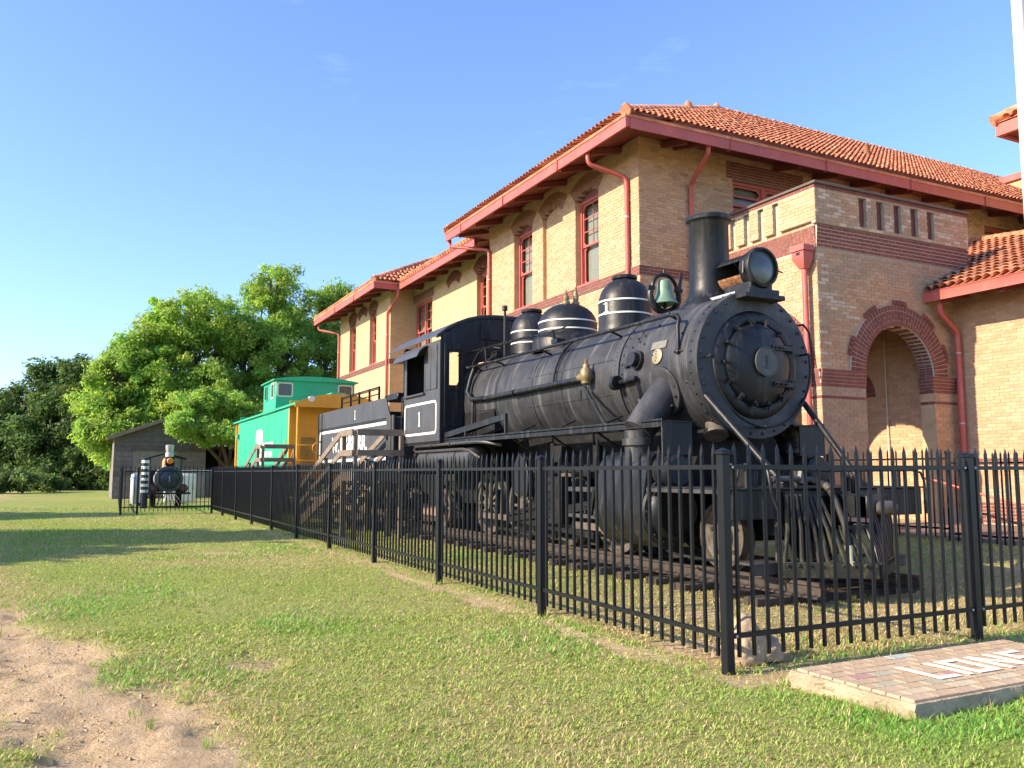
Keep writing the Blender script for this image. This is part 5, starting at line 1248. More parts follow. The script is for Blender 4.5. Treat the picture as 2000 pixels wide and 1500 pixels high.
for s in (-1, 1):
    for i, y in enumerate(YW):
        w = put('driving_wheel', drv, LOC, (XC+s*.755, y, RT+.57), rot=(0,0,0 if s > 0 else math.pi)); put('counterweight', cwm, w, (XC+s*.755, y, RT+.57), rot=(R(160 if i == 1 else 0),0,0))
    xr = XC + s*.98
    part('side_rod', MB().beam((xr, YW[0]-.05, RT+.36),(xr, YW[3]+.05, RT+.36),.05,.10).cyl((xr-.05,YW[1],RT+.36),(xr+.07,YW[1],RT+.36),.10,n=16).cyl((xr-.05,YW[0],RT+.36),(xr+.05,YW[0],RT+.36),.09,n=16).cyl((xr-.05,YW[2],RT+.36),(xr+.05,YW[2],RT+.36),.11,n=16).cyl((xr-.05,YW[3],RT+.36),(xr+.05,YW[3],RT+.36),.09,n=16), M_steel if s < 0 else M_blackd, LOC)
    part('main_rod', MB().beam((xr+s*.10, YW[2], RT+.36),(xr+s*.10, 10.2, .96),.045,.12), M_blackd, LOC)
    part('crosshead', MB().bx(*sorted((xr-.06*s, xr+.10*s)), 10.05, 10.42, .80, 1.14).bx(*sorted((xr-.09*s, xr+.12*s)), 9.75, 11.2, 1.12, 1.19).bx(*sorted((xr-.09*s, xr+.12*s)), 9.75, 11.2, .74, .80), M_tank, LOC, .008)
    part('valve_gear', MB().bx(*sorted((XC+s*1.0, XC+s*1.18)), 11.1, 11.75, .62, 1.34).beam((XC+s*1.16,9.7,1.45),(XC+s*1.14,11.5,1.42),.04,.06).beam((XC+s*1.14,11.4,1.75),(XC+s*1.14,11.5,.9),.05,.10).beam((XC+s*1.15,11.45,.95),(XC+s*1.12,13.0,.70),.04,.06).beam((XC+s*1.16,10.2,1.2),(XC+s*1.16,10.3,.8),.04,.06), M_blackd, LOC, .006)
    mb = MB()
    for ky in range(4):
        for kz in range(5): mb.ball((XC+s*1.185, 11.18+ky*.15, .72+kz*.13), .018, 6)
    part('gear_plate_bolts', mb, M_blackd, LOC, kind='stuff')
    part('link_hanger', MB().prism([(12.3,1.0),(12.75,1.05),(12.85,1.45),(12.6,1.72),(12.35,1.60),(12.25,1.3)], 'x', *sorted((XC+s*1.02, XC+s*1.14))), M_black, LOC, .01)
    part('spring_rigging', MB().beam((XC+s*.9,9.9,1.5),(XC+s*.9,16.2,1.45),.06,.05).beam((XC+s*1.05,12.9,.62),(XC+s*1.05,10.4,.50),.03,.09).beam((XC+s*1.05,15.9,1.1),(XC+s*1.05,15.1,.55),.04,.05), M_blackd, LOC)
    part('brake_hanger', MB().beam((XC+s*.98,13.7,1.1),(XC+s*.98,13.75,.45),.06,.09).beam((XC+s*.98,12.3,1.1),(XC+s*.98,12.35,.45),.06,.09).beam((XC+s*.98,13.75,.42),(XC+s*.98,11.6,.40),.04,.05), M_blackd, LOC)
    part('lubricator', MB().bx(*sorted((XC+s*1.12, XC+s*1.30)), 10.9, 11.2, 1.55, 1.80), M_blackd, LOC, .008); part('oil_cup', MB().cyl((XC+s*1.2,11.3,1.5),(XC+s*1.2,11.3,1.84),.05,n=12), M_blackd, LOC); part('oil_cup', MB().cyl((XC+s*1.2,10.05,1.5),(XC+s*1.2,10.05,1.78),.07,n=12).cyl((XC+s*1.2,10.05,1.78),(XC+s*1.2,10.05,1.86),.02,n=8), M_blackd, LOC)
    tr_w = spoked(.40, 9, 0, .11).mesh('trailing_wheel', M_wheel); put('trailing_wheel', tr_w, LOC, (XC+s*.755, 16.75, RT+.40), rot=(0,0,0 if s > 0 else math.pi))
    pw_me = MB().lathe((0,0,0),(1,0,0),[(.43,-.09),(.43,-.06),(.395,-.055),(.39,.05),(.345,.055),(.33,.01),(.25,-.015),(.16,-.005),(.14,.05),(.09,.06),(.08,.10),(0,.105)],48,False,False).mesh('pony_wheel', M_wheel)
    pwh = put('pony_wheel', pw_me, LOC, (XC+s*.755, 7.98, RT+.395), rot=(0,0,0 if s > 0 else math.pi))
    mb = MB()
    for k in range(5):
        t = R(72*k+20); mb.cyl((XC+s*.80, 7.98+.24*math.cos(t), RT+.395+.24*math.sin(t)), (XC+s*.755, 7.98+.24*math.cos(t), RT+.395+.24*math.sin(t)), .028, n=10)
    part('wheel_hole', mb, M_dark, pwh)
    part('pony_frame', MB().beam((XC+s*.5,7.2,.75),(XC+s*.5,9.3,.7),.08,.12), M_blackd, LOC)
for y in YW + (7.98, 16.75): part('axle', MB().cyl((XC-.75,y,RT+(.57 if y in YW else .40)),(XC+.75,y,RT+(.57 if y in YW else .40)),.09,n=14), M_blackd, LOC)
# pilot beam, deck, pilot
bm_ = part('pilot_beam', MB().bx(XC-1.48,XC+1.46,6.98,7.2,.90,1.215).bx(XC-1.50,XC+1.48,6.93,8.5,1.216,1.236), M_black, LOC, .006)
part('deck_edge', MB().bx(XC-1.50,XC-1.488,7.0,8.5,1.17,1.215), M_tank, bm_)
pil = part('pilot', MB().beam((6.72,6.97,.36),(7.6,6.42,.36),.09,.17).beam((7.6,6.42,.36),(8.48,6.97,.36),.09,.17), M_moss, LOC, .008)
part('pilot_top_bar', MB().beam((6.80,6.95,1.17),(7.42,6.86,1.17),.05,.05).beam((7.78,6.86,1.17),(8.40,6.95,1.17),.05,.05), M_black, pil)
for s in (-1, 1):
    for k in range(11):
        f = (k+.4)/11; b = Vector((XC + s*.86*(1-f), 6.97-.52*f-.02, .43)); t = Vector((XC + s*(.80 - .66*f), 6.93-.07*f, 1.16))
        if k > 7: t = b.lerp(t, .48)
        part('slat', MB().tube([tuple(b), tuple(b.lerp(t,.5) + Vector((0,-.03,0))), tuple(t)], .026, 8), M_moss if s < 0 else M_black, pil)
mb = MB()
for k in range(9):
    for s in (-1,1): p = Vector((XC,6.42,.38)).lerp(Vector((XC+s*.88,6.97,.38)), (k+.5)/9) + Vector((0,-.045,.03)); mb.cyl(p, p + Vector((0,-.03,0)), .018, n=6)
part('pilot_bolts', mb, M_moss, pil, kind='stuff')
part('pilot_cap', MB().beam((7.35,6.70,.80),(7.85,6.70,.80),.04,.05), M_black, pil)
part('foot_board', MB().bx(6.42,6.86,7.02,7.36,.40,.43).bx(6.42,6.86,7.02,7.035,.30,.40).bx(6.83,6.86,7.1,7.13,.43,.92).bx(6.43,6.46,7.3,7.33,.43,.92), M_tank, LOC, .004)
part('foot_board', MB().bx(8.34,8.78,7.02,7.36,.40,.43).bx(8.34,8.78,7.02,7.035,.30,.40), M_tank, LOC, .004)
cp = part('coupler', MB().bx(7.48,7.72,6.55,6.98,.93,1.17).bx(7.42,7.50,6.38,6.62,.92,1.16).bx(7.70,7.80,6.42,6.6,.92,1.17).prism([(7.42,6.38),(7.50,6.34),(7.58,6.40),(7.52,6.55),(7.42,6.55)], 'z', .92, 1.16).cyl((7.74,6.48,.86),(7.74,6.48,1.24),.03,n=10), M_black, LOC, .012)
part('coupler_pin', MB().tube([(7.60,6.75,1.16),(7.58,6.72,1.32),(7.66,6.72,1.36),(7.70,6.75,1.16)],.035,8).tube([(7.44,6.70,1.2),(7.42,6.68,1.34),(7.49,6.68,1.36),(7.50,6.70,1.2)],.03,8), M_black, cp)
part('knuckle', MB().lathe((7.66,6.36,1.03),(1,-.1,0),[(.05,-.14),(.075,-.1),(.07,.1),(.05,.14)],12), M_steel, cp)
part('cut_lever', MB().tube([(6.15,6.95,1.30),(6.16,6.93,1.44),(6.3,6.93,1.45),(7.5,6.9,1.42),(8.85,6.93,1.43),(9.0,6.93,1.40),(9.04,6.92,1.30),(9.05,6.9,1.0),(9.0,6.88,.92)],.015,8).tube([(6.55,6.92,1.44),(6.53,6.88,1.38),(6.55,6.86,1.15),(6.62,6.84,1.0),(6.60,6.82,.88),(6.55,6.82,.82)],.018,8), M_black, LOC)
for xx in (6.38,6.5,7.1,8.1,8.75): part('beam_post', MB().cyl((xx,7.05,1.236),(xx,7.05,1.50 if xx < 6.5 else 1.42),.03,n=10), M_black, LOC)
part('train_pipe', MB().tube([(6.7,7.0,1.33),(7.0,6.98,1.33),(7.25,6.95,1.32)],.034,10).cyl((7.08,6.98,1.28),(7.12,6.98,1.42),.05,n=8), M_tank, LOC)
ah = part('air_hose', MB().tube([(7.22,6.93,1.32),(7.33,6.85,1.27),(7.38,6.76,1.10),(7.385,6.66,.85),(7.37,6.60,.62)],.033,10), M_rubber, LOC)
part('hose_coupling', MB().cyl((7.365,6.595,.62),(7.36,6.58,.46),.043,.038,10).cyl((7.385,6.58,.44),(7.33,6.56,.41),.045,n=10), mat('hose_brass', (.5,.45,.32), .5, .2, var=.2, vscale=20), ah)
part('hose_clamp', MB().cyl((7.32,6.855,1.275),(7.345,6.82,1.225),.042,n=10), M_steel, ah)
part('cylinder_cock_pipe', MB().tube([(6.4,8.5,.45),(6.4,8.3,.42),(6.45,7.6,.40)],.016,6), M_black, LOC)
part('marker_loop', MB().tube([(6.14,7.3,1.24),(6.14,7.3,1.42),(6.2,7.2,1.5),(6.3,7.05,1.46)],.02,8), M_black, LOC)
# cab
X0, X1, CY0, CY1 = 6.15, 9.05, 15.37, 17.5
def arc_roof(inset=0., n=14):
    a = X0-.09+inset; b = X1+.09-inset; pts = []
    for k in range(n+1):
        t = k/n; x = a + (b-a)*t; u = 2*t-1; pts.append((x, 4.10 + .50*(1-abs(u)**2.7) - inset*.4))
    return pts
cab = part('cab_side', MB().bx(X0,X0+.02,CY0,CY1,2.02,3.02).bx(X0,X0+.02,CY0,16.24,3.02,4.02).bx(X0,X0+.02,17.30,CY1,3.02,4.02).bx(X0,X0+.02,16.24,17.30,3.84,4.02), M_faded_lit, LOC)
part('sliding_panel', MB().bx(X0-.014,X0-.001,15.50,16.20,3.06,3.93).bx(X0-.022,X0-.014,15.52,15.56,3.06,3.93).bx(X0-.022,X0-.014,15.83,15.87,3.06,3.93).bx(X0-.022,X0-.014,16.14,16.18,3.06,3.93), M_faded_lit, cab, .003)
part('window_sill', MB().bx(X0-.05,X0+.03,16.18,17.36,2.985,3.03), M_tank, cab, .006)
part('awning', MB().prism([(X0-.02,3.98),(X0-.10,3.95),(X0-.20,3.86),(X0-.26,3.74),(X0-.25,3.735),(X0-.19,3.84),(X0-.09,3.93),(X0-.02,3.955)], 'y', 16.0, 17.5), M_faded_lit, cab)
rrect = lambda cy, cz, hy, hz, r: [(cy + sx*(hy-r) + r*math.cos(t), cz + sz*(hz-r) + r*math.sin(t)) for sx, sz, t0 in ((1,1,0),(-1,1,90),(-1,-1,180),(1,-1,270)) for t in [R(t0 + 90*k/4) for k in range(5)]]
part('white_border', MB().frame(rrect(16.47,2.50,.93,.335,.10), rrect(16.47,2.50,.885,.29,.07), 'x', X0-.003, X0+.0005), M_white, cab)
mb = MB(); mb.prism([(16.5 - p[0]*.24, 2.50 + p[1]*.30) for p in ONE_P], 'x', X0-.004, X0+.0005); part('numeral', mb, M_white, cab)
part('cab_side', MB().bx(X1-.02,X1,CY0,CY1,2.02,3.02).bx(X1-.02,X1,CY0,16.24,3.02,4.02).bx(X1-.02,X1,17.30,CY1,3.02,4.02), M_black, LOC)
mb = MB(); pr = arc_roof(.1)
mb.prism([(6.66,2.0),(6.66,3.3),(7.0,3.6),(7.6,3.74),(8.2,3.6),(8.54,3.3),(8.54,2.0),(X1-.02,2.0)] + [(X1-.02,4.02)] + [(min(max(x,X0+.02),X1-.02), z) for x, z in reversed(pr[1:-1])] + [(6.60,4.15),(6.60,2.0)], 'y', CY0, CY0+.02)
mb.bx(X0+.02,6.35,CY0,CY0+.02,2.02,4.15); mb.bx(6.35,6.60,CY0,CY0+.02,2.02,3.12); mb.bx(6.35,6.60,CY0,CY0+.02,3.78,4.16); mb.bx(6.55,6.60,CY0,CY0+.02,3.12,3.78)
roof_l = [(x, z-.012) for x, z in arc_roof() if x < 6.9]; mb.prism([(X0+.02,4.16),(6.9,4.16)] + list(reversed([(max(x,X0+.02), z) for x, z in roof_l])), 'y', CY0+.001, CY0+.021); mb.prism([(8.3,4.16),(X1-.02,4.16)] + list(reversed([(min(15.2-x,X1-.02), z) for x, z in reversed(roof_l)])), 'y', CY0+.001, CY0+.021)
cf_ = part('cab_front', mb, M_black, LOC)
part('front_door', MB().bx(6.24,6.29,CY0-.02,CY0-.001,2.3,3.95).bx(6.61,6.66,CY0-.02,CY0-.001,2.3,3.95).bx(6.29,6.61,CY0-.02,CY0-.001,3.84,3.95).bx(6.29,6.61,CY0-.02,CY0-.001,2.3,2.36).bx(6.29,6.61,CY0-.02,CY0-.001,3.02,3.12), M_black, cf_, .004)
part('pane', MB().quad((6.30,CY0+.01,3.12),(6.60,CY0+.01,3.12),(6.60,CY0+.01,3.78),(6.30,CY0+.01,3.78)), M_pane, cf_)
part('ventilator', MB().bx(7.02,7.44,CY0-.03,CY0-.002,4.08,4.40).bx(7.06,7.40,CY0-.033,CY0-.031,4.12,4.36), M_black, cf_, .006)
ro = arc_roof(); ri = [(x, z-.03) for x, z in ro]
part('cab_roof', MB().prism(ro + list(reversed(ri)), 'y', CY0-.05, 18.25), M_faded_lit, LOC)
part('roof_edge', MB().prism([(x, z-.03) for x, z in ro] + [(x, z-.075) for x, z in reversed(ro)], 'y', CY0-.045, CY0-.02), M_black, LOC)
part('cab_floor', MB().bx(X0+.02,X1-.02,CY0,CY1+.2,1.96,2.02), M_blackd, LOC)
part('backhead', MB().lathe((XC,15.95,2.8),(0,1,0),[(.9,-.5),(.9,0),(0,.02)],32,False,False).bx(6.9,8.3,15.5,15.95,2.0,2.8), M_blackd, LOC)
part('rear_panel', MB().bx(X0+.02,6.92,CY1-.04,CY1-.02,2.02,4.1), M_dark, LOC); part('rear_panel', MB().bx(8.3,X1-.02,CY1-.04,CY1-.02,2.02,4.1), M_dark, LOC); part('window_shutter', MB().bx(X1-.035,X1-.021,16.2,17.34,3.0,4.02), M_dark, LOC)
part('cab_post', MB().bx(X0,X0+.05,CY1-.05,CY1,2.02,4.05).bx(X1-.05,X1,CY1-.05,CY1,2.02,4.05), M_black, LOC)
# air tank and pipes under the cab
tk = part('air_reservoir', MB().lathe((6.42,16.80,1.66),YF,[(.0,-.02),(.16,.0),(.215,.04),(.22,.10),(.22,2.60),(.215,2.66),(.16,2.70),(0,2.72)],32,False,False), M_tank, LOC)
for yy in (16.2,14.75): part('strap', MB().lathe((6.42,yy,1.66),(0,1,0),[(.21,0),(.23,.003),(.23,.05),(.21,.053)],32,False,False), M_black, tk)
part('cooling_pipe', MB().tube([(6.22,16.85,1.93),(6.20,16.9,1.88),(6.22,16.85,1.83),(6.22,14.4,1.83),(6.25,14.15,1.80),(6.35,13.9,1.66)],.03,8).tube([(6.2,16.85,1.94),(6.2,13.75,1.945),(6.25,13.45,1.93),(6.45,13.2,1.88)],.03,8).cyl((6.2,15.9,1.94),(6.2,15.95,1.94),.045,n=8).cyl((6.2,14.9,1.94),(6.2,14.95,1.94),.045,n=8), M_tank, LOC)
part('injector', MB().lathe((6.40,17.1,1.70),(0,1,0),[(.06,-.2),(.1,-.12),(.12,0),(.08,.1),(.1,.16),(.05,.25)],12).tube([(6.4,17.2,1.7),(6.45,17.35,1.5),(6.5,17.4,1.1)],.04,8).ball((6.3,17.05,1.75),.07).ball((6.33,17.25,1.62),.06), M_blackd, LOC)
part('grab_rail', MB().tube([(6.13,17.46,2.1),(6.10,17.46,2.14),(6.10,17.46,3.0),(6.13,17.46,3.04)],.013,6), M_black, LOC)

# ------------------------------------------------------------------ tender
TEN = thing('tender', (XC, 21.4, RT), 'black tender with white outlined panel and lettering, coupled behind the engine cab', 'tender')
TY0, TY1 = 18.05, 24.95
tb = part('water_tank', MB().prism([(X0,1.66),(X0,2.62),(X0+.03,2.65),(X1-.03,2.65),(X1,2.62),(X1,1.66)], 'y', TY0, TY1), M_faded_lit, TEN, .015)
part('coal_boards', MB().prism([(18.45,2.651),(18.75,3.12),(19.0,3.13),(24.92,3.13),(24.95,3.10),(24.95,2.651)], 'x', X0+.012, X0+.05).bx(X0+.05,X1-.05,24.9,24.94,2.651,3.12).prism([(18.45,2.651),(18.75,3.12),(24.92,3.13),(24.95,2.651)], 'x', X1-.05, X1-.012).bx(X0+.3,X1-.3,17.95,18.4,2.651,3.14), M_faded_lit, TEN, .006)
part('coal_space', MB().bx(X0+.05,X1-.05,18.6,24.88,2.66,2.8), M_blackd, TEN)
mb = MB()
for yy in (19.7,20.5,22.1,23.2):
    for k in range(5): mb.ball((X0+.012, yy, 2.70+k*.09), .012, 6)
part('rivets', mb, M_black, TEN, kind='stuff')
part('white_border', MB().frame(rrect(21.62,2.13,3.20,.445,.14), rrect(21.62,2.13,3.13,.375,.10), 'x', X0-.004, X0+.0005), M_white, tb)
ROTL = Matrix(((0,0,-1),(-1,0,0),(0,1,0))).to_euler()   # text on a face that looks to -X
tmt = text_mesh('W.T.&BR.RR.', .60, M_white, .002, .012); put('lettering', tmt, tb, (X0-.003, 21.75, 2.13), rot=tuple(ROTL))
mb = MB(); mb.prism([(21.25 - p[0]*.22, 2.88 + p[1]*.24) for p in ONE_P], 'x', X0+.008, X0+.0125); part('numeral', mb, M_white, TEN)
part('tank_beading', MB().bx(X0-.012,X0,TY0,TY1,2.60,2.64), M_black, tb)
mb = MB()
for yy, r in ((18.02,.05),(18.2,.07),(18.38,.06)): mb.cyl((X0-.03,yy,1.45),(X0-.03,yy,2.68),r,n=12)
part('corner_pipes', mb, M_tank, TEN)
rl = MB()
for zz in (3.27,3.40): rl.cyl((X0+.25,20.0,zz+.06),(X0+.25,23.4,zz+.06),.016,n=6)
rl.cyl((X0+.25,20.0,3.50),(X0+.25,23.4,3.50),.018,n=6)
tr1 = part('top_railing', rl, M_black, TEN)
for yy in (20.0,20.8,21.7,22.5,23.4): part('railing_post', MB().beam((X0+.25,yy,3.1),(X0+.25,yy,3.52),.05,.03), M_black, tr1)
part('hatch', MB().bx(X0+.35,X0+1.0,18.9,19.9,3.12,3.28), M_black, TEN, .02)
part('frame', MB().bx(X0+.1,X1-.1,17.8,25.0,1.36,1.66), M_blackd, TEN, .01)
tw_me = MB().lathe((0,0,0),(1,0,0),[(.44,-.09),(.44,-.06),(.41,-.055),(.405,.05),(.35,.055),(.33,.01),(.16,.0),(.14,.05),(0,.06)],36,False,False).mesh('wheel', M_wheel)
for ctr in (19.6, 23.4):
    for s in (-1,1):
        for dy in (-.85,.85): put('wheel', tw_me, TEN, (XC+s*.755, ctr+dy, RT+.405), rot=(0,0,0 if s > 0 else math.pi))
        part('truck_frame', MB().beam((XC+s*.98,ctr-1.2,.72),(XC+s*.98,ctr+1.2,.72),.09,.14).beam((XC+s*.98,ctr-.8,.78),(XC+s*.98,ctr-.3,1.1),.08,.10).beam((XC+s*.98,ctr+.8,.78),(XC+s*.98,ctr+.3,1.1),.08,.10).bx(XC+s*.98-.06,XC+s*.98+.06,ctr-.4,ctr+.4,.55,1.15).bx(XC+s*.98-.08,XC+s*.98+.08,ctr-.97,ctr-.73,.55,.80).bx(XC+s*.98-.08,XC+s*.98+.08,ctr+.73,ctr+.97,.55,.80), M_blackd, TEN, .01)
part('ladder', MB().cyl((X0-.04,24.85,1.2),(X0-.04,24.85,3.1),.016,n=6).cyl((X0-.04,24.45,1.2),(X0-.04,24.45,3.1),.016,n=6).cyl((X0-.04,24.45,1.5),(X0-.04,24.85,1.5),.012,n=6).cyl((X0-.04,24.45,1.9),(X0-.04,24.85,1.9),.012,n=6).cyl((X0-.04,24.45,2.3),(X0-.04,24.85,2.3),.012,n=6), M_black, TEN)

# ------------------------------------------------------------------ caboose
CAB = thing('caboose', (XC, 34.4, RT), 'bright green caboose with orange yellow ends and a cupola, behind the tender', 'railway car')
KY0, KY1 = 29.1, 39.75
body = part('body', MB().bx(X0,X0+.06,KY0,KY1,1.30,3.72).bx(X1-.06,X1,KY0,KY1,1.30,3.72).bx(X0+.06,X1-.06,KY1-.06,KY1,1.3,3.9).bx(X0+.06,X1-.06,KY0+.08,KY1-.06,1.30,1.42), M_teal, CAB)
def arcp(x0, x1, ze, rise, n=12): return [(x0+(x1-x0)*k/n, ze + rise*(1-(2*k/n-1)**2)) for k in range(n+1)]
a_ = arcp(X0-.08,X1+.08,3.70,.34)
rf = part('roof', MB().prism(a_ + [(x,z-.07) for x,z in reversed(a_)], 'y', 27.95, 40.9), M_teal, CAB)
part('roof_end_fascia', MB().prism([(x,z-.005) for x,z in a_] + [(X1+.06,3.56),(X0-.06,3.56)], 'y', 27.92, 27.949).prism([(x,z-.005) for x,z in a_] + [(X1+.06,3.56),(X0-.06,3.56)], 'y', 28.02, 28.06), M_yel, rf)
part('roof_walk', MB().bx(XC-.25,XC+.25,28.2,40.6,4.06,4.10), M_teal, rf)
ew = part('end_wall', MB().bx(X0+.002,X1-.002,KY0-.04,KY0,1.30,3.85).bx(X0-.012,X0+.10,KY0-.06,KY0-.04,1.3,3.70), M_yel, CAB)
part('end_door', MB().bx(7.2,8.0,KY0-.06,KY0-.041,1.42,3.45), M_yel, ew, .01); part('door_window', MB().bx(7.4,7.8,KY0-.066,KY0-.061,2.6,3.25), M_glassd, ew)
part('end_window', MB().bx(8.25,8.75,KY0-.066,KY0-.042,2.55,3.2), M_glassd, ew); part('water_stain_panel', MB().bx(6.55,7.05,KY0-.05,KY0-.041,1.4,2.6), mat('stained_yellow', (.30,.20,.05), .7, var=.3, vscale=3), ew)
part('corner_strip', MB().bx(X0-.004,X0,KY0-.05,KY0+.10,1.3,3.70), M_yel, CAB)
part('end_platform', MB().bx(X0+.05,X1-.05,28.0,KY0-.06,1.18,1.30), M_yel, CAB, .01)
for xx in (X0+.06, X1-.06): part('platform_post', MB().cyl((xx,28.1,1.3),(xx,28.1,3.66),.035,n=8).tube([(xx,28.1,2.25),(xx-.02,28.3,2.25),(xx-.02,28.75,2.0),(xx,29.0,1.6)],.02,6), M_yel, CAB)
part('platform_rail', MB().cyl((X0+.1,28.05,2.3),(X1-.1,28.05,2.3),.025,n=8).cyl((X0+.1,28.05,1.8),(X1-.1,28.05,1.8),.02,n=8).cyl((7.2,28.05,1.3),(7.2,28.05,2.3),.02,n=8).cyl((8.0,28.05,1.3),(8.0,28.05,2.3),.02,n=8), M_yel, CAB)
part('end_ladder', MB().cyl((8.3,28.06,1.3),(8.3,28.06,4.0),.018,n=6).cyl((8.7,28.06,1.3),(8.7,28.06,4.0),.018,n=6).cyl((8.3,28.06,3.3),(8.7,28.06,3.3),.014,n=6).cyl((8.3,28.06,2.8),(8.7,28.06,2.8),.014,n=6), M_yel, CAB)
part('brake_wheel', MB().tube([(6.9+.2*math.cos(t),28.0,2.2+.2*math.sin(t)) for t in np.linspace(0,2*math.pi,20)[:-1]],.014,6,True).cyl((6.9,28.0,1.3),(6.9,28.0,2.2),.014,n=6), M_yel, CAB)
part('marker_lamp', MB().cyl((6.62,27.9,3.83),(6.62,28.1,3.83),.10,n=14), M_white, CAB)
part('far_platform', MB().bx(X0+.05,X1-.05,KY1,40.8,1.18,1.30).cyl((X0+.06,40.75,1.3),(X0+.06,40.75,3.66),.04,n=8).cyl((X0+.06,40.2,1.3),(X0+.06,40.2,3.66),.03,n=8), M_yel, CAB)
mb = MB()
for yy in np.arange(KY0+1.2, KY1, 1.25): mb.bx(X0-.006, X0, yy-.03, yy+.03, 1.32, 3.68)
part('panel_seams', mb, M_teal, body, kind='stuff')
part('side_sill', MB().bx(X0-.02,X0,KY0,KY1,1.28,1.42), M_teal, body)
part('grab_iron', MB().tube([(X0-.01,29.5,1.7),(X0-.06,29.5,1.72),(X0-.06,29.5,2.5),(X0-.01,29.5,2.52)],.014,6), M_yel, body)
# cupola
cy0, cy1 = 31.25, 33.6
cu_ = part('cupola', MB().bx(X0-.06,X1-.02,cy0,cy1,3.6,4.82), M_teal, CAB, .02)
c2 = arcp(X0-.16,X1+.10,4.80,.14); part('cupola_roof', MB().prism(c2 + [(x,4.76) for x,_ in reversed(c2)], 'y', cy0-.12, cy1+.12), M_teal, cu_)
for xm in (6.42, 8.66):
    part('cupola_window', MB().frame(rrect(xm,4.42,.29,.27,.08), rrect(xm,4.42,.235,.215,.06), 'y', cy0-.03, cy0+.01), M_flesh, cu_); part('pane', MB().bx(xm-.24,xm+.24,cy0-.012,cy0-.006,4.20,4.64), M_glassd, cu_)
for ym in (31.75, 33.0):
    part('cupola_window', MB().frame(rrect(ym,4.40,.27,.30,.08), rrect(ym,4.40,.215,.245,.06), 'x', X0-.09, X0-.05), M_teal if ym > 32 else M_flesh, cu_); part('pane', MB().bx(X0-.072,X0-.064,ym-.23,ym+.23,4.15,4.65), M_glassd, cu_)
part('side_lamp', MB().bx(X0-.10,X0,39.45,39.65,2.9,3.1), M_teal, CAB)
# emblem and two lines of lettering on the side
lg = MB()
def yz(pts): return [(34.5 - a, 1.72 + b) for a, b in pts]
lg.prism(yz([(-.85,.86),(-.85,1.12),(-.78,1.28),(-.6,1.37),(.35,1.37),(.6,1.28),(.62,1.05),(.60,.72),(.42,.50),(.28,.46),(.10,.62),(-.15,.70),(-.18,.86)]), 'x', X0-.004, X0+.0005)
lg.prism(yz([(-.30,.0),(-.30,.44),(-.12,.44),(.0,.30),(.0,.0)]), 'x', X0-.004, X0+.0005); lg.prism(yz([(.12,.0),(.12,.40),(.28,.46),(.42,.36),(.5,.12),(.42,.0)]), 'x', X0-.004, X0+.0005)
part('emblem', lg, M_white, body)
for i, w in enumerate(('BURLINGTON','NORTHERN')):
    put('lettering', text_mesh(w, .30, M_white, .002, .006), body, (X0-.003, 32.72, 2.42-.34*i), rot=tuple(ROTL))
for ctr in (30.6, 38.2):
    for s in (-1,1):
        for dy in (-.8,.8): put('wheel', tw_me, CAB, (XC+s*.755, ctr+dy, RT+.405), rot=(0,0,0 if s > 0 else math.pi))
        part('truck_frame', MB().beam((XC+s*.98,ctr-1.1,.72),(XC+s*.98,ctr+1.1,.72),.09,.16).bx(XC+s*.98-.06,XC+s*.98+.06,ctr-.4,ctr+.4,.5,1.0), M_blackd, CAB, .01)
part('underframe', MB().bx(X0+.3,X1-.3,28.2,40.6,1.0,1.18), M_blackd, CAB)
for yy in (28.1,28.55): part('step', MB().bx(X0+.0,X0+.35,28.15,29.0,.55+(yy-28.1),.59+(yy-28.1)), M_yel, CAB)

# ------------------------------------------------------------------ timber stairs
def stairs(loc, label, far):
    S = thing('timber_stairs', loc, label, 'stairs', 'timber stairs up to the train')
    ox, oy, oz = loc
    def pt(name, mb): return part(name, mb, M_wood, S, .006)
    # loc is the near left foot of the landing; landing 1.06 wide (x), .9 deep (y); stairs run to +y
    zd = 1.42
    for x, y, h in ((0,0,2.27),(0,.88,2.27),(1.02,0,2.24),(1.02,.88,zd)): pt('post', MB().bx(ox+x-.045,ox+x+.045,oy+y-.045,oy+y+.045,-.1,h))
    for i in range(6): pt('deck_board', MB().bx(ox-.05,ox+1.08,oy-.05+i*.163,oy+.10+i*.163,zd-.035,zd))
    pt('joist', MB().bx(ox-.045,ox+1.06,oy-.06,oy-.02,zd-.2,zd-.036)); pt('joist', MB().bx(ox-.065,ox-.046,oy,oy+.9,zd-.2,zd-.036))
    pt('top_rail', MB().bx(ox+.02,ox+1.06,oy-.085,oy-.047,2.18,2.32)); pt('middle_rail', MB().bx(ox+.02,ox+1.06,oy-.085,oy-.047,1.75,1.88))
    pt('top_rail', MB().bx(ox-.085,ox-.047,oy-.04,oy+.92,2.18,2.32)); pt('middle_rail', MB().bx(ox-.085,ox-.047,oy-.04,oy+.92,1.75,1.88))
    L = 4.3
    for dx in (0,1.0):
        pt('top_rail', MB().beam((ox+dx-.066,oy+.9,2.25),(ox+dx-.066,oy+.9+L,1.20-zd+1.10),.038,.14)); pt('middle_rail', MB().beam((ox+dx-.066,oy+.9,1.815),(ox+dx-.066,oy+.9+L,.46),.038,.13))
        pt('stringer', MB().beam((ox+dx-.02,oy+.86,zd-.13),(ox+dx-.02,oy+.9+L,.02),.045,.24))
        for f in (.35,.72,1.0): yy = oy+.9+L*f; pt('post', MB().bx(ox+dx-.04,ox+dx+.04,yy-.045,yy+.045,-.1,2.22-1.37*f))
    for k in range(8):
        f = (k+.5)/8; pt('tread', MB().bx(ox,ox+.98,oy+.9+L*f-.2,oy+.9+L*f+.2,zd*(1-f)-.02,zd*(1-f)+.02))
    return S
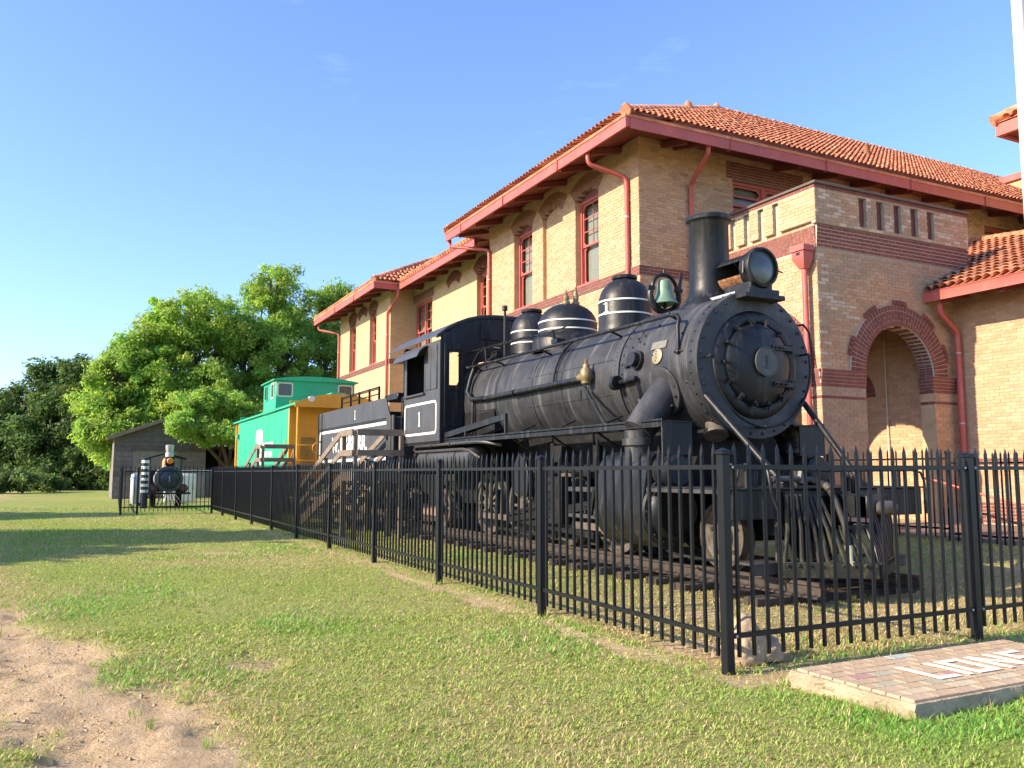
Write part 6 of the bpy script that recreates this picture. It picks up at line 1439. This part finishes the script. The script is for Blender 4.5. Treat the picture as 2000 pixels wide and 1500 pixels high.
stairs((5.07,17.42,0), 'grey timber stairs with handrails up to the gap between engine cab and tender', False)
stairs((5.15,28.25,-.0), 'grey timber stairs with handrails beside the green caboose', True)

# ------------------------------------------------------------------ picket fences
def picket_mesh(h, w=.022):
    mb = MB(); a = w/2
    mb.bx(-a,a,-a,a,0,h-.10)
    mb.add([(-a,-a,h-.10),(a,-a,h-.10),(a,a,h-.10),(-a,a,h-.10),(-a*1.5,-a*.4,h-.055),(a*1.5,-a*.4,h-.055),(a*1.5,a*.4,h-.055),(-a*1.5,a*.4,h-.055),(0,0,h)],
           [(0,1,5,4),(1,2,6,5),(2,3,7,6),(3,0,4,7),(4,5,8),(5,6,8),(6,7,8),(7,4,8)])
    return mb.mesh('picket', M_fence, smooth=False)
PK = picket_mesh(1.52)
PK90 = picket_mesh(1.52)
post_me = MB().bx(-.035,.035,-.035,.035,-.2,1.53).bx(-.042,.042,-.042,.042,1.53,1.555).add([(-.042,-.042,1.555),(.042,-.042,1.555),(.042,.042,1.555),(-.042,.042,1.555),(0,0,1.58)],[(0,1,4),(1,2,4),(2,3,4),(3,0,4)]).mesh('post', M_fence, .004, smooth=False)
bolt_me = MB().cyl((-.014,0,0),(.014,0,0),.010,n=8).mesh('rail_bolt', M_galv)
def fence(name, label, p0, d, pan, n, npk, z=0., first=True, last=True, cat='fence', pkrot=0., solid=False):
    p0 = Vector((*p0, z)); d = Vector((*d, 0)).normalized(); ang_ = math.atan2(d.y, d.x)
    f = thing(name, tuple(p0), label, cat, 'black steel picket fences')
    for i in range(n+1):
        if (i == 0 and not first) or (i == n and not last): continue
        put('post', post_me, f, tuple(p0 + d*(pan*i)), rot=(0,0,ang_))
    sd_ = Vector((-d.y, d.x, 0))
    for i in range(n):
        a, b = p0 + d*(pan*i+.036), p0 + d*(pan*(i+1)-.036)
        for zz in (1.44,.25):
            part('rail', MB().beam(a + Vector((0,0,zz)), b + Vector((0,0,zz)), .028, .034), M_fence, f)
            for e in (a + d*.03, b - d*.03): put('rail_bolt', bolt_me, f, tuple(e + Vector((0,0,zz)) - sd_*.014), rot=(0,0,ang_+math.pi/2))
        if solid:
            mb = MB()
            for k in range(npk): p = a.lerp(b, (k+.5)/npk); mb.bx(p.x-.01,p.x+.01,p.y-.01,p.y+.01,p.z+.10,p.z+1.55); mb.add([(p.x-.014,p.y,p.z+1.55),(p.x+.014,p.y,p.z+1.55),(p.x,p.y,p.z+1.62)],[(0,1,2)])
            part('picket_row', mb, M_fence, f, kind='stuff')
        else:
            for k in range(npk): put('picket', PK, f, tuple(a.lerp(b, (k+.5)/npk) + Vector((0,0,.10))), rot=(0,0,ang_+pkrot))
    return f
fence('picket_fence', 'long black steel picket fence running back beside the train from the corner post', (4.1,4.77), (0,1), 2.72, 10, 20)
fence('picket_fence', 'black steel picket fence across the front of the engine, right of the corner post', (4.1,4.77), (1,0), 2.70, 4, 19, first=False)
fence('picket_fence', 'short black steel picket fence between the engine and the porch, seen behind the front fence', (13.2,9.62), (0,1), 2.62, 1, 14, z=.2)
fence('picket_fence', 'black steel picket fence along the brick path at the right edge', (13.2,4.3), (0,1), 2.65, 2, 19, z=.12, last=False)
fence('yard_fence', 'black picket fence seen end on, left of the miniature engine', (1.12,31.0), (0.03,1), 2.7, 6, 20, solid=True)
g = fence('yard_gate', 'wide black picket gate across the yard in front of the miniature engine', (1.62,31.0), (1,0), 2.36, 1, 17, cat='gate')
part('latch', MB().bx(1.60,1.72,30.94,30.97,.30,.40), M_fence, g)
fence('yard_fence', 'narrow black picket panel between the gate and the left yard fence', (1.12,31.0), (1,0), .5, 1, 3, first=False, last=False)
# chain link and stored things behind the gate
t = thing('white_cabinet', (4.4,43,0), 'white metal cabinet standing by the shed, right of the miniature engine', 'cabinet'); part('body', MB().bx(4.05,4.75,42.8,43.4,0,1.35), M_white, t, .02); part('door', MB().bx(4.10,4.70,42.77,42.80,.08,1.28), M_white, t, .01); part('handle', MB().bx(4.62,4.65,42.74,42.77,.6,.85), M_galv, t)
t = thing('white_cabinet', (3.75,44,0), 'lower white metal cabinet just behind the miniature engine', 'cabinet'); part('body', MB().bx(3.45,4.0,43.8,44.3,0,1.1), M_white, t, .02); part('door', MB().bx(3.5,3.95,43.77,43.8,.06,1.05), M_white, t, .01)
t = thing('grey_tank', (2.1,42,0), 'grey upright tank left of the miniature engine', 'tank'); part('body', MB().lathe((2.1,42,0),(0,0,1),[(.25,0),(.25,1.2),(.2,1.32),(.08,1.38),(0,1.39)],20), M_galv, t); part('valve', MB().cyl((2.1,42,1.38),(2.1,42,1.5),.04,n=8), M_brass, t)
t = thing('chain_link_fence', (5.0,44,0), 'grey chain link fence beside the caboose, behind the gate', 'fence')
part('rail', MB().cyl((3.6,44.6,1.5),(7.2,44.6,1.5),.025,n=6), M_galv, t)
for x in (3.6,4.8,6.0,7.2): part('post', MB().cyl((x,44.6,0),(x,44.6,1.55),.03,n=8), M_galv, t)
mb = MB()
for k in range(90):
    x = 3.6 + k*.06 - .9
    for s in (1,-1):
        a = Vector((x if s > 0 else x+1.4, 44.6, .05)); b = a + Vector((s*1.4,0,1.4)); 
        if min(a.x,b.x) < 3.6 or max(a.x,b.x) > 7.2: continue
        mb.beam(a, b, .006, .006, (0,1,0))
part('mesh', mb, M_galv, t, kind='stuff')

# ------------------------------------------------------------------ miniature engine
MX, MY = 3.0, 36.0
mini = thing('miniature_locomotive', (MX,MY,0), 'small parade steam engine with navy round front and orange lamp, behind the yard gate', 'locomotive')
mbod = part('boiler', MB().lathe((MX,MY+.05,1.15),(0,1,0),[(.46,0),(.46,1.9),(.4,1.95)],36,False,True), M_greyp, mini)
part('smokebox_ring', MB().lathe((MX,MY+.1,1.15),(0,-1,0),[(.50,-.6),(.52,0),(.52,.08),(.40,.10),(.385,.06)],36,False,False), mat('dark_grey_paint', (.06,.062,.065), .5), mini)
part('front_door', MB().lathe((MX,MY+.04,1.15),(0,-1,0),[(.385,0),(.3,.05),(.15,.08),(0,.09)],32,False,False), M_navy, mini)
one(MX, 1.15, .2, 'y', MY-.065, .2, .012, M_greyp, mini)
part('chimney', MB().lathe((MX,MY+.35,1.6),(0,0,1),[(.20,0),(.13,.08),(.12,.35),(.15,.38),(.16,.55),(.13,.60),(.155,.75),(.16,.88),(.12,.9)],24), M_galv, mini)
lampb = part('lamp_box', MB().bx(MX-.16,MX+.16,MY-.05,MY+.25,1.66,2.02), M_blackd, mini, .02); part('lamp_lens', MB().lathe((MX,MY-.055,1.86),(0,-1,0),[(.125,0),(.1,.03),(0,.04)],20,False), M_orange, lampb)
part('dome', MB().lathe((MX-.05,MY+1.1,1.55),(0,0,1),[(.18,0),(.16,.06),(.16,.3),(.1,.42),(0,.46)],20,False), mat('copper_dome', (.30,.15,.08), .5, .3), mini)
cbm = part('cab', MB().bx(MX-.62,MX-.57,MY+1.9,MY+3,.6,2.0).bx(MX+.57,MX+.62,MY+1.9,MY+3,.6,2.0).bx(MX-.57,MX+.57,MY+2.95,MY+3,.6,1.5), M_navy, mini)
part('cab_roof', MB().prism([(MX-.8,1.98),(MX,2.22),(MX+.8,1.98),(MX+.8,1.93),(MX,2.16),(MX-.8,1.93)],'y',MY+1.7,MY+3.2), M_blackd, mini)
for s in (-1,1):
    c_ = part('cylinder', MB().lathe((MX+s*.55,MY+.15,.78),(0,1,0),[(.17,0),(.17,.6)],20), M_blackd, mini); part('cylinder_cover', MB().lathe((MX+s*.55,MY+.15,.78),(0,-1,0),[(.15,0),(.12,.03),(0,.035)],20,False), mat('dark_red_cap', (.13,.05,.04), .6), c_)
    for yy in (.9,1.8): part('wheel', MB().lathe((MX+s*.48,MY+yy,.36),(1,0,0),[(.36,-.05),(.36,.05),(.28,.05),(.26,.0),(.1,.0),(.08,.06),(0,.06)],24,False,False), M_blackd, mini)
part('deck', MB().bx(MX-.8,MX+.8,MY-.1,MY+.35,.55,.62), M_blackd, mini, .01)
pf_ = part('pilot_bar', MB().bx(MX-.55,MX+.55,MY-.75,MY-.68,.05,.12), M_blackd, mini)
for k in range(7): u = -.5 + k/6; part('slat', MB().cyl((MX+u*.45,MY-.12,.56),(MX+u*1.05,MY-.72,.10),.02,n=8), M_tank, mini)
ps = thing('striped_post', (2.12,36.2,0), 'white and dark striped post left of the miniature engine', 'post'); part('pole', MB().cyl((2.12,36.2,0),(2.12,36.2,1.95),.13,n=14), M_navy, ps)
for k in range(6): part('white_band', MB().lathe((2.12,36.2,.62+k*.23),(0,0,1),[(.12,0),(.136,.002),(.136,.11),(.12,.112)],14,False,False), M_white, ps)

# ------------------------------------------------------------------ shed
SH = thing('timber_shed', (3.8,50,0), 'weathered grey plank shed with low gable roof behind the miniature engine', 'shed')
sx0, sx1, sy = 1.35, 6.0, 50.0
srng = random.Random(4)
part('wall_core', MB().prism([(sx0,0),(sx1,0),(sx1,3.35),(3.7,4.2),(sx0,3.4)], 'y', sy+.04, sy+.1).bx(sx0,sx0+.06,sy+.1,56,0,3.4).bx(sx1-.06,sx1,sy+.1,56,0,3.35), M_barn, SH)
z = .12; i = 0
while z < 4.1:
    h_ = .27; zt = z + h_ - .012
    def xr_(zz):
        l = sx0 if zz < 3.4 else sx0 + (zz-3.4)/(4.25-3.4)*(3.85-sx0); r = sx1 if zz < 3.35 else sx1 - (zz-3.35)/(.9)*(sx1-3.85); return l, r
    l0, r0 = xr_(z); l1, r1 = xr_(zt)
    if r1 - l1 > .1: part('plank', MB().add([(l0,sy-.012,z),(r0,sy-.012,z),(r1,sy+.012,zt),(l1,sy+.012,zt),(l0,sy+.039,z),(r0,sy+.039,z),(r1,sy+.039,zt),(l1,sy+.039,zt)],[(0,1,2,3),(7,6,5,4),(0,4,5,1),(1,5,6,2),(2,6,7,3),(3,7,4,0)]), M_barn, SH, at=(srng.uniform(-.01,.01),srng.uniform(-.008,.004),0))
    z += h_; i += 1
part('sliding_door', MB().bx(2.3,4.6,sy-.06,sy-.02,.1,2.55), mat('door_board', (.19,.18,.15), .9, var=.2, vscale=4, streak=.5, scol=(.12,.11,.095), sscale=(12,3,1)), SH)
part('door_track', MB().bx(2.2,5.6,sy-.08,sy-.02,2.56,2.64), M_tin, SH)
srf = part('roof', MB().prism([(sx0-.35,3.28),(3.85,4.38),(sx1+.35,3.20),(sx1+.35,3.12),(3.85,4.29),(sx0-.35,3.20)], 'y', sy-.35, 56.3), M_tin, SH)
part('barge_board', MB().prism([(sx0-.38,3.10),(sx0-.38,3.30),(3.85,4.40),(sx1+.38,3.22),(sx1+.38,3.02),(3.85,4.20)], 'y', sy-.40, sy-.36), mat('barge_wood', (.23,.17,.125), .85, var=.2), srf)
LT = thing('open_lean_to', (7.4,51,0), 'dark open lean-to with red post between the shed and the caboose', 'shed')
part('roof', MB().bx(6.6,10.5,50.2,55,2.75,2.85), M_tin, LT); part('post', MB().bx(6.75,6.9,50.4,50.55,0,2.75), M_redd, LT); part('post', MB().bx(9.2,9.35,50.4,50.55,0,2.75), M_redd, LT); part('back_wall', MB().bx(6.6,10.5,54.9,55,0,2.75), M_dark, LT)
part('side_wall', MB().bx(10.4,10.5,50.3,54.9,0,2.75), M_dark, LT)

# ------------------------------------------------------------------ slab with painted pavers
SLB = thing('memorial_slab', (5.3,3.8,0), 'concrete slab topped with brick pavers spelling LIONS, outside the front fence', 'slab')
mb = MB(); nxs, nys = 40, 18; x0, x1, y0, y1 = 4.25, 6.47, 3.38, 4.33
rs2 = np.random.default_rng(8)
def ring_pts(z, j):
    P = []
    for k in range(nxs): P.append([x0+(x1-x0)*k/nxs, y0])
    for k in range(nys): P.append([x1, y0+(y1-y0)*k/nys])
    for k in range(nxs): P.append([x1-(x1-x0)*k/nxs, y1])
    for k in range(nys): P.append([x0, y1-(y1-y0)*k/nys])
    P = np.array(P); c = np.array([(x0+x1)/2,(y0+y1)/2]); P += (P-c)/np.linalg.norm(P-c,axis=1)[:,None]*rs2.normal(size=(len(P),1))*j
    return [(p[0],p[1],z + (rs2.normal()*j*.4 if 0 < z < .09 else 0)) for p in P]
m_ = 2*(nxs+nys); lv = [(-.08,.006),(.02,.012),(.06,.012),(.095,.007)]
vs = []
for z_, j in lv: vs += ring_pts(z_, j)
fs = [(a*m_+k, a*m_+(k+1) % m_, (a+1)*m_+(k+1) % m_, (a+1)*m_+k) for a in range(3) for k in range(m_)] + [tuple(range(3*m_,4*m_))]
mb.add(vs, fs); part('base', mb, M_conc, SLB)
PV = [(.54,.395,.25),(.53,.385,.24),(.55,.405,.26),(.52,.375,.235),(.555,.41,.265)]
special = {(1,1):(.60,.48,.31),(1,3):(.46,.42,.28),(2,2):(.45,.41,.28),(3,1):(.61,.50,.33),(2,5):(.46,.42,.29),(4,8):(.47,.52,.43),(1,5):(.47,.28,.24),(4,3):(.50,.29,.25),(5,1):(.62,.50,.35),(9,0):(.60,.48,.34)}
def paver(c, w):
    b = MB().bx(-w/2,w/2,-.046,.046,0,.03); me = b.mesh('paver', M_paver, .003, smooth=False)
    a = me.color_attributes.new('Col','FLOAT_COLOR','POINT'); a.data.foreach_set('color', np.tile(np.array([*c,1],np.float32), len(me.vertices))); return me
pmesh = {}
prng = random.Random(6)
for r_ in range(9):
    y = y0 + .075 + r_*.1; off = 0 if r_ % 2 == 0 else -.103; c_ = 0; x = x0 + .03 + off
    while x < x1 - .04:
        a, b = max(x, x0+.03), min(x+.200, x1-.03)
        if b - a > .05:
            col_ = special.get((c_, r_)) or PV[prng.randrange(5)]; key = (col_, round(b-a,2))
            if key not in pmesh: pmesh[key] = paver(col_, b-a)
            put('paver', pmesh[key], SLB, ((a+b)/2, y, .080 + prng.uniform(-.0015,.0015)))
        x += .206; c_ += 1
ZT = .1155; Lm = mat('worn_white_paint', (.84,.78,.64), .8, var=.12, vscale=20, bump=.3, bscale=80)
def strokes(sts, name='painted_letter'):
    mb = MB()
    for a, b, c, d in sts: mb.bx(a, c, b, d, ZT, ZT+.003)
    return part(name, mb, Lm, SLB)
yb, yt, sw = 3.655, 4.0, .055
def letter(x, rects):
    mb = MB()
    for a, b, c, d in rects: mb.bx(x+a, x+c, yb+b, yb+d, ZT, ZT+.003)
    return part('painted_letter', mb, Lm, SLB)
H_ = yt - yb
letter(4.845, [(0,0,sw,H_),(sw,0,.20,sw)])
letter(5.115, [(0,0,sw,H_)])
letter(5.225, [(0,0,sw,H_),(sw,0,.175,sw),(.175,0,.175+sw,H_),(sw,H_-sw,.175,H_)])
mbn = MB(); mbn.bx(5.535,5.535+sw,yb,yt,ZT,ZT+.003); mbn.bx(5.735,5.735+sw,yb,yt,ZT,ZT+.003); mbn.prism([(5.59,yt),(5.59,yt-.09),(5.735,yb),(5.735,yb+.09)],'z',ZT,ZT+.003); part('painted_letter', mbn, Lm, SLB)
letter(5.87, [(0,0,.22,sw),(.22-sw,sw,.22,.17),(0,.145,.22-sw,.20),(0,.20,sw,H_-sw),(0,H_-sw,.22,H_)])

# ------------------------------------------------------------------ sandstone boulder inside the fence corner
def boulder(c, r, seed):
    bm = bmesh.new(); bmesh.ops.create_icosphere(bm, subdivisions=4, radius=1)
    for v in bm.verts:
        p = v.co; n = float(fbm(np.array([p.x*1.7+seed]), np.array([p.y*1.7+p.z*2.3]), 4, seed)[0]) ; n2 = abs(math.sin(p.z*7 + p.x*3 + n*6))
        k = .75 + .5*n + .07*n2
        v.co = Vector((p.x*r[0]*k, p.y*r[1]*k, max(p.z, -.4)*r[2]*k))
    me = bpy.data.meshes.new('boulder'); bm.to_mesh(me); bm.free(); me.shade_smooth(); me.materials.append(M_stone); return me
put('boulder', boulder(0, (.165,.15,.23), 5), None, (4.47,5.02,.09), label='tan weathered boulder standing behind the fence corner post', cat='rock')
put('boulder', boulder(0, (.15,.11,.11), 9), None, (4.66,4.98,.05), label='lower dark tan boulder lying right of the corner boulder', cat='rock', rot=(0,0,.6))

# ------------------------------------------------------------------ small things on the right
fp = thing('flagpole', (13.14,7.9,.1), 'white flagpole at the right edge of the picture', 'flagpole')
part('pole', MB().cyl((13.14,7.9,.1),(13.14,7.9,14),.115,.075,n=24), mat('pole_white', (.80,.77,.68), .35, var=.03), fp); part('truck', MB().ball((13.14,7.9,14.06),.11,14), M_brass, fp); part('base_collar', MB().lathe((13.14,7.9,.1),(0,0,1),[(.2,0),(.2,.05),(.14,.1),(.12,.12)],20), M_galv, fp); part('halyard', MB().cyl((12.99,7.88,1.2),(13.05,7.88,13.9),.006,n=6), M_white, fp)
ls = thing('leaning_stand', (12.9,9.1,.2), 'dark leaning post with a pale plate, behind the front fence on the right', 'post')
part('post', MB().beam((13.02,9.15,.1),(12.82,9.05,1.15),.16,.07), M_blackd, ls, .01); part('plate', MB().beam((12.92,8.96,.66),(12.84,8.93,1.14),.02,.24,(1,0,0)), M_flesh, ls, .004)
hr_ = thing('red_handrail', (16.5,11.6,.3), 'red pipe handrail sloping down beside the porch steps', 'handrail')
part('rail', MB().tube([(16.3,12.5,1.28),(16.35,12.2,1.22),(16.5,10.3,.70),(16.5,10.2,.66)],.026,8), M_red, hr_); part('post', MB().cyl((16.5,10.4,.27),(16.5,10.4,.73),.022,n=8), M_red, hr_); part('post', MB().cyl((16.38,11.9,.27),(16.38,11.9,1.12),.022,n=8), M_red, hr_)
